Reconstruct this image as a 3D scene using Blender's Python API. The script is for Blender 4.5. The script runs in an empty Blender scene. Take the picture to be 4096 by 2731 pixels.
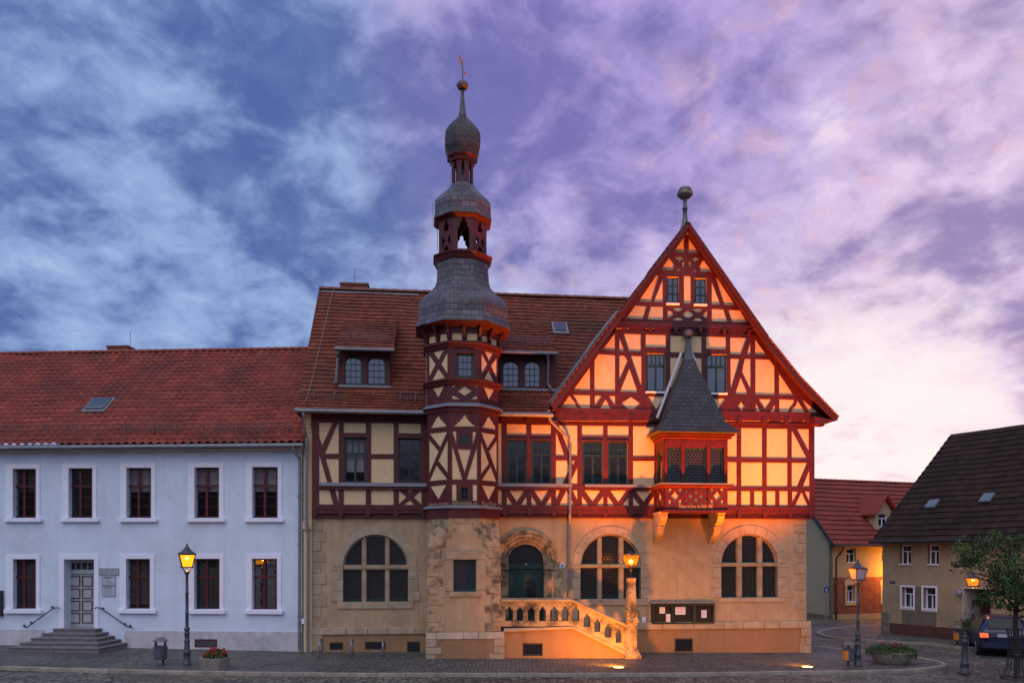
import bpy, bmesh, math, random
from mathutils import Vector, Matrix
from mathutils.geometry import tessellate_polygon
random.seed(7)
S = bpy.context.scene
COL = S.collection
R = math.radians

# ---------------------------------------------------------------- camera
F, CX, YH, EYE = 3186.0, 2048.0, 2220.0, 3.43      # focal length / principal column / horizon row in photo pixels, eye height
cam_d = bpy.data.cameras.new('camera'); cam = bpy.data.objects.new('camera', cam_d); COL.objects.link(cam)
cam.location = (0, 0, EYE); cam.rotation_euler = (R(90), 0, 0)
cam_d.sensor_width = 36.0; cam_d.lens = 36.0*F/4096; cam_d.shift_y = (YH-1365.5)/4096
cam_d.clip_start = 0.1; cam_d.clip_end = 3000
S.camera = cam
S.view_settings.view_transform = 'Standard'; S.view_settings.look = 'None'
S.view_settings.exposure = 0.0; S.view_settings.gamma = 1.0
S.render.engine = 'CYCLES'
S.cycles.use_denoising = True
S.cycles.max_bounces = 5; S.cycles.diffuse_bounces = 3; S.cycles.glossy_bounces = 3; S.cycles.transparent_max_bounces = 8
S.cycles.sample_clamp_indirect = 4.0

# ---------------------------------------------------------------- world: dusk sky with clouds
W = bpy.data.worlds.new('World'); S.world = W; W.use_nodes = True
nt = W.node_tree; N = nt.nodes; L = nt.links
for n in list(N): N.remove(n)
def nd(t, **kw):
    n = N.new(t)
    for k, v in kw.items(): setattr(n, k, v)
    return n
def lk(a, b): L.new(a, b)
def setin(sock, v):
    if hasattr(v, 'is_output'): lk(v, sock)
    else: sock.default_value = v
def mth(op, a, b=None, c=None, clamp=False):
    n = nd('ShaderNodeMath', operation=op, use_clamp=clamp); setin(n.inputs[0], a)
    if b is not None: setin(n.inputs[1], b)
    if c is not None: setin(n.inputs[2], c)
    return n.outputs[0]
def vm(op, a, b=None, s=None):
    n = nd('ShaderNodeVectorMath', operation=op); setin(n.inputs[0], a)
    if b is not None: setin(n.inputs[1], b)
    if s is not None: setin(n.inputs['Scale'], s)
    return n
def smooth(x, a, b, lo=0.0, hi=1.0):
    n = nd('ShaderNodeMapRange', interpolation_type='SMOOTHSTEP'); setin(n.inputs[0], x)
    n.inputs[1].default_value = a; n.inputs[2].default_value = b; n.inputs[3].default_value = lo; n.inputs[4].default_value = hi
    return n.outputs[0]
def mixc(f, a, b):
    n = nd('ShaderNodeMix', data_type='RGBA'); setin(n.inputs[0], f)
    for i, c in ((6, a), (7, b)):
        if isinstance(c, tuple): n.inputs[i].default_value = (*c, 1)
        else: lk(c, n.inputs[i])
    return n.outputs[2]
def lin(r, g, b):
    f = lambda c: (c/255/12.92 if c/255 <= .04045 else ((c/255+.055)/1.055)**2.4)
    return (f(r), f(g), f(b))
SUN_EL, SUN_AZ = R(48), R(200)
def sky_dir(x, y):
    return Vector(((x-CX)/F, 1, (YH-y)/F)).normalized()
tc = nd('ShaderNodeTexCoord'); D = tc.outputs['Generated']
sx = nd('ShaderNodeSeparateXYZ'); lk(D, sx.inputs[0]); dx, dy, dz = sx.outputs
zc = mth('MAXIMUM', dz, 0.0)
pr = vm('SCALE', D, s=mth('DIVIDE', 1.0, mth('ADD', zc, 0.42))).outputs[0]
def noise(vec, scale, detail, rough, dist, loc=(0, 0, 0)):
    mp = nd('ShaderNodeMapping'); lk(vec, mp.inputs[0]); mp.inputs['Location'].default_value = loc
    n = nd('ShaderNodeTexNoise'); lk(mp.outputs[0], n.inputs['Vector'])
    n.inputs['Scale'].default_value = scale; n.inputs['Detail'].default_value = detail
    n.inputs['Roughness'].default_value = rough; n.inputs['Distortion'].default_value = dist
    return n
warp = noise(pr, 5.0, 5, .6, 0, (3, 1, 2))
wd = vm('ADD', D, vm('SCALE', vm('SUBTRACT', warp.outputs['Color'], (.5, .5, .5)).outputs[0], s=.20).outputs[0]).outputs[0]
wd = vm('NORMALIZE', wd).outputs[0]
n1 = noise(pr, 5.2, 10, .55, .5, (1.3, 4.2, .7)).outputs['Fac']
n3 = noise(pr, 9.5, 9, .56, .45, (2.9, .8, 3.3)).outputs['Fac']
n2 = noise(pr, 17.0, 8, .58, .4, (7.1, 2.2, 5.0)).outputs['Fac']
cl = mth('ADD', mth('MULTIPLY', mth('SUBTRACT', n1, .5), 2.2), mth('ADD', mth('MULTIPLY', mth('SUBTRACT', n3, .5), 2.6), mth('MULTIPLY', mth('SUBTRACT', n2, .5), 1.1)))
# banks of darker cloud (+) and lighter gaps (-), each a lobe of directions; columns: photo px, py, angular radius deg, weight
BANKS = [(150, 430, 5, .5), (330, 620, 4, .35), (700, 180, 6, .28), (1080, 330, 6, .48), (1500, 520, 6, .5), (1250, 520, 5, .35), (1900, 620, 4, .25), (2450, 450, 7, .40),
         (2250, 820, 4, .28), (2900, 620, 4, .30), (3500, 200, 6, .25), (250, 1080, 4, .3), (900, 980, 5, .32), (1450, 950, 4, .3), (2300, 980, 4, .3), (3650, 1120, 5, .4),
         (3650, 760, 4, .25), (3980, 1080, 4, .3), (1850, 120, 6, .3), (2200, 250, 5, .25), (3300, 860, 3, .25), (2900, 250, 4, .15),
         (350, 130, 5, -.35), (170, 220, 2, -.35), (720, 620, 4, -.42), (1270, 740, 3, -.5), (760, 950, 3, -.3), (470, 1230, 3, -.5), (60, 960, 3, -.45), (1600, 200, 4, -.2), (430, 820, 3, -.3),
         (2130, 1080, 4, -.55), (1760, 640, 2.5, -.35), (2870, 790, 3, -.6), (3580, 540, 4, -.5), (3950, 300, 4, -.4), (3650, 1440, 4, -.6), (3200, 1060, 4, -.5),
         (3500, 1800, 7, -.7), (3250, 350, 3, -.3), (600, 1300, 6, -.3), (1150, 1330, 4, -.3), (3900, 600, 4, -.25), (2600, 980, 3, -.25), (1720, 900, 3, -.3)]
acc = cl
for (px_, py_, rad, w) in BANKS:
    d = vm('DOT_PRODUCT', wd, tuple(sky_dir(px_, py_))).outputs['Value']
    acc = mth('ADD', acc, smooth(d, math.cos(R(rad*1.7)), math.cos(R(rad*.1)), 0.0, w*(.42 if w > 0 else .55)))
mask = smooth(acc, -.56, .64)
mask = mth('ADD', mth('MULTIPLY', mask, .86), mth('MULTIPLY', smooth(n2, .3, .7), .14))
tx = smooth(dx, -.30, .44)
clear = mixc(tx, lin(148, 174, 220), lin(224, 200, 232))
cloud = mixc(tx, lin(78, 104, 164), lin(148, 132, 184))
violet = smooth(vm('DOT_PRODUCT', D, tuple(sky_dir(2500, 150))).outputs['Value'], math.cos(R(19)), math.cos(R(2)))
cloud = mixc(mth('MULTIPLY', violet, .75), cloud, lin(112, 106, 178))
clear = mixc(mth('MULTIPLY', violet, .8), clear, lin(182, 160, 224))
pink = smooth(n2, .5, .68)
clear = mixc(mth('MULTIPLY', pink, mth('MULTIPLY', tx, .75)), clear, lin(250, 208, 222))
thin = smooth(acc, -.35, -1.15)
clear = mixc(mth('MULTIPLY', thin, .75), clear, mixc(tx, lin(186, 202, 236), lin(252, 232, 244)))
skyc = mixc(mask, clear, cloud)
glow = smooth(vm('DOT_PRODUCT', wd, tuple(sky_dir(3420, 1900))).outputs['Value'], math.cos(R(14)), math.cos(R(1)))
glow2 = mth('MULTIPLY', glow, mth('SUBTRACT', 1.0, mth('MULTIPLY', mask, .72)))
skyc = mixc(mth('MULTIPLY', glow2, 1.0, clamp=True), skyc, lin(255, 243, 243))
low = smooth(dz, .0, .30, 1.0, 0.0)
skyc = mixc(mth("MULTIPLY", low, .22), skyc, mixc(tx, lin(165, 190, 232), lin(246, 224, 236)))
# the side of the sky behind the camera: even blue dusk, dark line of roofs towards its horizon
back = smooth(dy, .25, -.25)
backc = mixc(smooth(dz, .075, .16), lin(58, 56, 70), mixc(smooth(dz, .1, .8), lin(152, 166, 208), lin(172, 180, 218)))
skyc = mixc(back, skyc, backc)
skyc = mixc(smooth(dz, -.03, .0, 1.0, 0.0), skyc, lin(60, 58, 66))
nish = nd('ShaderNodeTexSky', sky_type='NISHITA', sun_disc=False)
nish.sun_elevation = R(2.0); nish.sun_rotation = R(25)
addn = nd('ShaderNodeMix', data_type='RGBA', blend_type='ADD'); addn.inputs[0].default_value = .006
lk(skyc, addn.inputs[6]); lk(nish.outputs[0], addn.inputs[7])
bg = nd('ShaderNodeBackground'); lk(addn.outputs[2], bg.inputs['Color']); bg.inputs['Strength'].default_value = 1.0
wo = nd('ShaderNodeOutputWorld'); lk(bg.outputs[0], wo.inputs['Surface'])

# soft dusk light of the open sky over the square
sl = bpy.data.lights.new('dusk_light', 'SUN'); so = bpy.data.objects.new('dusk_light', sl); COL.objects.link(so)
sl.energy = .98; sl.angle = R(70); sl.color = (1.0, .95, .95)
so.rotation_euler = (R(90)-SUN_EL, 0, R(-22)); so.location = (-10, -10, 30)

# ---------------------------------------------------------------- photo pixels -> places
FR = {'S': (0, 0, 1), 'V': (0, 0, 4096/2352), 'Z1': (0, 1350, .53146), 'Z2': (0, 2050, .53146), 'Z3': (1150, 1100, .41449), 'Z4': (1150, 1600, .48895),
      'Z5': (1200, 2000, .5102), 'Z6': (1600, 180, .6821), 'Z7': (2150, 700, .63776), 'Z8': (2150, 1600, .5102), 'Z9': (2200, 1550, .3507),
      'R1': (2200, 2050, .46769), 'R2': (3150, 1650, .40221), 'R3': (3150, 2150, .40221), 'R4': (1680, 1250, .52925), 'R5': (2550, 1300, .57398),
      'R6': (600, 2150, .37058), 'R7': (1980, 2100, .36994), 'R8': (3780, 2050, .43407), 'N5': (2600, 2380, .12755), 'Q6': (3350, 2180, .33167), 'Q7': (1650, 1040, .22958)}
def px(fr, p):
    a, b, s = FR[fr]; return (a+s*p[0], b+s*p[1])
def pxs(fr, pts): return [px(fr, p) for p in pts]
def gz(X): return .05-.014*max(-40, min(40, X))      # the square falls gently to the right
def ground_at(x, y, dz=0.0):                          # where the sight line of a photo pixel meets the ground
    u, v = (x-CX)/F, (YH-y)/F
    Y = (.05+dz-EYE)/(v+.014*u); return Vector((u*Y, Y, gz(u*Y)+dz))

class Plane:
    """upright plane through (x, y) running along direction e; d = metres out towards the viewer"""
    def __init__(s, o, e):
        s.o = Vector(o); s.e = Vector(e).normalized(); s.n = Vector((s.e.y, -s.e.x))
    def at(s, p, d=0.0):
        u = (p[0]-CX)/F; r = Vector((u, 1.0)); Y = (d+s.o.dot(s.n))/r.dot(s.n)
        return Vector((u*Y, Y, EYE-(p[1]-YH)/F*Y))
    def sz(s, p, d=0.0):
        w = s.at(p, d); return ((Vector((w.x, w.y))-s.o).dot(s.e), w.z)
    def pt(s, sv, z, d=0.0):
        q = s.o+s.e*sv+s.n*d; return Vector((q.x, q.y, z))
    def rot(s): return math.atan2(s.e.y, s.e.x)

# ---------------------------------------------------------------- materials
MATS = {}
def mat(name, col, rough=.8, var=.12, vscale=3.0, bump=.0, bscale=40.0, metal=0.0, ior=1.5, spec=.5, dirt=None, dirt_amt=.0, dscale=.7, streak=0.0):
    if name in MATS: return MATS[name]
    m = bpy.data.materials.new(name); m.use_nodes = True; t = m.node_tree; b = t.nodes['Principled BSDF']
    b.inputs['Roughness'].default_value = rough; b.inputs['Metallic'].default_value = metal; b.inputs['IOR'].default_value = ior
    b.inputs['Specular IOR Level'].default_value = spec
    co = t.nodes.new('ShaderNodeTexCoord')
    ns = t.nodes.new('ShaderNodeTexNoise'); ns.inputs['Scale'].default_value = vscale; ns.inputs['Detail'].default_value = 6; ns.inputs['Roughness'].default_value = .6
    t.links.new(co.outputs['Object'], ns.inputs['Vector'])
    mr = t.nodes.new('ShaderNodeMapRange'); mr.inputs[1].default_value = .3; mr.inputs[2].default_value = .7; mr.inputs[3].default_value = 1-var; mr.inputs[4].default_value = 1+var
    t.links.new(ns.outputs['Fac'], mr.inputs[0])
    mx = t.nodes.new('ShaderNodeVectorMath'); mx.operation = 'SCALE'; mx.inputs[0].default_value = col; t.links.new(mr.outputs[0], mx.inputs['Scale'])
    out = mx.outputs[0]
    if dirt:
        n2_ = t.nodes.new('ShaderNodeTexNoise'); n2_.inputs['Scale'].default_value = dscale; n2_.inputs['Detail'].default_value = 8; n2_.inputs['Roughness'].default_value = .7
        t.links.new(co.outputs['Object'], n2_.inputs['Vector'])
        r2 = t.nodes.new('ShaderNodeMapRange'); r2.inputs[1].default_value = .48 if dirt_amt < 1 else .45; r2.inputs[2].default_value = .68 if dirt_amt < 1 else .60; r2.inputs[3].default_value = 0; r2.inputs[4].default_value = dirt_amt*(1 if dirt_amt < 1 else .88)
        t.links.new(n2_.outputs['Fac'], r2.inputs[0])
        mi = t.nodes.new('ShaderNodeMix'); mi.data_type = 'RGBA'; t.links.new(r2.outputs[0], mi.inputs[0]); t.links.new(out, mi.inputs[6]); mi.inputs[7].default_value = (*dirt, 1)
        out = mi.outputs[2]
    if streak:       # rain runs: noise drawn out down the wall
        mp = t.nodes.new('ShaderNodeMapping'); mp.inputs['Scale'].default_value = (4.5, 4.5, .30); t.links.new(co.outputs['Object'], mp.inputs[0])
        n3 = t.nodes.new('ShaderNodeTexNoise'); n3.inputs['Scale'].default_value = 1.0; n3.inputs['Detail'].default_value = 7; n3.inputs['Roughness'].default_value = .6; t.links.new(mp.outputs[0], n3.inputs['Vector'])
        r3 = t.nodes.new('ShaderNodeMapRange'); r3.inputs[1].default_value = .45; r3.inputs[2].default_value = .75; r3.inputs[3].default_value = 1.0; r3.inputs[4].default_value = 1-streak; t.links.new(n3.outputs['Fac'], r3.inputs[0])
        m3 = t.nodes.new('ShaderNodeVectorMath'); m3.operation = 'SCALE'; t.links.new(out, m3.inputs[0]); t.links.new(r3.outputs[0], m3.inputs['Scale']); out = m3.outputs[0]
    t.links.new(out, b.inputs['Base Color'])
    if bump:
        nb = t.nodes.new('ShaderNodeTexNoise'); nb.inputs['Scale'].default_value = bscale; nb.inputs['Detail'].default_value = 4
        t.links.new(co.outputs['Object'], nb.inputs['Vector'])
        bp = t.nodes.new('ShaderNodeBump'); bp.inputs['Strength'].default_value = bump; bp.inputs['Distance'].default_value = .02
        t.links.new(nb.outputs['Fac'], bp.inputs['Height']); t.links.new(bp.outputs[0], b.inputs['Normal'])
    MATS[name] = m; return m
def tile_mat(name, col, var=.35, dirt=(.05, .035, .03), dirt_amt=.55, rough=.75, dscale=.5):
    m = bpy.data.materials.new(name); m.use_nodes = True; t = m.node_tree; b = t.nodes['Principled BSDF']; b.inputs['Roughness'].default_value = rough; b.inputs['Specular IOR Level'].default_value = .2
    uv = t.nodes.new('ShaderNodeUVMap'); fl = t.nodes.new('ShaderNodeVectorMath'); fl.operation = 'FLOOR'; t.links.new(uv.outputs[0], fl.inputs[0])
    wn = t.nodes.new('ShaderNodeTexWhiteNoise'); wn.noise_dimensions = '2D'; t.links.new(fl.outputs[0], wn.inputs['Vector'])
    mr = t.nodes.new('ShaderNodeMapRange'); mr.inputs[3].default_value = 1-var; mr.inputs[4].default_value = 1+var; t.links.new(wn.outputs['Value'], mr.inputs[0])
    mx = t.nodes.new('ShaderNodeVectorMath'); mx.operation = 'SCALE'; mx.inputs[0].default_value = col; t.links.new(mr.outputs[0], mx.inputs['Scale'])
    co = t.nodes.new('ShaderNodeTexCoord'); ns = t.nodes.new('ShaderNodeTexNoise'); ns.inputs['Scale'].default_value = dscale; ns.inputs['Detail'].default_value = 8; ns.inputs['Roughness'].default_value = .65
    t.links.new(co.outputs['Object'], ns.inputs['Vector'])
    r2 = t.nodes.new('ShaderNodeMapRange'); r2.inputs[1].default_value = .42; r2.inputs[2].default_value = .68; r2.inputs[3].default_value = 0; r2.inputs[4].default_value = dirt_amt; t.links.new(ns.outputs['Fac'], r2.inputs[0])
    mi = t.nodes.new('ShaderNodeMix'); mi.data_type = 'RGBA'; t.links.new(r2.outputs[0], mi.inputs[0]); t.links.new(mx.outputs[0], mi.inputs[6]); mi.inputs[7].default_value = (*dirt, 1)
    t.links.new(mi.outputs[2], b.inputs['Base Color']); MATS[name] = m; return m
def brick_mat(name, c1, c2, mortar, scale=1.0, bw=.25, rh=.08, msize=.012, rough=.85, uvmap=False, offset=.5):
    m = bpy.data.materials.new(name); m.use_nodes = True; t = m.node_tree; b = t.nodes['Principled BSDF']; b.inputs['Roughness'].default_value = rough
    if uvmap: v = t.nodes.new('ShaderNodeUVMap').outputs[0]
    else: v = t.nodes.new('ShaderNodeTexCoord').outputs['Object']
    if not uvmap:
        mp = t.nodes.new('ShaderNodeMapping'); mp.inputs['Rotation'].default_value = (R(-90), 0, 0); t.links.new(v, mp.inputs[0]); v = mp.outputs[0]
    br = t.nodes.new('ShaderNodeTexBrick'); t.links.new(v, br.inputs['Vector']); br.offset = offset
    br.inputs['Color1'].default_value = (*c1, 1); br.inputs['Color2'].default_value = (*c2, 1); br.inputs['Mortar'].default_value = (*mortar, 1)
    br.inputs['Scale'].default_value = scale; br.inputs['Brick Width'].default_value = bw; br.inputs['Row Height'].default_value = rh; br.inputs['Mortar Size'].default_value = msize
    ns = t.nodes.new('ShaderNodeTexNoise'); ns.inputs['Scale'].default_value = 2.5; ns.inputs['Detail'].default_value = 7; t.links.new(v, ns.inputs['Vector'])
    mr = t.nodes.new('ShaderNodeMapRange'); mr.inputs[1].default_value = .3; mr.inputs[2].default_value = .7; mr.inputs[3].default_value = .75; mr.inputs[4].default_value = 1.25; t.links.new(ns.outputs['Fac'], mr.inputs[0])
    mx = t.nodes.new('ShaderNodeVectorMath'); mx.operation = 'SCALE'; t.links.new(br.outputs['Color'], mx.inputs[0]); t.links.new(mr.outputs[0], mx.inputs['Scale'])
    t.links.new(mx.outputs[0], b.inputs['Base Color'])
    bp = t.nodes.new('ShaderNodeBump'); bp.invert = True; bp.inputs['Strength'].default_value = .7; bp.inputs['Distance'].default_value = .012
    t.links.new(br.outputs['Fac'], bp.inputs['Height']); t.links.new(bp.outputs[0], b.inputs['Normal']); MATS[name] = m; return m
def glass_mat(name, col, ior=1.9, rough=.03, see=False):
    m = bpy.data.materials.new(name); m.use_nodes = True; t = m.node_tree; b = t.nodes['Principled BSDF']
    b.inputs['Base Color'].default_value = (*col, 1); b.inputs['Roughness'].default_value = rough; b.inputs['IOR'].default_value = ior
    co = t.nodes.new('ShaderNodeTexCoord'); nb = t.nodes.new('ShaderNodeTexNoise'); nb.inputs['Scale'].default_value = 2.2
    t.links.new(co.outputs['Object'], nb.inputs['Vector']); bp = t.nodes.new('ShaderNodeBump'); bp.inputs['Strength'].default_value = .08; bp.inputs['Distance'].default_value = .05
    t.links.new(nb.outputs['Fac'], bp.inputs['Height']); t.links.new(bp.outputs[0], b.inputs['Normal'])
    if see:
        tr = t.nodes.new('ShaderNodeBsdfTransparent'); tr.inputs[0].default_value = (.9, .9, .92, 1)
        ms = t.nodes.new('ShaderNodeMixShader'); ms.inputs[0].default_value = .25
        t.links.new(tr.outputs[0], ms.inputs[1]); t.links.new(b.outputs[0], ms.inputs[2])
        t.links.new(ms.outputs[0], t.nodes['Material Output'].inputs['Surface'])
    MATS[name] = m; return m
def lead_mat(name, glassc, leadc, cell=.11, ior=1.7):
    # round leaded panes: cells of a hexagonal grid between lead cames
    m = bpy.data.materials.new(name); m.use_nodes = True; t = m.node_tree; b = t.nodes['Principled BSDF']; b.inputs['Roughness'].default_value = .12; b.inputs['IOR'].default_value = ior
    v = t.nodes.new('ShaderNodeTexCoord').outputs['Object']; sp = t.nodes.new('ShaderNodeSeparateXYZ'); t.links.new(v, sp.inputs[0])
    def M(op, a, c=None):
        n = t.nodes.new('ShaderNodeMath'); n.operation = op
        for i, q in enumerate((a, c)):
            if q is None: continue
            if hasattr(q, 'is_output'): t.links.new(q, n.inputs[i])
            else: n.inputs[i].default_value = q
        return n.outputs[0]
    def cell_d(ox, oz):
        a = M('SUBTRACT', M('FRACT', M('ADD', M('DIVIDE', sp.outputs[0], cell), ox)), .5)
        c = M('MULTIPLY', M('SUBTRACT', M('FRACT', M('ADD', M('DIVIDE', sp.outputs[2], cell*1.732), oz)), .5), 1.732)
        return M('SQRT', M('ADD', M('MULTIPLY', a, a), M('MULTIPLY', c, c)))
    d = M('MINIMUM', cell_d(0, 0), cell_d(.5, .5))
    f = t.nodes.new('ShaderNodeMapRange'); f.inputs[1].default_value = .40; f.inputs[2].default_value = .47; t.links.new(d, f.inputs[0])
    mi = t.nodes.new('ShaderNodeMix'); mi.data_type = 'RGBA'; t.links.new(f.outputs[0], mi.inputs[0]); mi.inputs[6].default_value = (*glassc, 1); mi.inputs[7].default_value = (*leadc, 1)
    t.links.new(mi.outputs[2], b.inputs['Base Color'])
    bp = t.nodes.new('ShaderNodeBump'); bp.inputs['Strength'].default_value = .5; bp.inputs['Distance'].default_value = .01; t.links.new(d, bp.inputs['Height']); t.links.new(bp.outputs[0], b.inputs['Normal'])
    MATS[name] = m; return m
def emit_mat(name, col, s):
    m = bpy.data.materials.new(name); m.use_nodes = True; t = m.node_tree; b = t.nodes['Principled BSDF']
    b.inputs['Base Color'].default_value = (*[min(.8, c) for c in col], 1); b.inputs['Emission Color'].default_value = (*col, 1); b.inputs['Emission Strength'].default_value = s
    MATS[name] = m; return m
def cobble_mat(name, c1, c2, joint, scale, bump=.8):
    m = bpy.data.materials.new(name); m.use_nodes = True; t = m.node_tree; b = t.nodes['Principled BSDF']; b.inputs['Roughness'].default_value = .62
    co = t.nodes.new('ShaderNodeTexCoord')
    wv = t.nodes.new('ShaderNodeTexNoise'); wv.inputs['Scale'].default_value = .9; t.links.new(co.outputs['Object'], wv.inputs['Vector'])
    ad = t.nodes.new('ShaderNodeMix'); ad.data_type = 'RGBA'; ad.blend_type = 'LINEAR_LIGHT'; ad.inputs[0].default_value = .12; t.links.new(co.outputs['Object'], ad.inputs[6]); t.links.new(wv.outputs['Color'], ad.inputs[7])
    v1 = t.nodes.new('ShaderNodeTexVoronoi'); v1.inputs['Scale'].default_value = scale; v1.inputs['Randomness'].default_value = .55; t.links.new(ad.outputs[2], v1.inputs['Vector'])
    v2 = t.nodes.new('ShaderNodeTexVoronoi'); v2.feature = 'DISTANCE_TO_EDGE'; v2.inputs['Scale'].default_value = scale; v2.inputs['Randomness'].default_value = .55; t.links.new(ad.outputs[2], v2.inputs['Vector'])
    wn = t.nodes.new('ShaderNodeTexWhiteNoise'); t.links.new(v1.outputs['Color'], wn.inputs['Vector'])
    mi = t.nodes.new('ShaderNodeMix'); mi.data_type = 'RGBA'; t.links.new(wn.outputs['Value'], mi.inputs[0]); mi.inputs[6].default_value = (*c1, 1); mi.inputs[7].default_value = (*c2, 1)
    f = t.nodes.new('ShaderNodeMapRange'); f.inputs[1].default_value = .02; f.inputs[2].default_value = .12; t.links.new(v2.outputs['Distance'], f.inputs[0])
    m2 = t.nodes.new('ShaderNodeMix'); m2.data_type = 'RGBA'; t.links.new(f.outputs[0], m2.inputs[0]); m2.inputs[6].default_value = (*joint, 1); t.links.new(mi.outputs[2], m2.inputs[7])
    ns = t.nodes.new('ShaderNodeTexNoise'); ns.inputs['Scale'].default_value = .45; ns.inputs['Detail'].default_value = 8; ns.inputs['Roughness'].default_value = .65; t.links.new(co.outputs['Object'], ns.inputs['Vector'])
    mr = t.nodes.new('ShaderNodeMapRange'); mr.inputs[1].default_value = .3; mr.inputs[2].default_value = .7; mr.inputs[3].default_value = .65; mr.inputs[4].default_value = 1.35; t.links.new(ns.outputs['Fac'], mr.inputs[0])
    sc = t.nodes.new('ShaderNodeVectorMath'); sc.operation = 'SCALE'; t.links.new(m2.outputs[2], sc.inputs[0]); t.links.new(mr.outputs[0], sc.inputs['Scale']); t.links.new(sc.outputs[0], b.inputs['Base Color'])
    bp = t.nodes.new('ShaderNodeBump'); bp.inputs['Strength'].default_value = bump; bp.inputs['Distance'].default_value = .03; t.links.new(f.outputs[0], bp.inputs['Height']); t.links.new(bp.outputs[0], b.inputs['Normal'])
    MATS[name] = m; return m

timber = mat('timber', (.080, .0052, .0065), .55, .38, 5, .15, 60)
timber_d = mat('timber_dark', (.06, .006, .007), .6, .22, 5, .15, 60)
cream = mat('cream_plaster', (.71, .51, .295), .9, .08, 6, .2, 90)
plaster = mat('ochre_plaster', (.46, .325, .195), .92, .13, 2.5, .35, 60, dirt=(.28, .19, .12), dirt_amt=.45, dscale=.7, streak=.18)
brown_pl = mat('brown_plaster', (.31, .18, .095), .92, .10, 2.5, .25, 60, streak=.15)
stone = mat('sandstone', (.40, .295, .19), .9, .25, 2.2, .4, 30, dirt=(.16, .12, .09), dirt_amt=.5, dscale=1.6)
stone_l = mat('sandstone_pale', (.42, .32, .225), .9, .22, 2.5, .35, 30, dirt=(.24, .18, .13), dirt_amt=.4, dscale=2.0)
stone_w = mat('sandstone_weathered', (.42, .30, .175), .9, .3, 3.5, .5, 25, dirt=(.05, .038, .03), dirt_amt=1.0, dscale=1.9)
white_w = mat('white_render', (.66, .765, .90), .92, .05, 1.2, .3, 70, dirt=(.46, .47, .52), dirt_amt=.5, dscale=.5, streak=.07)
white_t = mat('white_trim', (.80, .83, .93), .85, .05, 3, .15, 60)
white_p = mat('grey_render', (.56, .55, .58), .92, .08, 2, .3, 60, dirt=(.34, .33, .34), dirt_amt=.8, dscale=1.1, streak=.2)
maroon = mat('maroon_paint', (.085, .006, .010), .4, .1)
green = mat('green_paint', (.012, .042, .036), .4, .15)
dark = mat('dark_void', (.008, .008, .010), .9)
zinc = mat('zinc', (.30, .31, .34), .42, .2, 4, metal=.6)
guard_m = mat('guard_metal', (.13, .085, .08), .6, .2)
zinc_l = mat('zinc_light', (.24, .255, .29), .5, .12, 4, metal=.4)
pipe_m = mat('pipe_zinc', (.22, .225, .25), .45, .2, 5, metal=.4)
iron = mat('grey_iron', (.055, .06, .075), .45, .2, 8)
black_i = mat('black_iron', (.02, .02, .022), .5, .2, 8)
slate = brick_mat('slate', (.075, .068, .084), (.135, .124, .148), (.016, .014, .018), 1.0, .27, .19, .009, .5, True)
slate_d = brick_mat('slate_dark', (.036, .034, .040), (.06, .056, .064), (.012, .012, .014), 1.0, .22, .15, .010, .5, True)
slate_m = mat('slate_lead', (.10, .095, .11), .5, .2, 5)
t_red = tile_mat('red_pantiles', (.27, .055, .032), .22, (.085, .035, .03), .75, .6)
t_th = tile_mat('brown_red_tiles', (.215, .058, .030), .22, (.085, .04, .03), .75, .75)
t_far = tile_mat('far_red_tiles', (.24, .048, .032), .15, (.12, .04, .035), .4, .7)
t_dk = tile_mat('dark_brown_tiles', (.036, .021, .015), .3, (.018, .012, .010), .6, .9)
brick_r = brick_mat('red_brick', (.22, .055, .03), (.30, .08, .042), (.20, .12, .08))
brick_d = brick_mat('dark_brick', (.10, .035, .026), (.14, .05, .035), (.07, .04, .03))
glass = glass_mat('window_glass', (.008, .008, .011), 1.75)
glass_b = glass_mat('sky_glass', (.012, .014, .02), 2.6)
glass_s = glass_mat('clear_glass', (.01, .01, .012), 2.2, see=True)
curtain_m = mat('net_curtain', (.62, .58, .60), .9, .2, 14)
lead = lead_mat('leaded_glass', (.008, .008, .010), (.05, .042, .034), .105)
lead2 = lead_mat('leaded_glass_small', (.010, .013, .020), (.065, .065, .07), .085)
lead3 = lead_mat('leaded_glass_light', (.008, .007, .008), (.060, .048, .036), .115)
stair_m = mat('step_stone', (.17, .16, .165), .85, .2, 4, .3, 40)
concrete = mat('concrete', (.27, .23, .20), .92, .25, 9, .6, 60)
paper = mat('paper', (.72, .70, .76), .8, .04)
gold = mat('gilt_letters', (.55, .36, .17), .5, .1)
black_t = mat('black_letters', (.03, .03, .035), .6)
sign_g = mat('sign_grey', (.46, .49, .55), .6, .05)
blue_s = mat('sign_blue', (.03, .06, .28), .5, .05)

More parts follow.
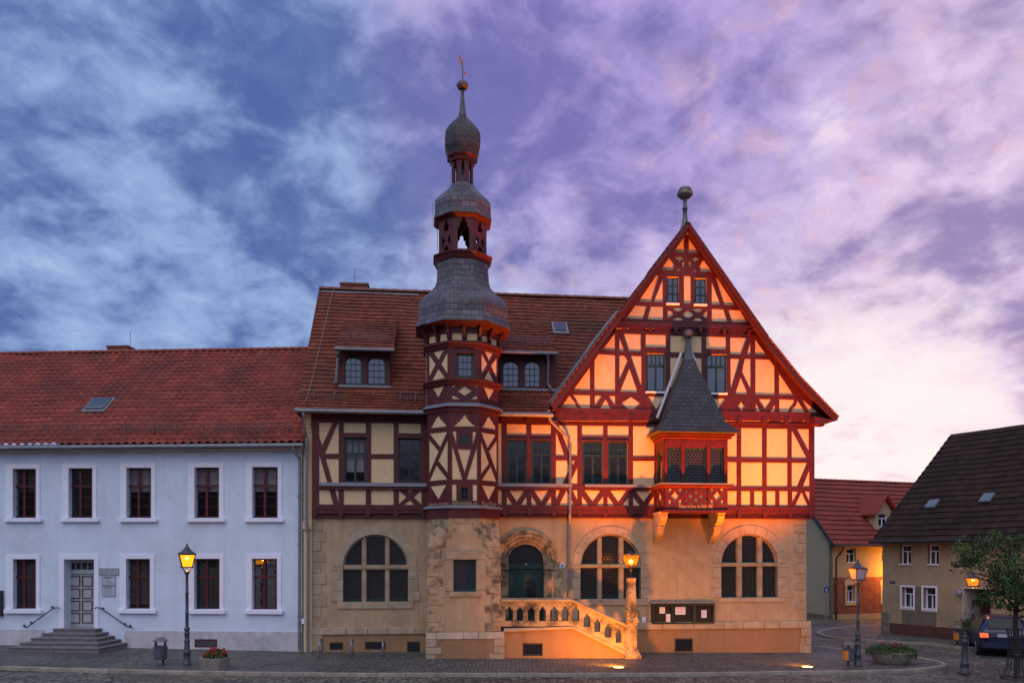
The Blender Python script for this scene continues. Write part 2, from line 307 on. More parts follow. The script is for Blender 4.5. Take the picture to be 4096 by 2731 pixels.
# ---------------------------------------------------------------- mesh builder (world coordinates in, object coordinates out)
WM = {}
class MB:
    def __init__(s): s.v = []; s.f = []; s.m = []; s.uv = {}
    def add(s, vs, fs, mi=0):
        k = len(s.v); s.v += [Vector(v) for v in vs]; s.f += [[i+k for i in f] for f in fs]; s.m += [mi]*len(fs)
    def quad(s, a, b, c, d, mi=0): s.add([a, b, c, d], [[0, 1, 2, 3]], mi)
    def hexa(s, c8, mi=0):      # corners: 4 of the front, then the matching 4 of the back
        s.add(c8, [[0, 1, 2, 3], [7, 6, 5, 4], [0, 4, 5, 1], [1, 5, 6, 2], [2, 6, 7, 3], [3, 7, 4, 0]], mi)
    def box(s, x0, x1, y0, y1, z0, z1, mi=0):
        s.hexa([(x0, y0, z0), (x1, y0, z0), (x1, y0, z1), (x0, y0, z1), (x0, y1, z0), (x1, y1, z0), (x1, y1, z1), (x0, y1, z1)], mi)
    def pbox(s, P, s0, s1, z0, z1, d0, d1, mi=0):   # block on a plane: along, up, d0 back .. d1 front
        q = [(s0, z0), (s1, z0), (s1, z1), (s0, z1)]
        s.hexa([P.pt(a, b, d1) for a, b in q]+[P.pt(a, b, d0) for a, b in q], mi)
    def xbox(s, P, fr, x0, y0, x1, y1, d0, d1, mi=0):  # the same from two photo corners at depth d1
        a, b = P.sz(px(fr, (x0, y1)), d1), P.sz(px(fr, (x1, y0)), d1)
        s.pbox(P, a[0], b[0], a[1], b[1], d0, d1, mi)
    def poly(s, P, pts, d0, d1, holes=(), back=False, mi=0, hole_d=None):   # sheet with holes between depths d0 (back) and d1 (front); pts are (along, up)
        loops = [list(pts)]+[list(h) for h in holes]
        flat = [p for l in loops for p in l]; jt = random.Random(5); e = .0015 if len(loops) > 3 else 0
        tris = tessellate_polygon([[Vector((p[0]+jt.uniform(-e, e), p[1]+jt.uniform(-e, e), 0)) for p in l] for l in loops])
        k = len(s.v); s.v += [P.pt(p[0], p[1], d1) for p in flat]
        for t in tris:
            a, b, c = [flat[i] for i in t]
            if (b[0]-a[0])*(c[1]-a[1])-(b[1]-a[1])*(c[0]-a[0]) < 0: t = t[::-1]
            s.f.append([i+k for i in t]); s.m.append(mi)
        if d0 != d1:
            o = 0
            for li, l in enumerate(loops):
                n = len(l); db = d0 if (li == 0 or hole_d is None) else hole_d
                kk = len(s.v); s.v += [P.pt(p[0], p[1], db) for p in l]
                for i in range(n):
                    j = (i+1) % n; s.f.append([k+o+i, k+o+j, kk+j, kk+i]); s.m.append(mi)
                o += n
    def ppoly(s, P, fr, pts, d0, d1, holes=(), mi=0, hole_d=None):
        s.poly(P, [P.sz(px(fr, p), d1) for p in pts], d0, d1, [[P.sz(q, d1) for q in h] for h in holes], mi=mi, hole_d=hole_d)
    def bar(s, a, b, w, h=None, up=Vector((0, 0, 1)), mi=0):
        a, b = Vector(a), Vector(b); h = h or w; t = (b-a).normalized(); r = t.cross(up)
        if r.length < 1e-4: r = t.cross(Vector((1, 0, 0)))
        r.normalize(); q = r.cross(t); r = r*w/2; q = q*h/2
        s.hexa([a-r-q, a+r-q, a+r+q, a-r+q, b-r-q, b+r-q, b+r+q, b-r+q], mi)
    def tube(s, pts, r, n=8, mi=0, caps=True):
        pts = [Vector(p) for p in pts]; rs = r if isinstance(r, (list, tuple)) else [r]*len(pts); k = len(s.v); ref = None
        for i, p in enumerate(pts):
            t = ((pts[min(i+1, len(pts)-1)]-pts[max(i-1, 0)])).normalized()
            if ref is None: ref = t.orthogonal().normalized()
            ref = (ref-t*ref.dot(t)).normalized(); q = t.cross(ref)
            for j in range(n):
                a = 2*math.pi*j/n; s.v.append(p+(ref*math.cos(a)+q*math.sin(a))*rs[i])
        for i in range(len(pts)-1):
            for j in range(n):
                s.f.append([k+i*n+j, k+i*n+(j+1) % n, k+(i+1)*n+(j+1) % n, k+(i+1)*n+j]); s.m.append(mi)
        if caps:
            s.f.append([k+j for j in range(n)][::-1]); s.m.append(mi); s.f.append([k+(len(pts)-1)*n+j for j in range(n)]); s.m.append(mi)
    def lathe(s, c, prof, n=16, rot=0.0, mi=0, uvs=False, apo=False, caps=True):     # prof: (radius, z) bottom to top; apo: radius is to the middle of a side
        k = len(s.v); g = 1/math.cos(math.pi/n) if apo else 1.0; vl = 0; fk = len(s.f)
        for r, z in prof:
            for j in range(n):
                a = rot+2*math.pi*j/n; s.v.append(Vector((c[0]+r*g*math.cos(a), c[1]+r*g*math.sin(a), c[2]+z)))
        for i in range(len(prof)-1):
            seg = math.hypot(prof[i+1][0]-prof[i][0], prof[i+1][1]-prof[i][1])
            for j in range(n):
                f = [k+i*n+j, k+i*n+(j+1) % n, k+(i+1)*n+(j+1) % n, k+(i+1)*n+j]
                if uvs:
                    w0 = prof[i][0]*g*2*math.sin(math.pi/n); w1 = prof[i+1][0]*g*2*math.sin(math.pi/n); sh = j*7.3
                    s.uv[len(s.f)] = [(sh-w0/2, vl), (sh+w0/2, vl), (sh+w1/2, vl+seg), (sh-w1/2, vl+seg)]
                s.f.append(f); s.m.append(mi)
            vl += seg
        if caps:
            s.f.append([k+j for j in range(n)][::-1]); s.m.append(mi); s.f.append([k+(len(prof)-1)*n+j for j in range(n)]); s.m.append(mi)
    def build(s, name, mats, parent=None, smooth=False, bevel=0.0):
        me = bpy.data.meshes.new(name); inv = WM[parent.name].inverted() if parent else Matrix.Identity(4)
        me.from_pydata([inv@v for v in s.v], [], s.f)
        for m in (mats if isinstance(mats, (list, tuple)) else [mats]): me.materials.append(m)
        me.polygons.foreach_set('material_index', s.m)
        if s.uv:
            u = me.uv_layers.new(name='UVMap')
            for fi, cs in s.uv.items():
                for li, c in zip(me.polygons[fi].loop_indices, cs): u.data[li].uv = c
        if smooth: me.polygons.foreach_set('use_smooth', [True]*len(me.polygons))
        me.update()
        o = bpy.data.objects.new(name, me); COL.objects.link(o)
        if parent: o.parent = parent; WM[o.name] = WM[parent.name]
        else: WM[o.name] = Matrix.Identity(4)
        if bevel:
            bv = o.modifiers.new('bevel', 'BEVEL'); bv.width = bevel; bv.segments = 2; bv.limit_method = 'ANGLE'
        return o
def thing(name, label, cat, loc, rz=0.0, group=None):
    o = bpy.data.objects.new(name, None); COL.objects.link(o); o.location = loc; o.rotation_euler = (0, 0, rz); o.empty_display_size = .3
    WM[o.name] = Matrix.Translation(Vector(loc))@Matrix.Rotation(rz, 4, 'Z'); o['label'] = label; o['category'] = cat
    if group: o['group'] = group
    return o
def tag(o, label, cat, group=None):
    o['label'] = label; o['category'] = cat
    if group: o['group'] = group
    return o
def structure(o): o['kind'] = 'structure'; return o

def tile_patch(mb, eL, eR, rL, rR, ncol, nrow, kind='pan', step=.035, sub=8):
    eL, eR, rL, rR = map(Vector, (eL, eR, rL, rR)); nrm = (eR-eL).cross(rL-eL).normalized()
    if nrm.z < 0: nrm = -nrm
    nx = ncol*sub; k = len(mb.v); jr = random.Random(ncol*nrow); jit = [[jr.uniform(-.007, .007) for _ in range(ncol+2)] for _ in range(nrow+1)]; wlen = (eR-eL).length
    for i in range(nrow):
        for top in (0, 1):
            for j in range(nx+1):
                fx = j/nx; ph = (j/sub) % 1.0; v = (i+top)/nrow; h = 0.0 if top else step
                if kind == 'pan':
                    h += .045*(.5-.5*math.cos(2*math.pi*ph))**1.4 if ph < .62 else .045*(.5-.5*math.cos(2*math.pi*ph))
                    if not top: v -= .10/nrow*math.cos(2*math.pi*ph)
                elif kind == 'plain':
                    q = (ph+(.5 if i % 2 else 0)) % 1.0
                    if not top: v -= (.30*math.sqrt(max(0, 1-(2*q-1)**2))-.16)/nrow; h += .012*(1 if q > .06 else 0)
                h += jit[i][min(ncol, j//sub)]*(0 if top else 1)+.022*math.sin(fx*wlen*.9+1)*math.sin(math.pi*min(1, max(0, v)))+.012*math.sin(fx*wlen*2.3+i*.35)
                a = eL.lerp(eR, fx); b = rL.lerp(rR, fx); mb.v.append(a.lerp(b, v)+nrm*h)
    for li in range(2*nrow-1):
        row = (li+1)//2 if li % 2 else li//2
        for j in range(nx):
            a = k+li*(nx+1)+j
            cu = j/sub+(.5 if (kind == 'plain' and row % 2) else 0)+.001
            mb.uv[len(mb.f)] = [(cu, row+.5)]*4
            mb.f.append([a, a+1, a+nx+2, a+nx+1]); mb.m.append(0)

def arch_pts(s0, s1, z0, zs, n=20):      # opening with a round head: sides s0..s1, sill z0, springing zs
    c, r = (s0+s1)/2, (s1-s0)/2
    return [(s0, z0), (s1, z0)]+[(c+r*math.cos(math.pi*i/n), zs+r*math.sin(math.pi*i/n)) for i in range(n+1)]
def seg_arch(s0, s1, z0, zs, rise, n=10):
    c, w = (s0+s1)/2, (s1-s0)/2
    return [(s0, z0), (s1, z0)]+[(c+w*math.cos(math.pi*i/n), zs+rise*math.sin(math.pi*i/n)) for i in range(n+1)]

def window(P, parent, fr, x0, y0, x1, y1, d, m, fw=.06, transom=None, top=(1, 1), bot=(2, 1), pane=None, arch=None, curtain=None, dt=.06, mw=.035, mid=None, name='window'):
    """framed window: frame with its bars > pane, curtain"""
    s0, z0 = P.sz(px(fr, (x0, y1)), d); s1, z1 = P.sz(px(fr, (x1, y0)), d); mb = MB(); pane = pane or glass
    if arch:
        r = (s1-s0)/2; zs = z1-r*arch
        fn = (lambda a, b, c, e: seg_arch(a, b, c, e, (b-a)/2*arch, 14))
        outer = fn(s0, s1, z0, zs); inner = fn(s0+fw, s1-fw, z0+fw, zs)
        hz = lambda s: zs+((s1-s0)/2-fw)*arch*math.sqrt(max(0, 1-((s-(s0+s1)/2)/((s1-s0)/2-fw))**2))
    else:
        outer = [(s0, z0), (s1, z0), (s1, z1), (s0, z1)]; inner = [(s0+fw, z0+fw), (s1-fw, z0+fw), (s1-fw, z1-fw), (s0+fw, z1-fw)]
        hz = lambda s: z1-fw
    mb.poly(P, outer, d-dt, d, [inner])
    a, b, lo, hi = s0+fw, s1-fw, z0+fw, z1-fw
    zt = None
    if transom: zt = z1-(z1-z0)*transom; mb.pbox(P, a, b, zt-.035, zt+.035, d-dt, d+.012)
    def grid(za, zb, cols, rows, w):
        for i in range(1, cols):
            s = a+(b-a)*i/cols; ww = mid if (mid and cols == 2) else w
            mb.pbox(P, s-ww/2, s+ww/2, za, min(zb, hz(s)) if zb == hi else zb, d-dt, d-.006)
        for i in range(1, rows):
            z = za+(zb-za)*i/rows; mb.pbox(P, a, b, z-w/2, z+w/2, d-dt, d-.010)
    if zt: grid(lo, zt-.035, *bot, mw); grid(zt+.035, hi, *top, mw)
    else: grid(lo, hi, *bot, mw)
    o = mb.build(name, m, parent)
    g = MB(); g.poly(P, inner, d-dt*.6, d-dt*.6); g.build('pane', pane, o)
    if curtain:
        c = MB(); n = 40; zb = lo+(hi-lo)*curtain[0]; ztp = lo+(hi-lo)*curtain[1]; dd = d-dt-.10; vs = []
        for i in range(n+1):
            s = a+(b-a)*i/n; dr = dd+.018*math.sin(i*1.9)+.012*math.sin(i*.7+1)
            vs += [P.pt(s, zb+.015*abs(math.sin(i*1.1)), dr), P.pt(s, ztp, dr)]
        c.add(vs, [[2*i, 2*i+2, 2*i+3, 2*i+1] for i in range(n)]); c.build('curtain', curtain_m, o)
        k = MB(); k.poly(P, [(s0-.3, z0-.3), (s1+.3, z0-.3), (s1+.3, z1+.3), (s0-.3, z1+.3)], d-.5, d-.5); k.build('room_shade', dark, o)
    return o
def lettering(P, text, fr, x0, x1, ybase, yh, d, m, parent, name='lettering', ext=.004, fat=.0, shear=0.0):
    cu = bpy.data.curves.new(name, 'FONT'); cu.body = text; cu.size = 1.0; cu.extrude = .0; cu.resolution_u = 3; cu.offset = fat; cu.shear = shear
    o = bpy.data.objects.new(name, cu); COL.objects.link(o); bpy.context.view_layer.update()
    me = bpy.data.meshes.new_from_object(o.evaluated_get(bpy.context.evaluated_depsgraph_get())); COL.objects.unlink(o); bpy.data.objects.remove(o)
    xs = [v.co.x for v in me.vertices]; ys = [v.co.y for v in me.vertices]; ax, bx, by = min(xs), max(xs), max(ys)
    a = P.sz(px(fr, (x0, ybase)), d); b = P.sz(px(fr, (x1, yh)), d); ks = (b[0]-a[0])/(bx-ax); kz = (b[1]-a[1])/by
    mb = MB(); mb.add([P.pt(a[0]+(v.co.x-ax)*ks, a[1]+v.co.y*kz, d) for v in me.vertices], [list(p.vertices) for p in me.polygons])
    return mb.build(name, m, parent)
# ---------------------------------------------------------------- the square: road, pavements, kerbs
road_m = cobble_mat('cobbles', (.078, .080, .060), (.195, .195, .148), (.022, .021, .018), 4.6, 1.0)
pave_m = cobble_mat('small_setts', (.084, .088, .080), (.16, .163, .146), (.035, .033, .032), 7.5, .9)
asph_m = cobble_mat('worn_asphalt', (.10, .10, .11), (.125, .12, .125), (.09, .088, .09), 20.0, .3)
kerb_m = mat('kerb_stone', (.30, .26, .21), .85, .3, 2.5, .3, 40)
EDGE = []
def sheet(name, pts, dz, m, thick=0.0):
    mb = MB(); n = len(pts); P2 = [Vector((p[0], p[1], 0)) for p in pts]
    for t in tessellate_polygon([P2]):
        a, b, c = [pts[i] for i in t]
        if (b[0]-a[0])*(c[1]-a[1])-(b[1]-a[1])*(c[0]-a[0]) < 0: t = t[::-1]
        mb.add([(pts[i][0], pts[i][1], gz(pts[i][0])+dz) for i in t], [[0, 1, 2]])
    if thick:
        for i in range(n):
            a, b = pts[i], pts[(i+1) % n]
            mb.quad((a[0], a[1], gz(a[0])+dz), (b[0], b[1], gz(b[0])+dz), (b[0], b[1], gz(b[0])+dz-thick), (a[0], a[1], gz(a[0])+dz-thick))
    return structure(mb.build(name, m))
sheet('cobbled_road', [(-40, -30), (40, -30), (40, 400), (-40, 400)], -.09, road_m)
g = MB()
for x0, x1, y0, y1 in ((-400, -40, -200, 700), (40, 400, -200, 700), (-40, 40, 400, 700), (-40, 40, -200, -30)):
    g.quad((x0, y0, gz(x0)-.09), (x1, y0, gz(x1)-.09), (x1, y1, gz(x1)-.09), (x0, y1, gz(x0)-.09))
structure(g.build('ground', asph_m))
def smooth_line(pts, n=6):
    out = []
    for i in range(len(pts)-1):
        p0, p1, p2, p3 = pts[max(0, i-1)], pts[i], pts[i+1], pts[min(len(pts)-1, i+2)]
        for k in range(n):
            t = k/n; out.append(tuple(.5*((2*p1[j])+(-p0[j]+p2[j])*t+(2*p0[j]-5*p1[j]+4*p2[j]-p3[j])*t*t+(-p0[j]+3*p1[j]-3*p2[j]+p3[j])*t**3) for j in range(2)))
    out.append(pts[-1]); return out
kl = [(-150, 2660), (0, 2664), (440, 2676), (900, 2685), (1400, 2691), (2100, 2692), (2700, 2691), (3230, 2683), (3520, 2680), (3690, 2672), (3768, 2660), (3772, 2650), (3700, 2633), (3560, 2611), (3400, 2596), (3246, 2581)]
kerb_px = [ground_at(*p) for p in kl]; kerb_xy = smooth_line([(p.x, p.y) for p in kerb_px])
kerb_xy = [(-26, kerb_xy[0][1]+.6)]+kerb_xy
sheet('pavement', kerb_xy+[(10.6, 34.0), (8, 36), (-26, 36)], 0.0, pave_m, .12)
def kerb(name, line, w=.16, top=.012, closed=False):
    mb = MB(); n = len(line)
    nr = []
    for i in range(n):
        a, b = Vector(line[max(0, i-1)]), Vector(line[min(n-1, i+1)]); t = (b-a).normalized(); nr.append(Vector((t.y, -t.x)))
    # stones of about a metre, a fine joint between
    for i in range(n-1):
        a, b = Vector(line[i]), Vector(line[i+1]); m = max(1, round((b-a).length/1.0))
        for k in range(m):
            p, q = a.lerp(b, k/m+.006), a.lerp(b, (k+1)/m-.006); na = nr[i].lerp(nr[i+1], k/m); nb = nr[i].lerp(nr[i+1], (k+1)/m); j = random.uniform(-.006, .006)
            z = lambda v, h: (v.x, v.y, gz(v.x)+h+j)
            mb.hexa([z(p+na*w*.5, -.14), z(q+nb*w*.5, -.14), z(q+nb*w*.5, top), z(p+na*w*.5, top), z(p-na*w*.5, -.14), z(q-nb*w*.5, -.14), z(q-nb*w*.5, top), z(p-na*w*.5, top)])
    return structure(mb.build(name, kerb_m, bevel=.012))
kerb('kerb', kerb_xy)

# far pavement in front of the houses on the right
kl2 = [(4250, 2600), (3850, 2585), (3700, 2570), (3560, 2561), (3420, 2553), (3330, 2545), (3285, 2535), (3275, 2526), (3310, 2515), (3400, 2504), (3540, 2497)]
k2 = smooth_line([(p.x, p.y) for p in (ground_at(*p) for p in kl2)])
sheet('far_pavement', k2+[(30, 60), (40, 30)], 0.0, pave_m, .12)
kerb('far_kerb', k2, .15)
# side street
a = ground_at(3200, 2560); side = [ground_at(*p) for p in ((3150, 2574), (3268, 2560), (3262, 2530), (3300, 2508), (3545, 2490), (3545, 2484), (3210, 2500), (3150, 2505))]
sheet('side_street', [(p.x, p.y) for p in side], -.084, asph_m)

# ---------------------------------------------------------------- town hall
T = Plane((0, 27.9), (1, .104))
TH = thing('town_hall', 'town hall with oxblood timber framing, slate-capped octagonal tower and tall gable lit orange', 'town hall', (0, 27.9, 0), T.rot())
d_lo, d_up, d_g1, d_g2 = 0.0, .15, .30, .40
def Sx(x, d=0, y=2220): return T.sz((x, y), d)[0]
def Zy(y, x, d=0): return T.sz((x, y), d)[1]
# ground floor wall with its openings
def arch_open(fr, x0, x1, ysill, ytop):
    s0, z0 = T.sz(px(fr, (x0, ysill)), 0); s1, z1 = T.sz(px(fr, (x1, ytop)), 0); r = (s1-s0)/2
    return s0, s1, z0, z1-r
A1 = arch_open('Z5', 338, 848, 795, 268); A2 = arch_open('R1', 260, 776, 737, 182); A3 = arch_open('R1', 1464, 1946, 724, 182)
DO = arch_open('R7', 145, 532, 1060, 203)
zb, zt = -.6, Zy(2074, 2200)
wall = MB()
wall.poly(T, [(Sx(1246), zb), (Sx(3226), zb), (Sx(3226), zt+.3), (Sx(1246), zt+.3)], -.38, 0, [arch_pts(*q) for q in (A1, A2, A3, (DO[0]-.27, DO[1]+.27, DO[2], DO[3]))], hole_d=-.38)
wall.build('wall', plaster, TH)
# back and side walls
sL, sR = Sx(1246), Sx(3226); sb = MB()
sb.pbox(T, sL, sL+.3, zb, 8.0, -10.8, -.4); sb.pbox(T, sR-.3, sR, zb, zt, -10.8, -.4); sb.pbox(T, sL+.3, sR-.3, zb, 8.0, -10.8, -10.5)
sb.build('side_wall', plaster, TH)
# plinth: stone band over a plain base
for fr, x0, x1, yt, yb in (('Z5', 92, 1010, 1001, 1046), ('R1', 700, 2238, 938, 985)):
    s0, z1 = T.sz(px(fr, (x0, yt)), .12); s1, z0 = T.sz(px(fr, (x1, yb)), .12)
    s = s0; i = 0; pl = MB()
    while s < s1-.05:
        w = min(random.uniform(.55, 1.25), s1-s); pl.pbox(T, s, s+w-.012, z0, z1, 0, .12+random.uniform(-.006, .006)); s += w
    pl.build('plinth_band', stone_l, TH, bevel=.02)
def base_sheet(fr, x0, x1, yt, wins):
    s0, z1 = T.sz(px(fr, (x0, yt)), .06); s1, _ = T.sz(px(fr, (x1, yt)), .06)
    hs = [[T.sz(px(fr, p), .06) for p in ((a, d), (c, d), (c, b), (a, b))] for a, b, c, d in wins]
    bs = MB(); bs.poly(T, [(s0, zb), (s1, zb), (s1, z1), (s0, z1)], 0, .06, hs, hole_d=-.02); bs.build('base_wall', brown_pl, TH)
base_sheet('Z5', 95, 1010, 1044, [(233, 1114, 338, 1172), (510, 1108, 672, 1170), (840, 1107, 940, 1190)])
base_sheet('R1', 700, 2140, 983, [(1066, 1072, 1222, 1188)])
for fr, x0, y0, x1, y1 in (('Z5', 233, 1114, 338, 1172), ('Z5', 510, 1108, 672, 1170), ('Z5', 840, 1107, 940, 1190), ('R1', 1066, 1072, 1222, 1188)):
    window(T, TH, fr, x0, y0, x1, y1, .035, black_i, fw=.045, bot=(1, 1), name='cellar_window', dt=.02)
# quoins: left corner, right corner, right base
q = MB(); ys = [140, 245, 325, 400, 487, 572, 658, 740, 835, 915, 1000]
for i in range(len(ys)-1): q.xbox(T, 'Z5', 95, ys[i]+2, (178, 203, 160, 203, 160, 205, 168, 208, 165, 206)[i], ys[i+1]-2, 0, .02+.004*(i % 3))
q.xbox(T, 'Z5', 93, 1046, 175, 1180, .061, .10)
q.build('quoin', stone, TH, bevel=.015); q = MB()
ys = [48, 108, 175, 262, 345, 430, 520, 600, 662, 750, 830, 920]
for i in range(len(ys)-1): q.xbox(T, 'R1', (2130, 2090, 2128, 2088, 2118, 2088, 2125, 2090, 2150, 2088, 2125)[i], ys[i]+2, 2191, ys[i+1]-2, 0, .02+.004*(i % 3))
q.build('quoin', stone, TH, bevel=.015); q = MB()
ys = [985, 1060, 1130, 1208]
for i in range(3): q.xbox(T, 'R1', (2150, 2190, 2138)[i], ys[i]+2, 2236, ys[i+1]-2, .061, .11)
q.build('quoin', stone, TH, bevel=.015)
# round-headed stone windows
def arched_window(A, fr, mull, tran, ring_x, sill, jamb):
    s0, s1, z0, zs = A; c, r = (s0+s1)/2, (s1-s0)/2
    f = MB()
    for a, b in mull:
        sa, sb_ = T.sz(px(fr, (a, 500)), -.08)[0], T.sz(px(fr, (b, 500)), -.08)[0]
        top = zs+math.sqrt(max(.01, r*r-((sa+sb_)/2-c)**2))
        f.pbox(T, sa, sb_, z0, top, -.36, -.08); f.pbox(T, sa+.03, sb_-.03, z0, top-.02, -.08, -.05)
    t0, t1 = T.sz(px(fr, (500, tran[1])), -.03)[1], T.sz(px(fr, (500, tran[0])), -.03)[1]
    f.pbox(T, s0-.04, s1+.04, t0, t1, -.36, -.03); f.pbox(T, s0-.03, s1+.03, t0+.04, t1-.02, -.03, -.005)
    n = 26
    for k in range(n):            # rebated rim round the head
        a0, a1 = math.pi*k/n, math.pi*(k+1)/n
        p = lambda rr, a, d: T.pt(c+rr*math.cos(a), zs+rr*math.sin(a), d)
        f.hexa([p(r-.055, a0, -.10), p(r, a0, -.10), p(r, a1, -.10), p(r-.055, a1, -.10), p(r-.055, a0, -.34), p(r, a0, -.34), p(r, a1, -.34), p(r-.055, a1, -.34)])
    w = f.build('arched_window', stone, TH)
    g = MB(); g.poly(T, arch_pts(s0, s1, z0, zs, 28), -.20, -.20); g.build('leaded_pane', lead, w)
    gb = MB(); xs = [s0]+[T.sz(px(fr, (m_, 500)), -.1)[0] for mm in mull for m_ in mm]+[s1]
    for i in range(0, len(xs), 2):
        gb.pbox(T, xs[i]+.01, xs[i+1]-.01, z0, z0+.085, -.2, -.15); gb.pbox(T, xs[i]+.005, xs[i]+.05, z0+.085, t0, -.2, -.16); gb.pbox(T, xs[i+1]-.05, xs[i+1]-.005, z0+.085, t0, -.2, -.16)
        gb.pbox(T, xs[i]+.01, xs[i+1]-.01, t1, t1+.05, -.2, -.16)
    gb.build('casement', green, w)
    v = MB(); ro = r+(T.sz(px(fr, (ring_x[1], 500)), .03)[0]-T.sz(px(fr, (ring_x[0], 500)), .03)[0]-2*r)/2
    n = 9
    for k in range(n):            # voussoirs
        a0, a1 = math.pi*(k+.015)/n, math.pi*(k+.985)/n; h = .025+random.uniform(0, .01); m = 4
        for j in range(m):
            b0, b1 = a0+(a1-a0)*j/m, a0+(a1-a0)*(j+1)/m
            v.hexa([p(r, b0, h), p(ro, b0, h), p(ro, b1, h), p(r, b1, h), p(r, b0, -.1), p(ro, b0, 0), p(ro, b1, 0), p(r, b1, -.1)])
    v.build('voussoir_arch', stone_l, TH)
    jb = MB()
    for side in (-1, 1):
        zz = zs; i = 0; hs = jamb
        for i, h in enumerate(hs):
            z1 = zz; z_ = zz-h*(zs-z0); wd = ro-r+(.10 if i % 3 == 0 else (0 if i % 3 == 1 else .03)); e = r
            a, b = (c+side*e, c+side*(e+wd)); a, b = min(a, b), max(a, b)
            jb.pbox(T, a, b, z_+.006, z1-.006, -.1, .022+.004*i); zz = z_
    sx0, sx1 = T.sz(px(fr, (sill[0], 500)), .05)[0], T.sz(px(fr, (sill[1], 500)), .05)[0]
    zz0 = T.sz(px(fr, (500, sill[2])), .05)[1]; w = (sx1-sx0)/3
    for i in range(3): jb.pbox(T, sx0+w*i+.004, sx0+w*(i+1)-.004, zz0, z0, -.3, .045+.004*(i % 2))
    jb.build('window_surround', stone_l, TH, bevel=.012)
arched_window(A1, 'Z5', ((485, 522), (667, 703)), (507, 542), (265, 918), (290, 890, 850), (.12, .25, .33, .30))
arched_window(A2, 'R1', ((405, 443), (588, 629)), (438, 470), (205, 852), (235, 860, 790), (.12, .25, .33, .30))
arched_window(A3, 'R1', ((1597, 1642), (1772, 1816)), (427, 460), (1405, 2030), (1440, 2010, 770), (.12, .3, .30, .28))

# round-headed doorway
s0, s1, z0, zs = DO; c, r = (s0+s1)/2, (s1-s0)/2
zdoor = z0
dm = MB(); n = 22
rings = [(r, r+.13, -.16, -.38), (r+.13, r+.27, -.05, -.2), (r+.27, r+.40, .05, -.1), (r+.40, r+.50, .10, -.05)]
p = lambda rr, a, d: T.pt(c+rr*math.cos(a), zs+rr*math.sin(a), d)
for r0, r1, df, db in rings:
    for k in range(n):
        g = .012 if k in (7, 14) else 0
        a0, a1 = math.pi*(k)/n+g, math.pi*(k+1)/n-0
        dm.hexa([p(r0, a0, df), p(r1, a0, df), p(r1, a1, df), p(r0, a1, df), p(r0, a0, db), p(r1, a0, db), p(r1, a1, db), p(r0, a1, db)])
for side in (-1, 1):
    for i in range(4):
        za, zb_ = z0+(zs-.25-z0)*i/4, z0+(zs-.25-z0)*(i+1)/4
        a, b = sorted((c+side*(r+.0), c+side*(r+.36))); dm.pbox(T, a, b, za+.005, zb_-.005, -.38, -.02+.004*i)
        a, b = sorted((c+side*(r+.365), c+side*(r+.56+.08*(i % 2)))); dm.pbox(T, a, b, za+.005, zb_-.005, -.05, .03+.003*i)
    a, b = sorted((c+side*r, c+side*(r+.47))); dm.pbox(T, a, b, zs-.25, zs, -.38, .09)
dm.build('door_surround', stone_w, TH)
# the opening of the hall wall is cut to the door leaf; leaf, fanlight, number
dr = MB(); dr.poly(T, [(s0, z0), (s1, z0), (s1, zs-.22), (s0, zs-.22)], -.34, -.30)
dr.pbox(T, s0, s1, zs-.24, zs-.06, -.34, -.24)
for i, (a, b) in enumerate(((.04, .22), (.28, .96))):
    x0, x1 = s0+(s1-s0)*a, s0+(s1-s0)*b
    dr.poly(T, [(x0, z0+.05), (x1, z0+.05), (x1, zs-.3), (x0, zs-.3)], -.30, -.275, [[(x0+.06, z0+.14), (x1-.06, z0+.14), (x1-.06, zs-.38), (x0+.06, zs-.38)]])
door = dr.build('door', green, TH)
g = MB(); aw = arch_pts(c+.03, c+.38, z0+.35, z0+1.35, 12); g.poly(T, aw, -.3, -.29); g.build('door_light', lead, door)
fl = MB(); fl.poly(T, [(s0, zs-.06), (s1, zs-.06)]+[(c+r*math.cos(math.pi*i/24), zs+r*math.sin(math.pi*i/24)) for i in range(25)], -.30, -.30)
fl.build('fanlight', lead, TH)
lettering(T, '1', 'R7', 330, 343, 436, 406, -.235, gold, TH, 'house_number')

# ---- upper floor: plaster sheet behind, timber sheet with the panels cut out in front
def framed(P, parent, fr_outer, panels, wins, d, name='timber_frame', prefix='plaster', hd=None):
    out = [P.sz(q, d+.03) for q in fr_outer]
    ph = [[P.sz(q, d+.03) for q in pts] for pts in panels]; wh = [[P.sz(px(f, q), d+.03) for q in ((x0, y1), (x1, y1), (x1, y0), (x0, y0))] for f, x0, y0, x1, y1 in wins]
    m = MB(); m.poly(P, out, d-.02, d+.03, ph+wh, hole_d=d); o = m.build(name, timber, parent)
    k = MB(); k.poly(P, out, d-.12, d, wh, hole_d=d-.14); k.build(prefix, cream, parent)
    return o
W_L = [('Z4', 462, 303, 645, 677), ('Z4', 905, 308, 1090, 670)]
PL = [pxs('Z4', q) for q in (
    [(258, 183), (370, 183), (283, 372), (258, 290)], [(411, 185), (419, 186), (419, 437), (303, 437)], [(258, 437), (327, 677), (258, 677)], [(312, 477), (419, 477), (419, 677), (367, 677)],
    [(258, 730), (342, 730), (375, 855), (258, 855)], [(388, 730), (417, 730), (417, 850)], [(459, 183), (640, 186), (640, 268), (459, 266)], [(683, 186), (868, 188), (868, 440), (683, 440)],
    [(683, 477), (868, 478), (868, 677), (683, 677)], [(908, 190), (1090, 192), (1090, 272), (908, 268)], [(459, 730), (640, 730), (640, 855), (459, 855)], [(683, 730), (868, 730), (868, 855), (683, 855)],
    [(910, 737), (974, 790), (910, 850)], [(975, 732), (1033, 732), (1003, 757)], [(1095, 735), (1095, 850), (1030, 790)], [(945, 855), (1000, 815), (1038, 855)])]
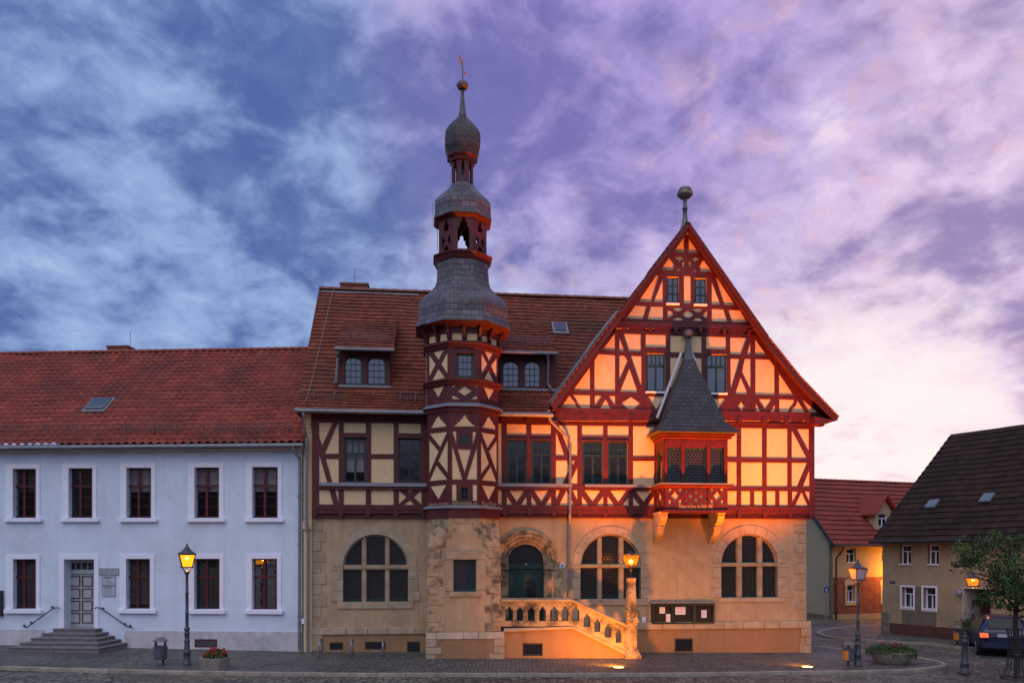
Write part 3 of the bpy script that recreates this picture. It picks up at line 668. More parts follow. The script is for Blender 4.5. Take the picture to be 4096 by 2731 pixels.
framed(T, TH, pxs('Z4', [(200, 90), (1150, 90), (1150, 925), (200, 925)]), PL, W_L, d_up)
W_R = [('Z4', 1795, 322, 1957, 690), ('Z4', 1996, 326, 2157, 690), ('Z9', 368, 610, 604, 1112), ('Z9', 660, 614, 888, 1112)]
PR = [pxs('Z4', q) for q in ([(1700, 192), (1754, 192), (1754, 683), (1700, 683)], [(1795, 195), (1957, 198), (1957, 282), (1795, 282)], [(1996, 200), (2157, 203), (2157, 286), (1996, 284)],
    [(1700, 733), (1754, 733), (1754, 858), (1700, 858)], [(1815, 738), (1940, 738), (1877, 828)], [(1795, 782), (1845, 860), (1795, 860)], [(1957, 784), (1957, 860), (1905, 860)],
    [(2015, 738), (2140, 738), (2078, 828)], [(1996, 783), (2048, 860), (1996, 860)], [(2158, 783), (2158, 860), (2105, 860)])]
PR += [pxs('Z9', q) for q in ([(68, 505), (165, 775), (68, 775)], [(100, 428), (313, 430), (313, 778), (232, 778)], [(68, 828), (190, 828), (225, 920), (165, 1045), (140, 1098), (68, 1098)],
    [(252, 832), (293, 832), (262, 892)], [(313, 908), (313, 1098), (222, 1098)], [(68, 1168), (125, 1168), (68, 1285)], [(190, 1170), (280, 1345), (98, 1345)], [(258, 1168), (313, 1168), (313, 1285)],
    [(388, 1168), (583, 1172), (487, 1300)], [(365, 1237), (445, 1345), (365, 1345)], [(607, 1240), (607, 1345), (523, 1345)], [(683, 1172), (875, 1172), (778, 1305)], [(658, 1237), (738, 1345), (658, 1345)],
    [(897, 1240), (897, 1345), (820, 1345)], [(972, 1175), (1165, 1175), (1068, 1298)], [(947, 1240), (1030, 1345), (947, 1345)], [(1185, 1240), (1185, 1345), (1105, 1345)],
    [(365, 432), (607, 435), (607, 550), (365, 548)], [(658, 435), (896, 438), (896, 553), (658, 552)], [(947, 437), (1190, 440), (1190, 785), (947, 785)], [(947, 835), (1190, 835), (1190, 1105), (947, 1105)])]
PR += [pxs('Z8', q) for q in ([(1480, 215), (1563, 217), (1563, 448), (1480, 448)], [(1480, 485), (1563, 485), (1563, 677), (1480, 677)], [(1480, 712), (1563, 712), (1563, 827), (1480, 827)],
    [(1598, 217), (1762, 220), (1762, 452), (1598, 450)], [(1598, 487), (1762, 487), (1762, 677), (1598, 677)], [(1798, 222), (1960, 224), (1960, 455), (1798, 453)], [(1798, 488), (1960, 490), (1960, 677), (1798, 677)],
    [(2032, 226), (2128, 226), (2128, 405)], [(1994, 232), (2113, 455), (1994, 455)], [(1994, 490), (2115, 490), (2035, 677), (1994, 677)], [(2133, 545), (2133, 677), (2080, 677)],
    [(1598, 712), (1668, 712), (1668, 827), (1598, 827)], [(1700, 712), (1763, 712), (1763, 827), (1700, 827)], [(1798, 712), (1865, 712), (1865, 827), (1798, 827)], [(1898, 712), (1962, 712), (1962, 827), (1898, 827)],
    [(1998, 715), (2045, 715), (1998, 800)], [(2070, 718), (2120, 827), (2020, 827)], [(2093, 715), (2133, 715), (2133, 800)])]
framed(T, TH, pxs('Z8', [(-360, 80), (2172, 130), (2172, 888), (-360, 888)]), PR, W_R, d_up)
# corner return on the right, floor of the overhang
rt = MB(); sr = Sx(3258, d_up+.03); zj = Zy(2053, 2800, d_up); rt.pbox(T, sr-.25, sr-.004, zj, Zy(1660, 3255, d_up), -10.5, d_up-.13); rt.build('gable_wall', cream, TH)
ov = MB()
for a, b in ((1250, 1705), (1994, 3257)): ov.pbox(T, Sx(a), Sx(b, d_up)-.01, zj-.04, zj+.02, -.3, d_up-.02)
ov.build('overhang_soffit', timber_d, TH)
# jetty: recessed beam, moulded sill beam, beam ends with pointed feet
def jetty(x0, x1, ytop, ymid, ybot, posts, d, wpost, point=False, name='jetty'):
    m = MB(); zt_, zm, zb_ = (Zy(y, (x0+x1)/2, d) for y in (ytop, ymid, ybot)); a, b = Sx(x0, d), Sx(x1, d)
    m.pbox(T, a, b, zb_, zm, -.01, d-.07)
    m.pbox(T, a, b, zb_-.0, zb_+.07, d-.07, d-.045); m.pbox(T, a, b, zm-.03, zt_, d-.02, d+.055)
    k = a
    for xp in posts:
        s = Sx(xp, d); w = wpost
        m.pbox(T, s-w/2, s+w/2, zb_+.10, zm-.032, d-.07, d+.07); m.pbox(T, s-w/2+.02, s+w/2-.02, zb_+.04, zb_+.10, d-.07, d+.045)
        if point: m.poly(T, [(s-w/2, zb_+.10), (s, zb_-.01), (s+w/2, zb_+.10)], d-.06, d+.072)
    for i in range(len(posts)-1):       # chamfered fillets between the beam ends
        s_a, s_b = Sx(posts[i], d)+wpost*.9, Sx(posts[i+1], d)-wpost*.9
        m.pbox(T, s_a, s_b, zm-.10, zm-.032, d-.07, d+.02); m.pbox(T, s_a+.05, s_b-.05, zm-.17, zm-.10, d-.07, d-.02)
    return m.build(name, timber, TH)
jetty(1248, 1705, 2018, 2034, 2070, [1150+.48895*x for x in (222, 437, 660, 887, 1110)], d_up, .17, True)
jetty(1994, 3257, 2022, 2036, 2072, [1150+.48895*x for x in (1775, 1978, 2178)]+[2150+.5102*x for x in (330, 530, 730, 880, 1580, 1778, 1975, 2140)], d_up, .15)
# ledges under the windows
for a, b, fr, y0, y1 in ((258, 1140, 'Z4', 679, 699), (1712, 2330, 'Z4', 684, 704)):
    l = MB(); l.xbox(T, fr, a, y0, b, y1, d_up, d_up+.16); l.build('ledge', zinc_l, TH)
    l = MB(); l.xbox(T, fr, a, y1+.5, b, y1+26, d_up, d_up+.11); l.build('sill_beam', timber, TH)
l = MB(); l.xbox(T, 'Z9', 400, 1107, 1215, 1129, d_up, d_up+.16); l.build('ledge', zinc_l, TH)
l = MB(); l.xbox(T, 'Z9', 400, 1130, 1215, 1160, d_up, d_up+.11); l.build('sill_beam', timber, TH)
# windows of the upper floor
dw = d_up-.05
window(T, TH, *W_L[0], dw, green, fw=.07, transom=.36, top=(3, 1), bot=(2, 1), pane=glass_s, curtain=(.22, 1.0), mid=.07)
window(T, TH, *W_L[1], dw, mat('dark_frame', (.018, .022, .02), .5), fw=.07, transom=.34, top=(3, 2), bot=(2, 1), mid=.06)
for w in W_R: window(T, TH, *w, dw, green, fw=.075, transom=.33, top=(4, 2), bot=(2, 1), mid=.075)
for w in W_R+W_L:       # heads
    h = MB(); f, x0, y0, x1, y1 = w; k = 10 if f == 'Z4' else 14
    h.xbox(T, f, x0-4, y0-k, x1+4, y0+1, d_up+.031, d_up+.07); h.build('window_head', timber, TH)

# ---- gable
OUT1 = pxs('Z7', [(75, 1500), (470, 988), (1402, 988), (1640, 1285), (1850, 1512), (1850, 1540), (75, 1540)])
W_G1 = [('Z7', 682, 1118, 802, 1356), ('Z7', 1057, 1124, 1188, 1364)]
PG1 = [pxs('Z7', q) for q in ([(487, 993), (485, 1098), (408, 1096)], [(514, 1020), (546, 1102), (514, 1102)], [(538, 993), (648, 997), (648, 1105), (574, 1103)], [(678, 998), (805, 1002), (805, 1080), (678, 1077)],
    [(833, 1003), (1030, 1010), (1030, 1113), (833, 1110)], [(1058, 1010), (1183, 1015), (1183, 1092), (1058, 1088)], [(1208, 1017), (1313, 1020), (1275, 1125), (1210, 1122)], [(1337, 1045), (1337, 1125), (1312, 1125)],
    [(1365, 1028), (1437, 1128), (1365, 1125)], [(385, 1122), (487, 1128), (487, 1355), (358, 1352), (358, 1160)], [(330, 1205), (330, 1352), (223, 1350)], [(514, 1130), (545, 1132), (567, 1165), (514, 1285)],
    [(583, 1132), (652, 1135), (652, 1330)], [(577, 1212), (628, 1360), (518, 1357)], [(833, 1140), (1030, 1145), (1030, 1330), (833, 1330)], [(1210, 1150), (1270, 1152), (1213, 1350)],
    [(1300, 1152), (1337, 1152), (1337, 1345), (1283, 1235)], [(1275, 1268), (1320, 1373), (1240, 1372)], [(1367, 1153), (1455, 1157), (1487, 1200), (1487, 1378), (1367, 1375)], [(1515, 1243), (1607, 1380), (1515, 1378)],
    [(203, 1380), (215, 1402), (236, 1426), (243, 1448), (264, 1462), (270, 1473), (135, 1473)], [(222, 1378), (330, 1380), (330, 1475), (278, 1475), (270, 1452), (250, 1432), (244, 1408), (228, 1396)],
    [(360, 1382), (410, 1382), (360, 1447)], [(428, 1408), (470, 1476), (380, 1476)], [(445, 1384), (487, 1384), (487, 1447)], [(587, 1390), (647, 1432), (587, 1476), (523, 1432)], [(688, 1385), (800, 1388), (745, 1467)],
    [(1085, 1398), (1183, 1400), (1132, 1465)], [(1278, 1417), (1289, 1440), (1311, 1449), (1290, 1459), (1280, 1480), (1268, 1458), (1248, 1447), (1268, 1438)], [(1385, 1403), (1470, 1405), (1427, 1468)],
    [(1370, 1430), (1408, 1495), (1370, 1493)], [(1490, 1437), (1490, 1497), (1452, 1495)], [(1517, 1405), (1612, 1408), (1603, 1440), (1582, 1462), (1565, 1497), (1517, 1497)],
    [(1630, 1412), (1690, 1502), (1585, 1500), (1598, 1466), (1622, 1444)], [(1648, 1395), (1780, 1505), (1712, 1502)])]
framed(T, TH, OUT1, PG1, W_G1, d_g1, 'timber_frame')
OUT2 = pxs('Z7', [(500, 920), (945, 325), (1382, 945), (1382, 960), (500, 960)])
W_G2 = [('Z7', 812, 638, 887, 802), ('Z7', 986, 647, 1061, 808)]
PG2 = [pxs('Z7', q) for q in ([(920, 390), (920, 486), (855, 483)], [(948, 395), (1013, 490), (948, 487)], [(825, 520), (843, 540), (846, 548), (860, 558), (852, 570), (858, 580), (848, 597), (775, 595)],
    [(852, 512), (925, 515), (910, 530), (898, 533), (890, 542), (880, 530), (868, 528)], [(921, 540), (921, 583), (907, 572), (910, 562), (903, 557)], [(885, 582), (892, 590), (902, 592), (905, 601), (870, 599)],
    [(970, 518), (1018, 520), (1006, 534), (995, 537), (990, 546), (982, 536), (974, 532)], [(1043, 533), (1097, 608), (1030, 606), (1018, 590), (1020, 580), (1012, 572), (1024, 562), (1026, 550)],
    [(972, 606), (980, 598), (988, 588), (994, 598), (1004, 607)], [(951, 540), (966, 555), (960, 562), (964, 571), (951, 580)],
    [(918, 632), (962, 634), (962, 805), (918, 803)], [(748, 628), (763, 630), (712, 795), (635, 792)], [(787, 652), (787, 797), (730, 795)], [(1092, 665), (1148, 812), (1092, 810)], [(1115, 640), (1130, 648), (1240, 817), (1172, 815)],
    [(615, 818), (685, 822), (660, 902), (557, 898)], [(712, 823), (788, 825), (788, 907), (690, 904)], [(845, 830), (918, 832), (900, 848), (880, 855), (862, 848)], [(816, 845), (838, 852), (855, 870), (838, 885), (816, 893)],
    [(945, 850), (965, 858), (980, 873), (965, 888), (945, 895), (924, 888), (910, 872), (924, 857)], [(970, 835), (1040, 838), (1022, 853), (1003, 858), (986, 852)], [(1065, 855), (1065, 898), (1046, 889), (1035, 876), (1046, 863)],
    [(882, 888), (904, 895), (918, 911), (846, 909), (860, 896)], [(1005, 892), (1025, 899), (1040, 915), (972, 913), (985, 899)],
    [(1093, 838), (1167, 842), (1192, 920), (1093, 917)], [(1195, 845), (1270, 848), (1316, 923), (1222, 922)])]
framed(T, TH, OUT2, PG2, W_G2, d_g2, 'timber_frame')
jetty(2205, 3300, 1640, 1658, 1692, [2150+.63776*x for x in (270, 430, 590, 745, 1265, 1420, 1560, 1700)], d_g1, .17)
jetty(2460, 3030, 1293, 1308, 1336, [2150+.63776*x for x in (545, 705, 865, 1020, 1170, 1325)], d_g2, .15)
for w in W_G1: window(T, TH, *w, d_g1-.05, green, fw=.06, transom=.33, top=(4, 1), bot=(2, 1), pane=glass_b, mid=.06)
for w in W_G2: window(T, TH, *w, d_g2-.05, green, fw=.05, bot=(2, 3), pane=glass_b, mid=.045)
sl_ = MB()
for f, x0, y0, x1, y1 in W_G1+W_G2:
    d = d_g1 if y0 > 900 else d_g2; sl_ = MB(); sl_.xbox(T, f, x0-2, y1+.5, x1+4, y1+9, d-.1, d+.10); sl_.build('sill', white_t, TH)
# roof over the gable
VL = pxs('Z7', [(945, 303), (505, 872), (85, 1447)]); VR = pxs('Z7', [(945, 303), (1447, 1022), (1640, 1262), (1888, 1522)])
DV = .80
vl = [T.sz(q, DV) for q in VL]; vr = [T.sz(q, DV) for q in VR]
BACKD = -4.3
rf = MB()
tile_patch(rf, T.pt(*vl[2], BACKD), T.pt(*vl[2], DV), T.pt(*vl[0], BACKD), T.pt(*vl[0], DV), 30, 44, 'plain', .03, 5)
for i in range(3):
    tile_patch(rf, T.pt(*vr[i+1], DV), T.pt(*vr[i+1], BACKD if i < 1 else -10), T.pt(*vr[i], DV), T.pt(*vr[i], BACKD if i < 1 else -10), 24, (26, 9, 10)[i], 'plain', .03, 4)
xroof = rf.build('cross_gable_roof', t_th, TH)
bk = MB(); bk.poly(T, [vl[2], (vr[1][0], vl[2][1]), vr[1], vl[0]], BACKD, BACKD+.02); bk.build('gable_back', timber_d, TH)
# verge boards and soffits
vb = MB()
def verge(pts, d, w, th, side, lift=0):
    for i in range(len(pts)-1):
        a, b = Vector(pts[i]), Vector(pts[i+1]); t = (b-a).normalized(); nn = Vector((t.y, -t.x))*side
        q = [a, b, b+nn*w, a+nn*w]
        vb.hexa([T.pt(p[0], p[1]+lift, d) for p in q]+[T.pt(p[0], p[1]+lift, d-th) for p in q])
verge(vl, DV-.01, .19, .10, -1); verge(vr, DV-.01, .17, .10, 1)
verge(vl[:2], DV+.10, .10, .11, -1, .02); verge(vr[:2], DV+.10, .10, .11, 1, .02)
vb.build('bargeboard', timber_d, TH)
sf = MB()
for pts, sd in ((vl, 1), (vr, -1)):
    for i in range(len(pts)-1):
        a, b = pts[i], pts[i+1]; sf.quad(T.pt(a[0], a[1]-.07, DV-.02), T.pt(b[0], b[1]-.07, DV-.02), T.pt(b[0], b[1]-.07, -.2), T.pt(a[0], a[1]-.07, -.2))
sf.build('verge_soffit', timber_d, TH)
# box under the right eave
eb = MB(); e1, e2 = T.sz(px('Z8', (2342, 150)), DV), T.sz(px('Z8', (2175, 205)), d_up+.03)
eb.poly(T, [(e2[0]-.3, e1[1]+.10), (e1[0]-.02, e1[1]-.02), (e2[0]-.02, e2[1]), (e2[0]-.3, e2[1])], .1, DV-.05); eb.build('eave_box', timber, TH)
# verge tiles: small steps along the edge
vt = MB()
for pts in (vl, vr):
    for i in range(len(pts)-1):
        a, b = Vector(pts[i]), Vector(pts[i+1]); n = max(1, int((b-a).length/.24)); t = (b-a).normalized(); nn = Vector((-t.y, t.x)) if t.x > 0 else Vector((t.y, -t.x))
        for k in range(n):
            p, q = a.lerp(b, k/n), a.lerp(b, (k+1)/n-.01)
            vt.hexa([T.pt(*(p+nn*.03), DV+.03), T.pt(*q, DV+.03), T.pt(*(q+nn*.055), DV+.03), T.pt(*(p+nn*.05), DV+.03), T.pt(*(p+nn*.03), DV-.22), T.pt(*q, DV-.22), T.pt(*(q+nn*.055), DV-.22), T.pt(*(p+nn*.05), DV-.22)])
vt.build('verge_tile', t_th if False else mat('verge_tiles', (.18, .05, .035), .75, .3, 6), TH)
# finial on the gable point
ap = T.pt(vl[0][0], vl[0][1], .30); fz = T.sz(px('Z7', (925, 75)), .3)[1]-vl[0][1]; fn = MB(); sc = fz/2.0
fx = T.at(px('Z7', (925, 200)), .3); c0 = Vector((fx.x, fx.y, vl[0][1]))
fn.lathe(c0, [(.34*sc, -.30*sc), (.24*sc, 0), (.15*sc, .25*sc), (.11*sc, .6*sc), (.10*sc, .93*sc), (.135*sc, .94*sc), (.135*sc, .98*sc), (.10*sc, 1.0*sc), (.09*sc, 1.42*sc), (.2*sc, 1.45*sc), (.36*sc, 1.58*sc), (.38*sc, 1.68*sc), (.30*sc, 1.74*sc), (.33*sc, 1.80*sc), (.27*sc, 1.92*sc), (.1*sc, 1.99*sc), (.02*sc, 2.0*sc)], 18)
fn.build('gable_finial', mat('finial_zinc', (.17, .15, .14), .5, .2, 6, metal=.3), TH, smooth=True)

# ---- main roof
RE_d, RR_d = .62, -5.3
eLs, eLz = T.sz(px('Z4', (60, 72)), RE_d); rLs, rLz = T.sz(px('Z3', (385, 128)), RR_d)
eRs = vl[0][0]; rRs = vl[0][0]
_, rRz = T.sz((2418, 1203), RR_d); rz = (rLz+rRz)/2
kf = .16
kz = eLz+(rz-eLz)*kf*.80; kd = RE_d+(RR_d-RE_d)*kf; ks = eLs+(rLs-eLs)*kf
mr_ = MB()
tile_patch(mr_, T.pt(eLs, eLz, RE_d), T.pt(eRs, eLz, RE_d), T.pt(eLs, kz, kd), T.pt(eRs, kz, kd), 72, 6, 'plain', .03, 6)
tile_patch(mr_, T.pt(eLs, kz, kd), T.pt(eRs, kz, kd), T.pt(eLs, rz, RR_d), T.pt(eRs, rz, RR_d), 72, 27, 'plain', .03, 6)
# tiles that would lie under the cross gable roof are left out
dv = Vector(vl[0])-Vector(vl[2]); pn = Vector((dv.y, -dv.x)).normalized(); keep = []
loc_inv = WM['town_hall'].inverted()
sv_ = [loc_inv@v for v in mr_.v]
for i, f in enumerate(mr_.f):
    if max((Vector((sv_[k].x, sv_[k].z))-Vector(vl[2])).dot(pn) for k in f) < .20: keep.append(i)
mr_.uv = {n_: mr_.uv[i] for n_, i in enumerate(keep)}; mr_.f = [mr_.f[i] for i in keep]; mr_.m = [0]*len(keep)
mroof = mr_.build('main_roof', t_th, TH)
ms = MB()
ms.quad(T.pt(eLs, eLz-.05, RE_d-.02), T.pt(vl[2][0]+.1, eLz-.05, RE_d-.02), T.pt(vl[2][0]+.1, eLz-.05, -.1), T.pt(eLs, eLz-.05, -.1))
ms.poly(T, [(eLs, 7.9), (eLs+.02, 7.9), (eLs+.02, 8.0), (eLs, 8.0)], -.2, -.1)
# rear slope and the verge end
ms.quad(T.pt(eLs, eLz, -11.2), T.pt(eRs, eLz, -11.2), T.pt(eRs, rz, RR_d), T.pt(eLs, rz, RR_d))
ms.add([T.pt(eLs+.02, eLz-.1, RE_d), T.pt(eLs+.02, kz-.05, kd), T.pt(eLs+.02, rz-.05, RR_d), T.pt(eLs+.02, eLz-.1, -11.2)], [[0, 1, 2, 3]])
ms.quad(T.pt(eRs, eLz, -11.2), T.pt(vr[1][0], eLz, -11.2), T.pt(vr[1][0], vl[0][1]-.4, BACKD-.3), T.pt(eRs, vl[0][1]-.4, BACKD-.3))
ms.build('roof_underside', timber_d, TH)
def on_main(sx_, sy_):      # sight line of a photo pixel meeting the main slope: returns (along, up, d)
    lo, hi = RR_d, RE_d
    for _ in range(40):
        m = (lo+hi)/2; s, z = T.sz((sx_, sy_), m); zr = kz+(rz-kz)*(kd-m)/(kd-RR_d) if m < kd else eLz+(kz-eLz)*(RE_d-m)/(RE_d-kd)
        if z > zr: hi = m
        else: lo = m
    s, z = T.sz((sx_, sy_), lo); return s, z, lo
def slope_z(d): return kz+(rz-kz)*(kd-d)/(kd-RR_d) if d < kd else eLz+(kz-eLz)*(RE_d-d)/(RE_d-kd)
# ridge tiles
def ridge(P, sA, sB, z, d, m, parent, n, r=.13):
    k = MB()
    for i in range(n):
        a, b = sA+(sB-sA)*i/n, sA+(sB-sA)*(i+1)/n+.03
        vs = []
        for s, rr in ((a, r), (b, r*.82)):
            vs += [P.pt(s, z-.05+rr*math.sin(math.pi*j/6), d+rr*math.cos(math.pi*j/6)) for j in range(7)]
        k.add(vs, [[j, j+1, j+8, j+7] for j in range(6)]+[[j for j in range(7)]])
    return k.build('ridge_tile', m, parent)
ridge(T, eLs, eRs, rz+.06, RR_d, mat('ridge_tiles', (.22, .07, .045), .75, .3, 4), TH, 32)
k = MB(); k.pbox(T, eLs+.1, rLs+3.7, rz-.17, rz-.08, RR_d+.10, RR_d+.16); k.build('ridge_flashing', zinc_l, TH)
rx = MB()
for i in range(14):
    d0 = DV-.05-(DV-BACKD)*i/14; d1 = DV-.05-(DV-BACKD)*(i+1)/14-.03; vs = []
    for d, rr in ((d0, .11), (d1, .09)): vs += [T.pt(vl[0][0]+rr*math.cos(math.pi*j/6), vl[0][1]-.03+rr*math.sin(math.pi*j/6), d) for j in range(7)]
    rx.add(vs, [[j, j+1, j+8, j+7] for j in range(6)])
rx.build('ridge_tile', MATS['ridge_tiles'], TH)
# valley flashing where the two roofs meet
va = MB(); prev = None
for i in range(41):
    d = RE_d-.02+(RR_d+.8-RE_d)*i/40; z = slope_z(d); 
    f = None
    for (p, q) in ((vl[2], vl[1]), (vl[1], vl[0])):
        if p[1] <= z <= q[1]: f = p[0]+(q[0]-p[0])*(z-p[1])/(q[1]-p[1])
    if f is None: continue
    cur = (T.pt(f-.13, z+.075, d), T.pt(f-.02, z+.12, d), T.pt(f+.10, z+.22, d-.0))
    if prev: va.quad(prev[0], prev[1], cur[1], cur[0]); va.quad(prev[1], prev[2], cur[2], cur[1])
    prev = cur
va.build('valley_flashing', pipe_m, TH)
# chimney, rods
ch = MB(); a, b = T.sz(px('Z3', (513, 70)), RR_d-.6), T.sz(px('Z3', (775, 78)), RR_d-.6)
ch.pbox(T, a[0], b[0], rz-.6, a[1]-.08, RR_d-1.1, RR_d-.6); ch.pbox(T, a[0]-.04, b[0]+.04, a[1]-.08, a[1], RR_d-1.14, RR_d-.56); ch.build('chimney', brick_r, TH)
rod = MB(); p0 = T.pt((a[0]+b[0])/2, a[1], RR_d-.8); p1 = T.at(px('Z3', (645, -62)), RR_d-.8); rod.tube([p0, Vector((p0.x, p0.y, p1.z))], .014, 6)
p0 = T.pt(eLs+.05, rz+.05, RR_d); p1 = T.at(px('Z3', (345, 60)), RR_d); rod.tube([p0, p1], .012, 6)
path = [on_main(*px('Z3', q)) for q in ((447, 140), (400, 330), (340, 600), (270, 900), (215, 1130), (180, 1240), (135, 1280))]
rod.tube([T.pt(s, z+.10, d) for s, z, d in path], .012, 5); rod.build('lightning_rod', mat('rod_metal', (.30, .22, .20), .5), TH)
# skylight on the right part
s, z, d = on_main(*px('Z7', (140, 965))); sk = MB()
nn = Vector((0, 0)); dn = (kd-RR_d); up = Vector((-(dn), rz-kz)).normalized()   # (d, z) going up the slope
def slope_box(mb, s0, s1, d, l, h0, h1, mi=0):
    ld, lz = up.x, up.y; nd_, nz = lz, -ld
    q = []
    for h in (h1, h0):
        for a, t in ((s0, 0), (s1, 0), (s1, l), (s0, l)): q.append(T.pt(a, slope_z(d)+lz*t+nz*h, d+ld*t+nd_*h))
    mb.hexa(q, mi)
slope_box(sk, s-.32, s+.30, d+.35, .85, .02, .12); slope_box(sk, s-.24, s+.22, d+.24, .6, .12, .16, 1)
sk.build('skylight', [zinc_l, glass_b], TH)
# snow guards
def snow_guard(c0, c1, frx, name='snow_guard', h=.22):
    a, b = on_main(*px(frx, c0)), on_main(*px(frx, c1)); m = MB(); d = (a[2]+b[2])/2; zr = slope_z(d)
    for t in (0, .5, 1): m.bar(T.pt(a[0], zr+.08+h*t, d+.02), T.pt(b[0], zr+.08+h*t, d+.02), .016)
    n = int((b[0]-a[0])/.12)
    for i in range(n+1): s = a[0]+(b[0]-a[0])*i/n; m.bar(T.pt(s, zr+.08, d+.02), T.pt(s, zr+.08+h, d+.02), .010)
    for t in (.25, .7): s = a[0]+(b[0]-a[0])*t; m.bar(T.pt(s, zr-.02, d+.06), T.pt(s, zr+h+.06, d+.04), .03); m.bar(T.pt(s, zr-.02, d+.06), T.pt(s, zr+.35, d-.3), .02)
    m.build(name, guard_m, TH)
snow_guard((145, 1205), (580, 1210), 'Z3'); snow_guard((1010, 1215), (1330, 1220), 'Z3'); snow_guard((-20, 1155), (360, 1165), 'Z7')
# gutters
gu = MB()
for x0, x1, fr in ((55, 1150, 'Z4'),):
    a, b = T.sz(px(fr, (x0, 75)), .70), T.sz(px(fr, (x1, 75)), .70)
    gu.tube([T.pt(a[0], eLz-.06, .70), T.pt(b[0], eLz-.06, .70)], .075, 10)
gu.build('gutter', pipe_m, TH)
gu = MB(); a, b = T.sz(px('Z4', (1715, 75)), .70), T.sz(px('Z4', (2172, 75)), .70); gu.tube([T.pt(a[0], eLz-.06, .70), T.pt(b[0], eLz-.06, .70)], .075, 10); gu.build('gutter', pipe_m, TH)
# rafters' feet under the right eave
rf_ = MB()
for x in (1765, 1975, 2180): rf_.xbox(T, 'Z4', x-20, 110, x+20, 165, .1, .42)
rf_.xbox(T, 'Z4', 1715, 92, 2180, 112, .15, .30)
rf_.build('bracket', timber, TH)
# downpipes
dp = MB()
pts = [(2194, 1640, .70), (2197, 1668, .68), (2206, 1686, .62), (2272, 1752, .30), (2281, 1775, .27), (2280, 2045, .27), (2279, 2060, .25), (2277, 2095, .12), (2276, 2398, .12)]
dp.tube([T.at((x, y), d) for x, y, d in pts], .052, 10)
for y in (1905, 2030, 2250): dp.tube([T.at((2280, y), .27 if y < 2050 else .13)+Vector((0, 0, .02)), T.at((2280, y+6), .27 if y < 2050 else .13)], .066, 10)
dp.build('downpipe', pipe_m, TH)
dp = MB(); pts = [(1213, 1640, .70), (1213, 1660, .68), (1221, 1730, .35), (1226, 1750, .22), (1225, 2090, .22), (1231, 2125, .2), (1232, 2130, .18), (1231, 2618, .18)]
dp.tube([T.at((x, y), d) for x, y, d in pts], .052, 10); dp.build('downpipe', pipe_m, TH)
# end wall pier on the left, with its corbelled top
pr_ = MB(); a = T.sz((1214, 2300), .08); b = T.sz((1247, 2300), .08)
pr_.pbox(T, a[0], b[0], -.5, eLz-.08, -.4, .06)
for i in range(3): pr_.pbox(T, a[0]-.01, b[0]-.004, Zy(1725-14*i, 1230, .1), eLz-.08, .061, .10+.05*i)
pr_.pbox(T, a[0]-.02, b[0]-.004, Zy(2115, 1230, .1), Zy(2085, 1230, .1), .061, .14)
pr_.build('pier', cream, TH)

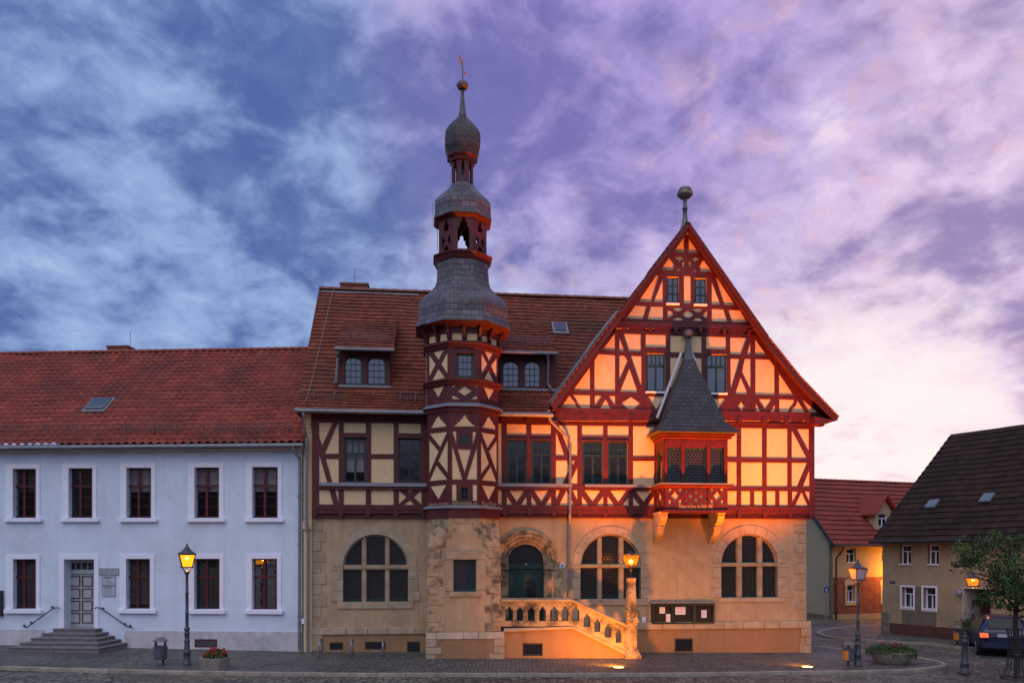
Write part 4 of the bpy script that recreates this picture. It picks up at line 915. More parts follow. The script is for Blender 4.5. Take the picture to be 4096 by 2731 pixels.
# ---- dormers
def dormer(fr, xl, xr, ysill, yeave, xe0, xe1, ytop, wins, guard, name='dormer'):
    s, z, d = on_main(*px(fr, ((xl+xr)/2, ysill))); dF = d+.02
    o = MB(); P_ = lambda q: T.sz(px(fr, q), dF)
    sl0, sr0 = P_((xl, ysill))[0], P_((xr, ysill))[0]; z0 = slope_z(dF)+.02; z1 = P_((xl, yeave))[1]
    holes = []
    for (a, b, yt, yb) in wins:
        s0, zb_ = P_((a, yb)); s1, zt_ = P_((b, yt)); rr = (s1-s0)/2; holes.append(seg_arch(s0, s1, zb_, zt_-rr*.75, rr*.75, 14))
    o.poly(T, [(sl0, z0), (sr0, z0), (sr0, z1), (sl0, z1)], dF-.15, dF, holes)
    for sd in (sl0, sr0-.08):     # cheeks
        dbk = dF
        for i in range(12):
            a, b = dF-.152-(i)*.16, dF-.152-(i+1)*.16
            za, zb_ = slope_z(a)-.1, z1+.35*(dF-b)*.0
            if slope_z(b) < z1: o.pbox(T, sd, sd+.08, slope_z(b)-.25, z1, b, a)
    dm = o.build(name, timber, TH)
    for (a, b, yt, yb) in wins:
        w = window(T, dm, fr, a, yt, b, yb, dF-.06, green, fw=.055, bot=(3, 4), pane=glass_b, arch=.75, mw=.022)
    e0, e1 = T.sz(px(fr, (xe0, yeave)), dF+.40)[0], T.sz(px(fr, (xe1, yeave)), dF+.40)[0]; ze = T.sz(px(fr, (xe0, yeave-12)), dF+.40)[1]
    st, zt_, dt_ = on_main(*px(fr, ((xl+xr)/2, ytop)))
    r_ = MB(); tile_patch(r_, T.pt(e0, ze, dF+.40), T.pt(e1, ze, dF+.40), T.pt(e0, zt_+.03, dt_), T.pt(e1, zt_+.03, dt_), 14, 11, 'plain', .03, 6)
    r_.quad(T.pt(e0, ze-.06, dF+.38), T.pt(e1, ze-.06, dF+.38), T.pt(e1, zt_-.15, dt_), T.pt(e0, zt_-.15, dt_))
    for e in (e0, e1): r_.quad(T.pt(e, ze-.06, dF+.40), T.pt(e, ze+.04, dF+.40), T.pt(e, zt_+.06, dt_), T.pt(e, zt_-.15, dt_))
    r_.uv.update({i: [(.5, .5)]*4 for i in range(len(r_.f)) if i not in r_.uv}); r_.build('dormer_roof', t_th, dm)
    g = MB(); g.tube([T.pt(e0-.03, ze-.05, dF+.46), T.pt(e1+.03, ze-.05, dF+.46)], .06, 8)
    g.build('dormer_gutter', pipe_m, dm)
    l = MB(); l.pbox(T, sl0-.02, sr0+.02, z0-.05, z0+.02, dF-.02, dF+.10); l.build('sill', zinc_l, dm)
    # snow guard on its roof
    m = MB(); ax, bx, yy = guard; t = .22; dd = dF+.40+(dt_-dF-.40)*t; zz = ze+(zt_-ze)*t; s0, s1 = T.sz(px(fr, (ax, yy)), dd)[0], T.sz(px(fr, (bx, yy)), dd)[0]
    for k in (0, .5, 1): m.bar(T.pt(s0, zz+.07+.22*k, dd+.02), T.pt(s1, zz+.07+.22*k, dd+.02), .016)
    n = max(3, int((s1-s0)/.12))
    for i in range(n+1): s = s0+(s1-s0)*i/n; m.bar(T.pt(s, zz+.07, dd+.02), T.pt(s, zz+.29, dd+.02), .010)
    for k in (.12, .48, .84): s = s0+(s1-s0)*k; m.bar(T.pt(s, zz, dd+.06), T.pt(s, zz+.30, dd+.04), .03)
    m.build('snow_guard', guard_m, dm)
    return dF, z1, e0, e1, ze
i1 = dormer('Z3', 500, 993, 1074, 712, 460, 1026, 435, [(548, 722, 788, 1055), (768, 950, 790, 1058)], (525, 980, 620))
i2 = dormer('Z3', 2050, 2600, 1104, 745, 2000, 2595, 465, [(2070, 2238, 830, 1095), (2280, 2445, 833, 1098)], (2080, 2560, 660))
dp = MB()
dp.tube([T.at(px('Z3', q), dd) for q, dd in (((470, 712), i1[0]+.42), ((478, 760), i1[0]+.38), ((488, 790), i1[0]+.12), ((478, 900), i1[0]+.1), ((468, 1030), i1[0]+.1), ((445, 1050), i1[0]+.25))], .05, 8)
dp.build('dormer_downpipe', pipe_m, TH); dp = MB()
dp.tube([T.at(px('Z7', q), dd) for q, dd in (((65, 1115), i2[0]+.44), ((68, 1180), i2[0]+.30), ((66, 1310), i2[0]+.15), ((85, 1340), i2[0]+.2))], .045, 8)
dp.build('dormer_downpipe', pipe_m, TH)
# ---------------------------------------------------------------- tower (part of the town hall)
tx_, ty_ = T.at((1856, 2100), 1.72).xy; tn = T.n; w0 = 120*ty_/F; R0 = w0*1.207
tcx, tcy = (tx_-tn.x*R0, ty_-tn.y*R0); TC = Vector((tcx, tcy, 0)); YC = tcy; rot8 = T.rot()-R(90)+R(22.5)
def zf(y, r): return EYE-(y-YH)/F*(YC-r)          # height of a photo row on the near side of an octagon of radius r
def rw(w): return w*YC/(.8284*F+w)
class Face(Plane): pass
FC = {k: Plane((tcx+R0*math.sin(T.rot()+R(a)), tcy-R0*math.cos(T.rot()+R(a))), (math.cos(T.rot()+R(a)), math.sin(T.rot()+R(a)))) for k, a in (('LL', -90), ('L', -45), ('F', 0), ('R', 45), ('RR', 90))}
hw = R0*math.tan(R(22.5))
zT0, zT1 = zf(2068, R0), zf(1285, R0)
PT = {'F': [('R4', q) for q in ([(245, 155), (318, 157), (318, 212), (243, 212)], [(356, 157), (431, 157), (433, 212), (356, 212)],
        [(244, 538), (288, 538), (244, 567)], [(388, 540), (431, 540), (431, 570)], [(338, 556), (393, 590), (338, 627), (284, 592)], [(244, 620), (308, 653), (244, 653)], [(431, 622), (431, 653), (378, 653)],
        [(260, 859), (263, 845), (282, 838), (284, 825), (304, 818), (305, 806), (322, 798), (325, 785), (337, 767), (349, 785), (354, 798), (368, 808), (370, 820), (386, 827), (390, 840), (408, 845), (413, 859)],
        [(245, 896), (274, 896), (274, 993)], [(398, 898), (427, 898), (398, 1000)], [(285, 1030), (386, 1033), (338, 1208)], [(243, 1000), (320, 1260), (243, 1260)], [(431, 1010), (431, 1260), (352, 1260)],
        [(243, 1297), (275, 1297), (275, 1418), (243, 1418)], [(399, 1298), (431, 1298), (431, 1420), (399, 1420)])],
      'L': [('R4', q) for q in ([(68, 185), (121, 172), (122, 222), (68, 237)], [(151, 165), (208, 157), (208, 213), (151, 222)], [(90, 285), (188, 265), (139, 355)], [(68, 318), (118, 390), (68, 485)], [(207, 295), (207, 462), (158, 388)], [(138, 422), (188, 492), (88, 513)],
        [(87, 558), (188, 543), (138, 640)], [(82, 872), (84, 858), (97, 848), (98, 832), (112, 822), (114, 806), (124, 795), (138, 776), (152, 795), (160, 812), (176, 818), (178, 832), (192, 840), (199, 860)],
        [(70, 912), (206, 897), (152, 1017)], [(68, 960), (141, 1045), (68, 1220)], [(208, 955), (208, 1212), (136, 1118)], [(122, 1150), (208, 1260), (70, 1272)], [(77, 1310), (200, 1297), (138, 1412)])],
      'R': [('R4', q) for q in ([(468, 172), (512, 178), (512, 222), (468, 214)], [(538, 195), (581, 205), (581, 252), (538, 244)], [(483, 277), (562, 295), (523, 367)], [(465, 305), (513, 390), (466, 466)], [(581, 340), (581, 502), (538, 400)], [(521, 437), (561, 523), (484, 500)],
        [(476, 548), (572, 570), (523, 660)], [(472, 868), (476, 852), (488, 846), (490, 832), (502, 822), (503, 806), (512, 795), (520, 785), (535, 800), (540, 815), (552, 826), (554, 842), (568, 852), (572, 884)],
        [(463, 903), (577, 922), (512, 1025)], [(462, 965), (525, 1142), (462, 1222)], [(582, 965), (582, 1215), (522, 1048)], [(536, 1160), (580, 1277), (466, 1266)], [(468, 1303), (574, 1312), (521, 1418)])]}
WT = [('R4', 277, 308, 403, 492), ('R4', 304, 910, 369, 1003), ('R4', 304, 1316, 369, 1416)]
tower = MB(); tpl = MB()
for k, P in FC.items():
    hs = []
    for fr, q in PT.get(k, ()):
        h = [P.sz(px(fr, c), 0) for c in q]; hs.append([(max(-hw+.04, min(hw-.04, a)), b) for a, b in h])
    wh = []
    if k == 'F':
        for i, (fr, x0, y0, x1, y1) in enumerate(WT):
            a, b = P.sz(px(fr, (x0, y1)), 0), P.sz(px(fr, (x1, y0)), 0)
            wh.append([(a[0], a[1]), (b[0], a[1]), (b[0], b[1]), (a[0], b[1])] if i == 0 else seg_arch(a[0], b[0], a[1], b[1]-.09, .09, 8))
    tower.poly(P, [(-hw, zT0), (hw, zT0), (hw, zT1), (-hw, zT1)], 0, 0, hs+wh)
    for h in hs:      # reveals of the panels
        n = len(h); a = len(tower.v); tower.v += [P.pt(*q, 0) for q in h]+[P.pt(*q, -.02) for q in h]
        for i in range(n): tower.f.append([a+i, a+(i+1) % n, a+n+(i+1) % n, a+n+i]); tower.m.append(0)
    g = .025
    tpl.poly(P, [(-hw+g, zT0), (hw-g, zT0), (hw-g, zT1), (-hw+g, zT1)], -.12 if wh else -.02, -.02, wh, hole_d=-.14)
tow = tower.build('tower', timber, TH); tpl.build('plaster', cream, tow)
P = FC['F']
window(P, tow, *WT[0], -.05, green, fw=.075, bot=(3, 3), pane=glass_b, mw=.022)
for w in WT[1:]: window(P, tow, *w, -.05, black_i, fw=.05, bot=(2, 3), arch=.38, mw=.022)
hd = MB(); hd.xbox(P, 'R4', 268, 292, 412, 303, 0, .06); hd.ppoly(P, 'R4', [(268, 292), (412, 292), (345, 272), (338, 268), (331, 272)], 0, .05); hd.build('window_head', timber, tow)
def octa(mb, prof, mi=0, uvs=False, caps=True): mb.lathe(TC, prof, 8, rot8, mi, uvs, True, caps)
def rz_(y, r): return (r, zf(y, r))
c = MB(); octa(c, [rz_(2070, R0+.05), rz_(2034, R0+.05), rz_(2032, R0+.12), (R0+.12, zf(2030, R0+.12))]); c.build('cornice', timber, tow)
c = MB(); octa(c, [rz_(2031, R0+.14), rz_(2026, R0+.14), rz_(2019, R0+.01)]); c.build('ledge', zinc_l, tow)
c = MB(); octa(c, [rz_(1650, R0+.01), rz_(1640, R0+.05), rz_(1628, R0+.05), rz_(1624, R0+.12)]); c.build('cornice', timber, tow)
c = MB(); octa(c, [rz_(1623, R0+.15), rz_(1619, R0+.15), rz_(1610, R0+.01)]); c.build('ledge', zinc_l, tow)
c = MB(); octa(c, [rz_(1541, R0+.01), rz_(1533, R0+.07), rz_(1524, R0+.09), rz_(1518, R0+.15), rz_(1513, R0+.15), rz_(1509, R0+.01)]); c.build('cornice', timber, tow)
c = MB(); octa(c, [rz_(1394, R0+.01), rz_(1386, R0+.05), rz_(1376, R0+.08), rz_(1369, R0+.14), rz_(1363, R0+.14), rz_(1360, R0+.01)]); c.build('cornice', timber, tow)
# soffit and carved brackets under the roof
RE8 = rw(160)+.02
c = MB(); octa(c, [(R0+.0, zf(1310, R0)), (RE8-.03, zf(1281, RE8)), (RE8, zf(1276, RE8))]); c.build('tower_soffit', timber_d, tow)
for a in (-90, -67.5, -45, -22.5, 0, 22.5, 45, 67.5, 90):
    th = T.rot()+R(a); dirv = Vector((math.sin(th), -math.cos(th), 0)); rr = R0 if a % 45 == 0 else R0/math.cos(R(22.5))
    side = Vector((math.cos(th), math.sin(th), 0)); zt_ = zf(1284, R0+.2); b = MB(); base = TC+dirv*(rr-.02)
    pr = [(0, -.52), (.09, -.50), (.10, -.40), (.15, -.34), (.14, -.28), (.20, -.20), (.25, -.08), (.36, -.02), (.36, .05), (0, .05)]
    k = len(b.v); w = .055
    for sgn in (-1, 1): b.v += [base+dirv*q[0]+side*w*sgn+Vector((0, 0, zt_+q[1])) for q in pr]
    n = len(pr)
    for i in range(n): b.f.append([i, (i+1) % n, n+(i+1) % n, n+i]); b.m.append(0)
    b.f.append(list(range(n))); b.f.append(list(range(n, 2*n))[::-1]); b.m += [0, 0]
    b.build('bracket', timber, tow)
# slate roofs and open stages
def slates(prof, m, name):
    b = MB(); octa(b, prof, 0, True); return b.build(name, m, tow)
slates([rz_(1279, RE8), rz_(1274, RE8), rz_(1262, rw(157)), rz_(1240, rw(155)-.02), rz_(1198, rw(155)-.02), rz_(1178, rw(150)-.03), rz_(1163, rw(143)-.06), rz_(1152, rw(118)), rz_(1139, rw(104)), rz_(1126, rw(93)), rz_(1105, rw(88)), rz_(1060, rw(85.5)), rz_(1028, rw(86))], slate, 'tower_roof')
c = MB(); octa(c, [rz_(1031, .87), rz_(1024, .90), rz_(1012, .93), rz_(1002, .99), rz_(998, .99), rz_(994, .84)]); c.build('cornice', timber, tow)
# belfry: eight posts, pierced panels with crossed struts, arched heads
bel = MB(); RB = .80; z0b, z1b = zf(1000, RB), zf(846, RB); hb = RB*math.tan(R(22.5))
for i in range(8):
    th = T.rot()+R(45*i); P = Plane((tcx+RB*math.sin(th), tcy-RB*math.cos(th)), (math.cos(th), math.sin(th))); H_ = z1b-z0b
    pw = hb*.58
    if i in (0, 4):
        hole = [(-pw, z0b+.04), (pw, z0b+.04), (pw, z0b+H_*.50), (pw*1.02, z0b+H_*.56), (pw*.7, z0b+H_*.62), (pw*.62, z0b+H_*.72), (pw*.30, z0b+H_*.75), (pw*.34, z0b+H_*.82), (0, z0b+H_*.88),
                (-pw*.34, z0b+H_*.82), (-pw*.30, z0b+H_*.75), (-pw*.62, z0b+H_*.72), (-pw*.7, z0b+H_*.62), (-pw*1.02, z0b+H_*.56), (-pw, z0b+H_*.50)]
        bel.poly(P, [(-hb, z0b), (hb, z0b), (hb, z1b), (-hb, z1b)], -.09, 0, [hole])
    else:
        hs = [[(-pw*.5, z0b+H_*.55), (pw*.5, z0b+H_*.55), (pw*.62, z0b+H_*.66), (pw*.3, z0b+H_*.74), (pw*.26, z0b+H_*.82), (0, z0b+H_*.86), (-pw*.26, z0b+H_*.82), (-pw*.3, z0b+H_*.74), (-pw*.62, z0b+H_*.66)],
              [(-pw, z0b+H_*.14), (-pw*.25, z0b+H_*.30), (-pw, z0b+H_*.46)], [(pw, z0b+H_*.14), (pw, z0b+H_*.46), (pw*.25, z0b+H_*.30)], [(-pw*.75, z0b+H_*.04), (pw*.75, z0b+H_*.04), (0, z0b+H_*.2)]]
        bel.poly(P, [(-hb, z0b), (hb, z0b), (hb, z1b), (-hb, z1b)], -.09, 0, hs)
belfry = bel.build('belfry', timber, tow)
c = MB(); c.lathe(TC, [(.6, zf(996, .6)-.05), (.6, zf(996, .6))], 8, rot8); c.lathe(TC, [(.6, z1b-.1), (.6, z1b-.04)], 8, rot8); c.build('belfry_floor', timber_d, tow)
c = MB(); octa(c, [rz_(866, RB+.005), rz_(857, .88), rz_(850, .95), rz_(845, .96)]); c.build('cornice', timber, tow)
slates([rz_(846, .97), rz_(842, .96), rz_(815, .93), rz_(795, .94), rz_(780, .92), rz_(766, .80), rz_(752, .60), rz_(741, .47), rz_(731, .40), rz_(726, .365)], slate, 'tower_roof')
lan = MB(); RL = .355; z0l, z1l = zf(733, RL), zf(612, RL); hl = RL*math.tan(R(22.5)); H_ = z1l-z0l
for i in range(8):
    th = T.rot()+R(45*i); P = Plane((tcx+RL*math.sin(th), tcy-RL*math.cos(th)), (math.cos(th), math.sin(th))); pw = hl*.36
    lan.poly(P, [(-hl, z0l), (hl, z0l), (hl, z1l), (-hl, z1l)], -.05, 0, [[(-pw, z0l+.05), (pw, z0l+.05), (pw, z0l+H_*.66), (pw*.6, z0l+H_*.72), (0, z0l+H_*.84), (-pw*.6, z0l+H_*.72), (-pw, z0l+H_*.66)]])
lan.lathe(TC, [(.30, z0l+.02), (.20, z0l+.35), (.12, z0l+.5), (.10, z0l+.6)], 8, rot8, 1)
lan.build('lantern_stage', [timber, slate_m], tow)
c = MB(); octa(c, [rz_(640, RL), rz_(632, .42), rz_(620, .43), rz_(610, .51), rz_(602, .52), rz_(598, .49)]); c.build('cornice', timber, tow)
slates([rz_(602, .50), rz_(592, .52), rz_(565, .585), rz_(535, .60), rz_(508, .585), rz_(495, .53), rz_(484, .43), rz_(472, .28), rz_(464, .17), rz_(459, .13)], slate_d, 'onion_roof')
sp = MB(); sp.lathe(TC, [(.15, zf(470, .1)), (.135, zf(455, .1)), (.11, zf(440, .1)), (.075, zf(400, .1)), (.045, zf(345, .1)), (.045, zf(352, .05)), (.15, zf(349, .1)), (.205, zf(339, .1)), (.205, zf(333, .1)), (.15, zf(324, .1)), (.04, zf(318, .1)), (.022, zf(316, .1)), (.014, zf(238, .05))], 12)
sp.build('spire', slate_m, tow, smooth=True)
fp = Plane((tcx, tcy), T.e); v = MB(); v.ppoly(fp, 'Z6', [(343, 52), (352, 62), (361, 85), (368, 112), (368, 140), (360, 125), (350, 100), (344, 80)], -.01, .01); q = fp.at(px('Z6', (381, 170)))
v.tube([fp.at(px('Z6', (368, 130))), q], .012, 5); v.lathe(q, [(.0, -.05), (.04, -.02), (.04, .02), (0, .05)], 8); v.build('weather_vane', mat('copper_red', (.45, .14, .07), .45, .1, metal=.3), tow)
lr = MB(); lr.tube([TC+Vector(((R0+.12)*math.sin(T.rot()+R(-70)), -(R0+.12)*math.cos(T.rot()+R(-70)), z)) for z in (zf(1640, R0), zf(1300, R0))], .012, 5)
pts = [(272, 500), (272, 590), (278, 650), (306, 684), (306, 800), (196, 930), (196, 1060), (222, 1080), (222, 1200)]
lr.tube([fp.at(px('Z6', (x-3, y)), .15) for x, y in pts], .010, 5); lr.build('lightning_rod', MATS['rod_metal'], tow)
PF = FC['F']
for k, t_, xa, xb, yb, yt in (('L', 'mauern vom Jahre', 66, 215, 1456, 1428), ('F', '1639 errichtet. da', 244, 431, 1450, 1424), ('R', 'Neues Bürger', 468, 580, 1457, 1430)):
    lettering(FC[k], t_, 'R4', xa, xb, yb, yt, .006, gold, tow, 'inscription')

# tower base: square below, chamfered to the octagon
tb = MB(); dF = (Vector((tcx, tcy))-T.o).dot(T.n)+R0; sC = (Vector((tcx, tcy))-T.o).dot(T.e); hb = R0
sl0, sr0 = T.sz((1712, 2300), dF)[0], T.sz((2001, 2300), dF)[0]; sl0, sr0 = min(sl0, sC-R0+.0), max(sr0, sC+R0)
zA, zB, zC = Zy(2066, 1850, dF), Zy(2092, 1850, dF), Zy(2200, 1850, dF); zP = Zy(2525, 1850, dF)
hb8 = R0*math.tan(R(22.5))
wz = [T.sz(px('Z5', q), dF) for q in ((1203, 716), (1380, 716), (1380, 465), (1203, 465))]
front = [(sl0, zP), (sr0, zP), (sr0, zC), (sC+hb8, zB), (sC+hb8, zA), (sC-hb8, zA), (sC-hb8, zB), (sl0, zC)]
tb.poly(T, front, dF-.25, dF, [wz], hole_d=dF-.25)
e = T.pt
for sg, so_ in ((-1, sl0), (1, sr0)):
    x8, xe = sC+sg*hb8, so_; dm = dF-(R0-hb8)
    c4 = [e(x8, zB, dF), e(x8, zA, dF), e(xe, zA, dm), e(xe, zB, dm)]; c3 = [e(x8, zB, dF), e(xe, zB, dm), e(xe, zC, dF)]
    if sg > 0: c4 = c4[::-1]; c3 = c3[::-1]
    tb.add(c4, [[0, 1, 2, 3]], 1); tb.add(c3, [[0, 1, 2]], 1)
    q = [e(xe, zP, dF), e(xe, zC, dF), e(xe, zB, dm), e(xe, zA, dm), e(xe, zA, 0), e(xe, zP, 0)]
    tb.add(q if sg < 0 else q[::-1], [list(range(6))], 0)
tb.build('tower_base', [plaster, stone_w], TH)
# stones at the corners of the tower base, and the course under the timber
q = MB()
q.pbox(T, sC-hb8-.01, sC+hb8+.01, zB, zA, dF-.02, dF+.022)
yl = [170, 238, 292, 365, 453, 520, 597, 672, 740, 822, 885, 955, 1030]; xl = [1222, 1182, 1140, 1105, 1120, 1085, 1122, 1080, 1130, 1080, 1102, 1132]; xr = [1365, 1402, 1438, 1478, 1510, 1465, 1508, 1462, 1505, 1450, 1500, 1455]
for i in range(12):
    for side in (0, 1):
        x0, x1 = (1002, xl[i]) if side == 0 else (xr[i], 1577)
        z1, z0 = T.sz(px('Z5', (1290, yl[i]+2)), dF+.02)[1], T.sz(px('Z5', (1290, yl[i+1]-2)), dF+.02)[1]
        a, b = T.sz(px('Z5', (x0, 600)), dF+.02)[0], T.sz(px('Z5', (x1, 600)), dF+.02)[0]
        a, b = max(a, sl0), min(b, sr0); pr = .018+.004*(i % 3)
        if z1 > zC:           # follows the sloping chamfer
            f = lambda z: max(0, (z-zC)/(zB-zC))
            if side == 0: poly = [(sl0+(sC-hb8-sl0)*f(z0)+.0, z0), (b, z0), (b, z1), (sl0+(sC-hb8-sl0)*min(1, f(z1)), z1)]
            else: poly = [(a, z0), (sr0-(sr0-sC-hb8)*f(z0), z0), (sr0-(sr0-sC-hb8)*min(1, f(z1)), z1), (a, z1)]
            if poly[1][0]-poly[0][0] > .03 and poly[2][0]-poly[3][0] > .02: q.poly(T, poly, dF, dF+pr)
        else: q.pbox(T, a-(.015 if side == 0 else 0), b+(.015 if side else 0), z0, z1, dF-.3, dF+pr)
q.build('quoin', stone_w, TH, bevel=.012)
# window with its stone frame
f = MB()
f.xbox(T, 'Z5', 1140, 402, 1452, 463, dF, dF+.05); f.xbox(T, 'Z5', 1140, 465, 1200, 712, dF, dF+.03); f.xbox(T, 'Z5', 1384, 465, 1452, 700, dF, dF+.032); f.xbox(T, 'Z5', 1170, 718, 1420, 756, dF, dF+.06)
f.build('window_surround', stone, TH, bevel=.012)
w = MB(); w.xbox(T, 'Z5', 1203, 690, 1380, 716, dF-.2, dF-.10)
for x0, x1 in ((1203, 1214), (1369, 1380)): w.xbox(T, 'Z5', x0, 465, x1, 690, dF-.2, dF-.12)
w.xbox(T, 'Z5', 1214, 465, 1369, 475, dF-.2, dF-.12); w = w.build('window', green, TH)
g = MB(); g.poly(T, wz, dF-.16, dF-.16); g.build('leaded_pane', lead2, w)
# tower plinth
pb = MB(); dP = dF+.10
x0, x1 = T.sz(px('Z5', (986, 1100)), dP)[0], T.sz(px('Z5', (1603, 1100)), dP)[0]
za, zb2 = Zy(2000+.5102*1086, 1850, dP), Zy(2000+.5102*1034, 1850, dP)
xs = [x0, x0+(x1-x0)*.14, x0+(x1-x0)*.48, x0+(x1-x0)*.67, x1]
for i in range(4): pb.hexa([T.pt(*c) for c in ((xs[i]+.005, za, dP+.03), (xs[i+1]-.005, za, dP+.03), (xs[i+1]-.005, zb2, dF+.03), (xs[i]+.005, zb2, dF+.03), (xs[i]+.005, za, 0), (xs[i+1]-.005, za, 0), (xs[i+1]-.005, zb2, 0), (xs[i]+.005, zb2, 0))])
pb.build('tower_plinth', stone_l, TH, bevel=.012)
b = MB(); b.pbox(T, x0+.03, x1-.03, -.5, za, 0, dP); b.build('tower_base_wall', brown_pl, TH)
for side in (0, 1):
    q = MB()
    for i, (ya, yb, wl, wr) in enumerate(((1088, 1148, 1070, 1522), (1150, 1205, 1108, 1520), (1207, 1262, 1062, 1485))):
        z1, z0 = Zy(2000+.5102*ya, 1850, dP), Zy(2000+.5102*yb, 1850, dP)
        if side == 0: q.pbox(T, x0, T.sz(px('Z5', (wl, 1100)), dP)[0], z0+.006, z1-.006, .2, dP+.022)
        else: q.pbox(T, T.sz(px('Z5', (wr, 1100)), dP)[0], x1, z0+.006, z1-.006, .2, dP+.022)
    q.build('quoin', stone_l, TH, bevel=.015)

# ---------------------------------------------------------------- oriel
dO = 1.28; P = T
so0, so1 = T.sz(px('R5', (187, 900)), dO)[0], T.sz(px('R5', (629, 900)), dO)[0]
zo = lambda y: T.sz(px('R5', (400, y)), dO)[1]
WO = [(215, 853, 301, 1100), (334, 856, 479, 1102), (511, 856, 600, 1102)]
fr9 = lambda q: [T.sz(px('Z9', c), dO) for c in q]
star = [(1425, 1175), (1437, 1208), (1480, 1237), (1440, 1264), (1425, 1300), (1409, 1264), (1370, 1237), (1411, 1208)]
PO = [fr9(q) for q in ([(1350, 1152), (1390, 1152), (1384, 1178), (1370, 1194), (1350, 1202)], [(1460, 1152), (1500, 1152), (1500, 1202), (1480, 1194), (1466, 1178)], star, [(1350, 1275), (1370, 1282), (1382, 1300), (1388, 1328), (1350, 1328)], [(1500, 1275), (1500, 1328), (1460, 1328), (1466, 1300), (1480, 1282)],
     [(1668, 1172), (1700, 1192), (1668, 1212), (1637, 1192)], [(1605, 1218), (1640, 1238), (1605, 1260), (1573, 1238)], [(1728, 1218), (1758, 1238), (1728, 1260), (1697, 1238)], [(1668, 1262), (1700, 1282), (1668, 1302), (1637, 1282)], [(1547, 1170), (1580, 1190), (1547, 1213)], [(1785, 1172), (1785, 1213), (1757, 1193)],
     [(1575, 1152), (1640, 1152), (1605, 1170)], [(1697, 1152), (1758, 1152), (1727, 1170)], [(1547, 1262), (1578, 1282), (1547, 1305)], [(1785, 1262), (1785, 1303), (1755, 1283)], [(1605, 1304), (1640, 1328), (1573, 1328)], [(1728, 1304), (1765, 1328), (1695, 1328)])]
PO += [[T.sz(px('Z9', (c[0]+483, c[1])), dO) for c in q] for q in ([(1352, 1152), (1390, 1152), (1384, 1178), (1370, 1194), (1352, 1202)], [(1460, 1152), (1499, 1152), (1499, 1202), (1480, 1194), (1466, 1178)], star, [(1352, 1275), (1370, 1282), (1382, 1300), (1388, 1328), (1352, 1328)], [(1499, 1275), (1499, 1328), (1460, 1328), (1466, 1300), (1480, 1282)])]
wh = [[T.sz(px('R5', c), dO) for c in ((x0, y1), (x1, y1), (x1, y0), (x0, y0))] for x0, y0, x1, y1 in WO]
zob, zot = zo(1303), zo(735)
o = MB(); o.poly(T, [(so0, zob), (so1, zob), (so1, zot), (so0, zot)], dO-.05, dO, PO+wh, hole_d=dO-.07)
SP = Plane(T.pt(so0, 0, dO).xy, -T.n); LW = dO-d_up-.03      # left cheek: runs from the front corner back to the wall
cheek = [[(.30, zo(1095)), (LW-.25, zo(1095)), (LW-.25, zo(858)), (.30, zo(858))]]
dd = LW/2; zz0, zz1 = zo(1248), zo(1142); dia = [[(dd-.20, (zz0+zz1)/2), (dd, zz0+.06), (dd+.20, (zz0+zz1)/2), (dd, zz1-.06)], [(.16, zz0), (dd-.12, zz0), (.16, (zz0+zz1)/2-.06)], [(.16, zz1), (.16, (zz0+zz1)/2+.06), (dd-.12, zz1)], [(LW-.16, zz0), (LW-.16, (zz0+zz1)/2-.06), (dd+.12, zz0)], [(LW-.16, zz1), (dd+.12, zz1), (LW-.16, (zz0+zz1)/2+.06)]]
class Cheek(Plane):
    pass
SP.n = -T.e.copy()
o.poly(SP, [(0, zob), (LW, zob), (LW, zot), (0, zot)], -.05, 0, cheek+dia, hole_d=-.07)
o.pbox(T, so1-.05, so1-.003, zob, zot, d_up+.03, dO-.052); o.pbox(T, so0+.05, so1-.05, zob, zob+.05, d_up+.03, dO-.052)
ori = o.build('oriel', timber, TH)
pl_ = MB(); pl_.poly(T, [(so0+.1, zo(1285)), (so1-.1, zo(1285)), (so1-.1, zo(1120)), (so0+.1, zo(1120))], dO-.04, dO-.04); pl_.poly(SP, [(.1, zo(1285)), (LW, zo(1285)), (LW, zo(1120)), (.1, zo(1120))], -.04, -.04); pl_.build('plaster', cream, ori)
for x0, y0, x1, y1 in WO: window(T, ori, 'R5', x0, y0, x1, y1, dO-.04, green, fw=.085, bot=(1, 1), pane=lead3)
cw = MB(); cw.poly(SP, cheek[0], -.08, -.03, [[(a+(.08 if i in (0, 3) else -.08), z+(.08 if i < 2 else -.08)) for i, (a, z) in enumerate(cheek[0])]]); cw = cw.build('window', green, ori)
g = MB(); g.poly(SP, cheek[0], -.06, -.06); g.build('pane', glass, cw)
# posts of the front, cornice, sill, foot
def wrap(z0, z1, out, name, m, z0o=None, inner=.0):
    b = MB(); a0, a1 = so0, so1; zo0 = z0 if z0o is None else z0o
    q = [(a0-out, d_up+.03), (a0-out, dO+out), (a1+out, dO+out), (a1+out, d_up+.03)]; i_ = [(a0-inner, d_up+.03), (a0-inner, dO+inner), (a1+inner, dO+inner), (a1+inner, d_up+.03)]
    for j in range(3):
        A, B, C, D_ = q[j], q[j+1], i_[j+1], i_[j]
        b.hexa([T.pt(A[0], zo0, A[1]), T.pt(B[0], zo0, B[1]), T.pt(B[0], z1, B[1]), T.pt(A[0], z1, A[1]), T.pt(D_[0], z0, D_[1]), T.pt(C[0], z0, C[1]), T.pt(C[0], z1, C[1]), T.pt(D_[0], z1, D_[1])])
    return b.build(name, m, ori)
wrap(zo(796), zo(778), .10, 'cornice', timber, zo(790)); wrap(zo(777), zo(760), .18, 'cornice', timber, zo(772)); wrap(zo(759), zo(738), .27, 'cornice', timber, zo(754))
wrap(zo(1132), zo(1112), .16, 'sill_moulding', timber, zo(1124)); wrap(zo(1111), zo(1103), .19, 'ledge', zinc_l)
wrap(zo(1305), zo(1288), .05, 'sill_moulding', timber)
tr = MB()
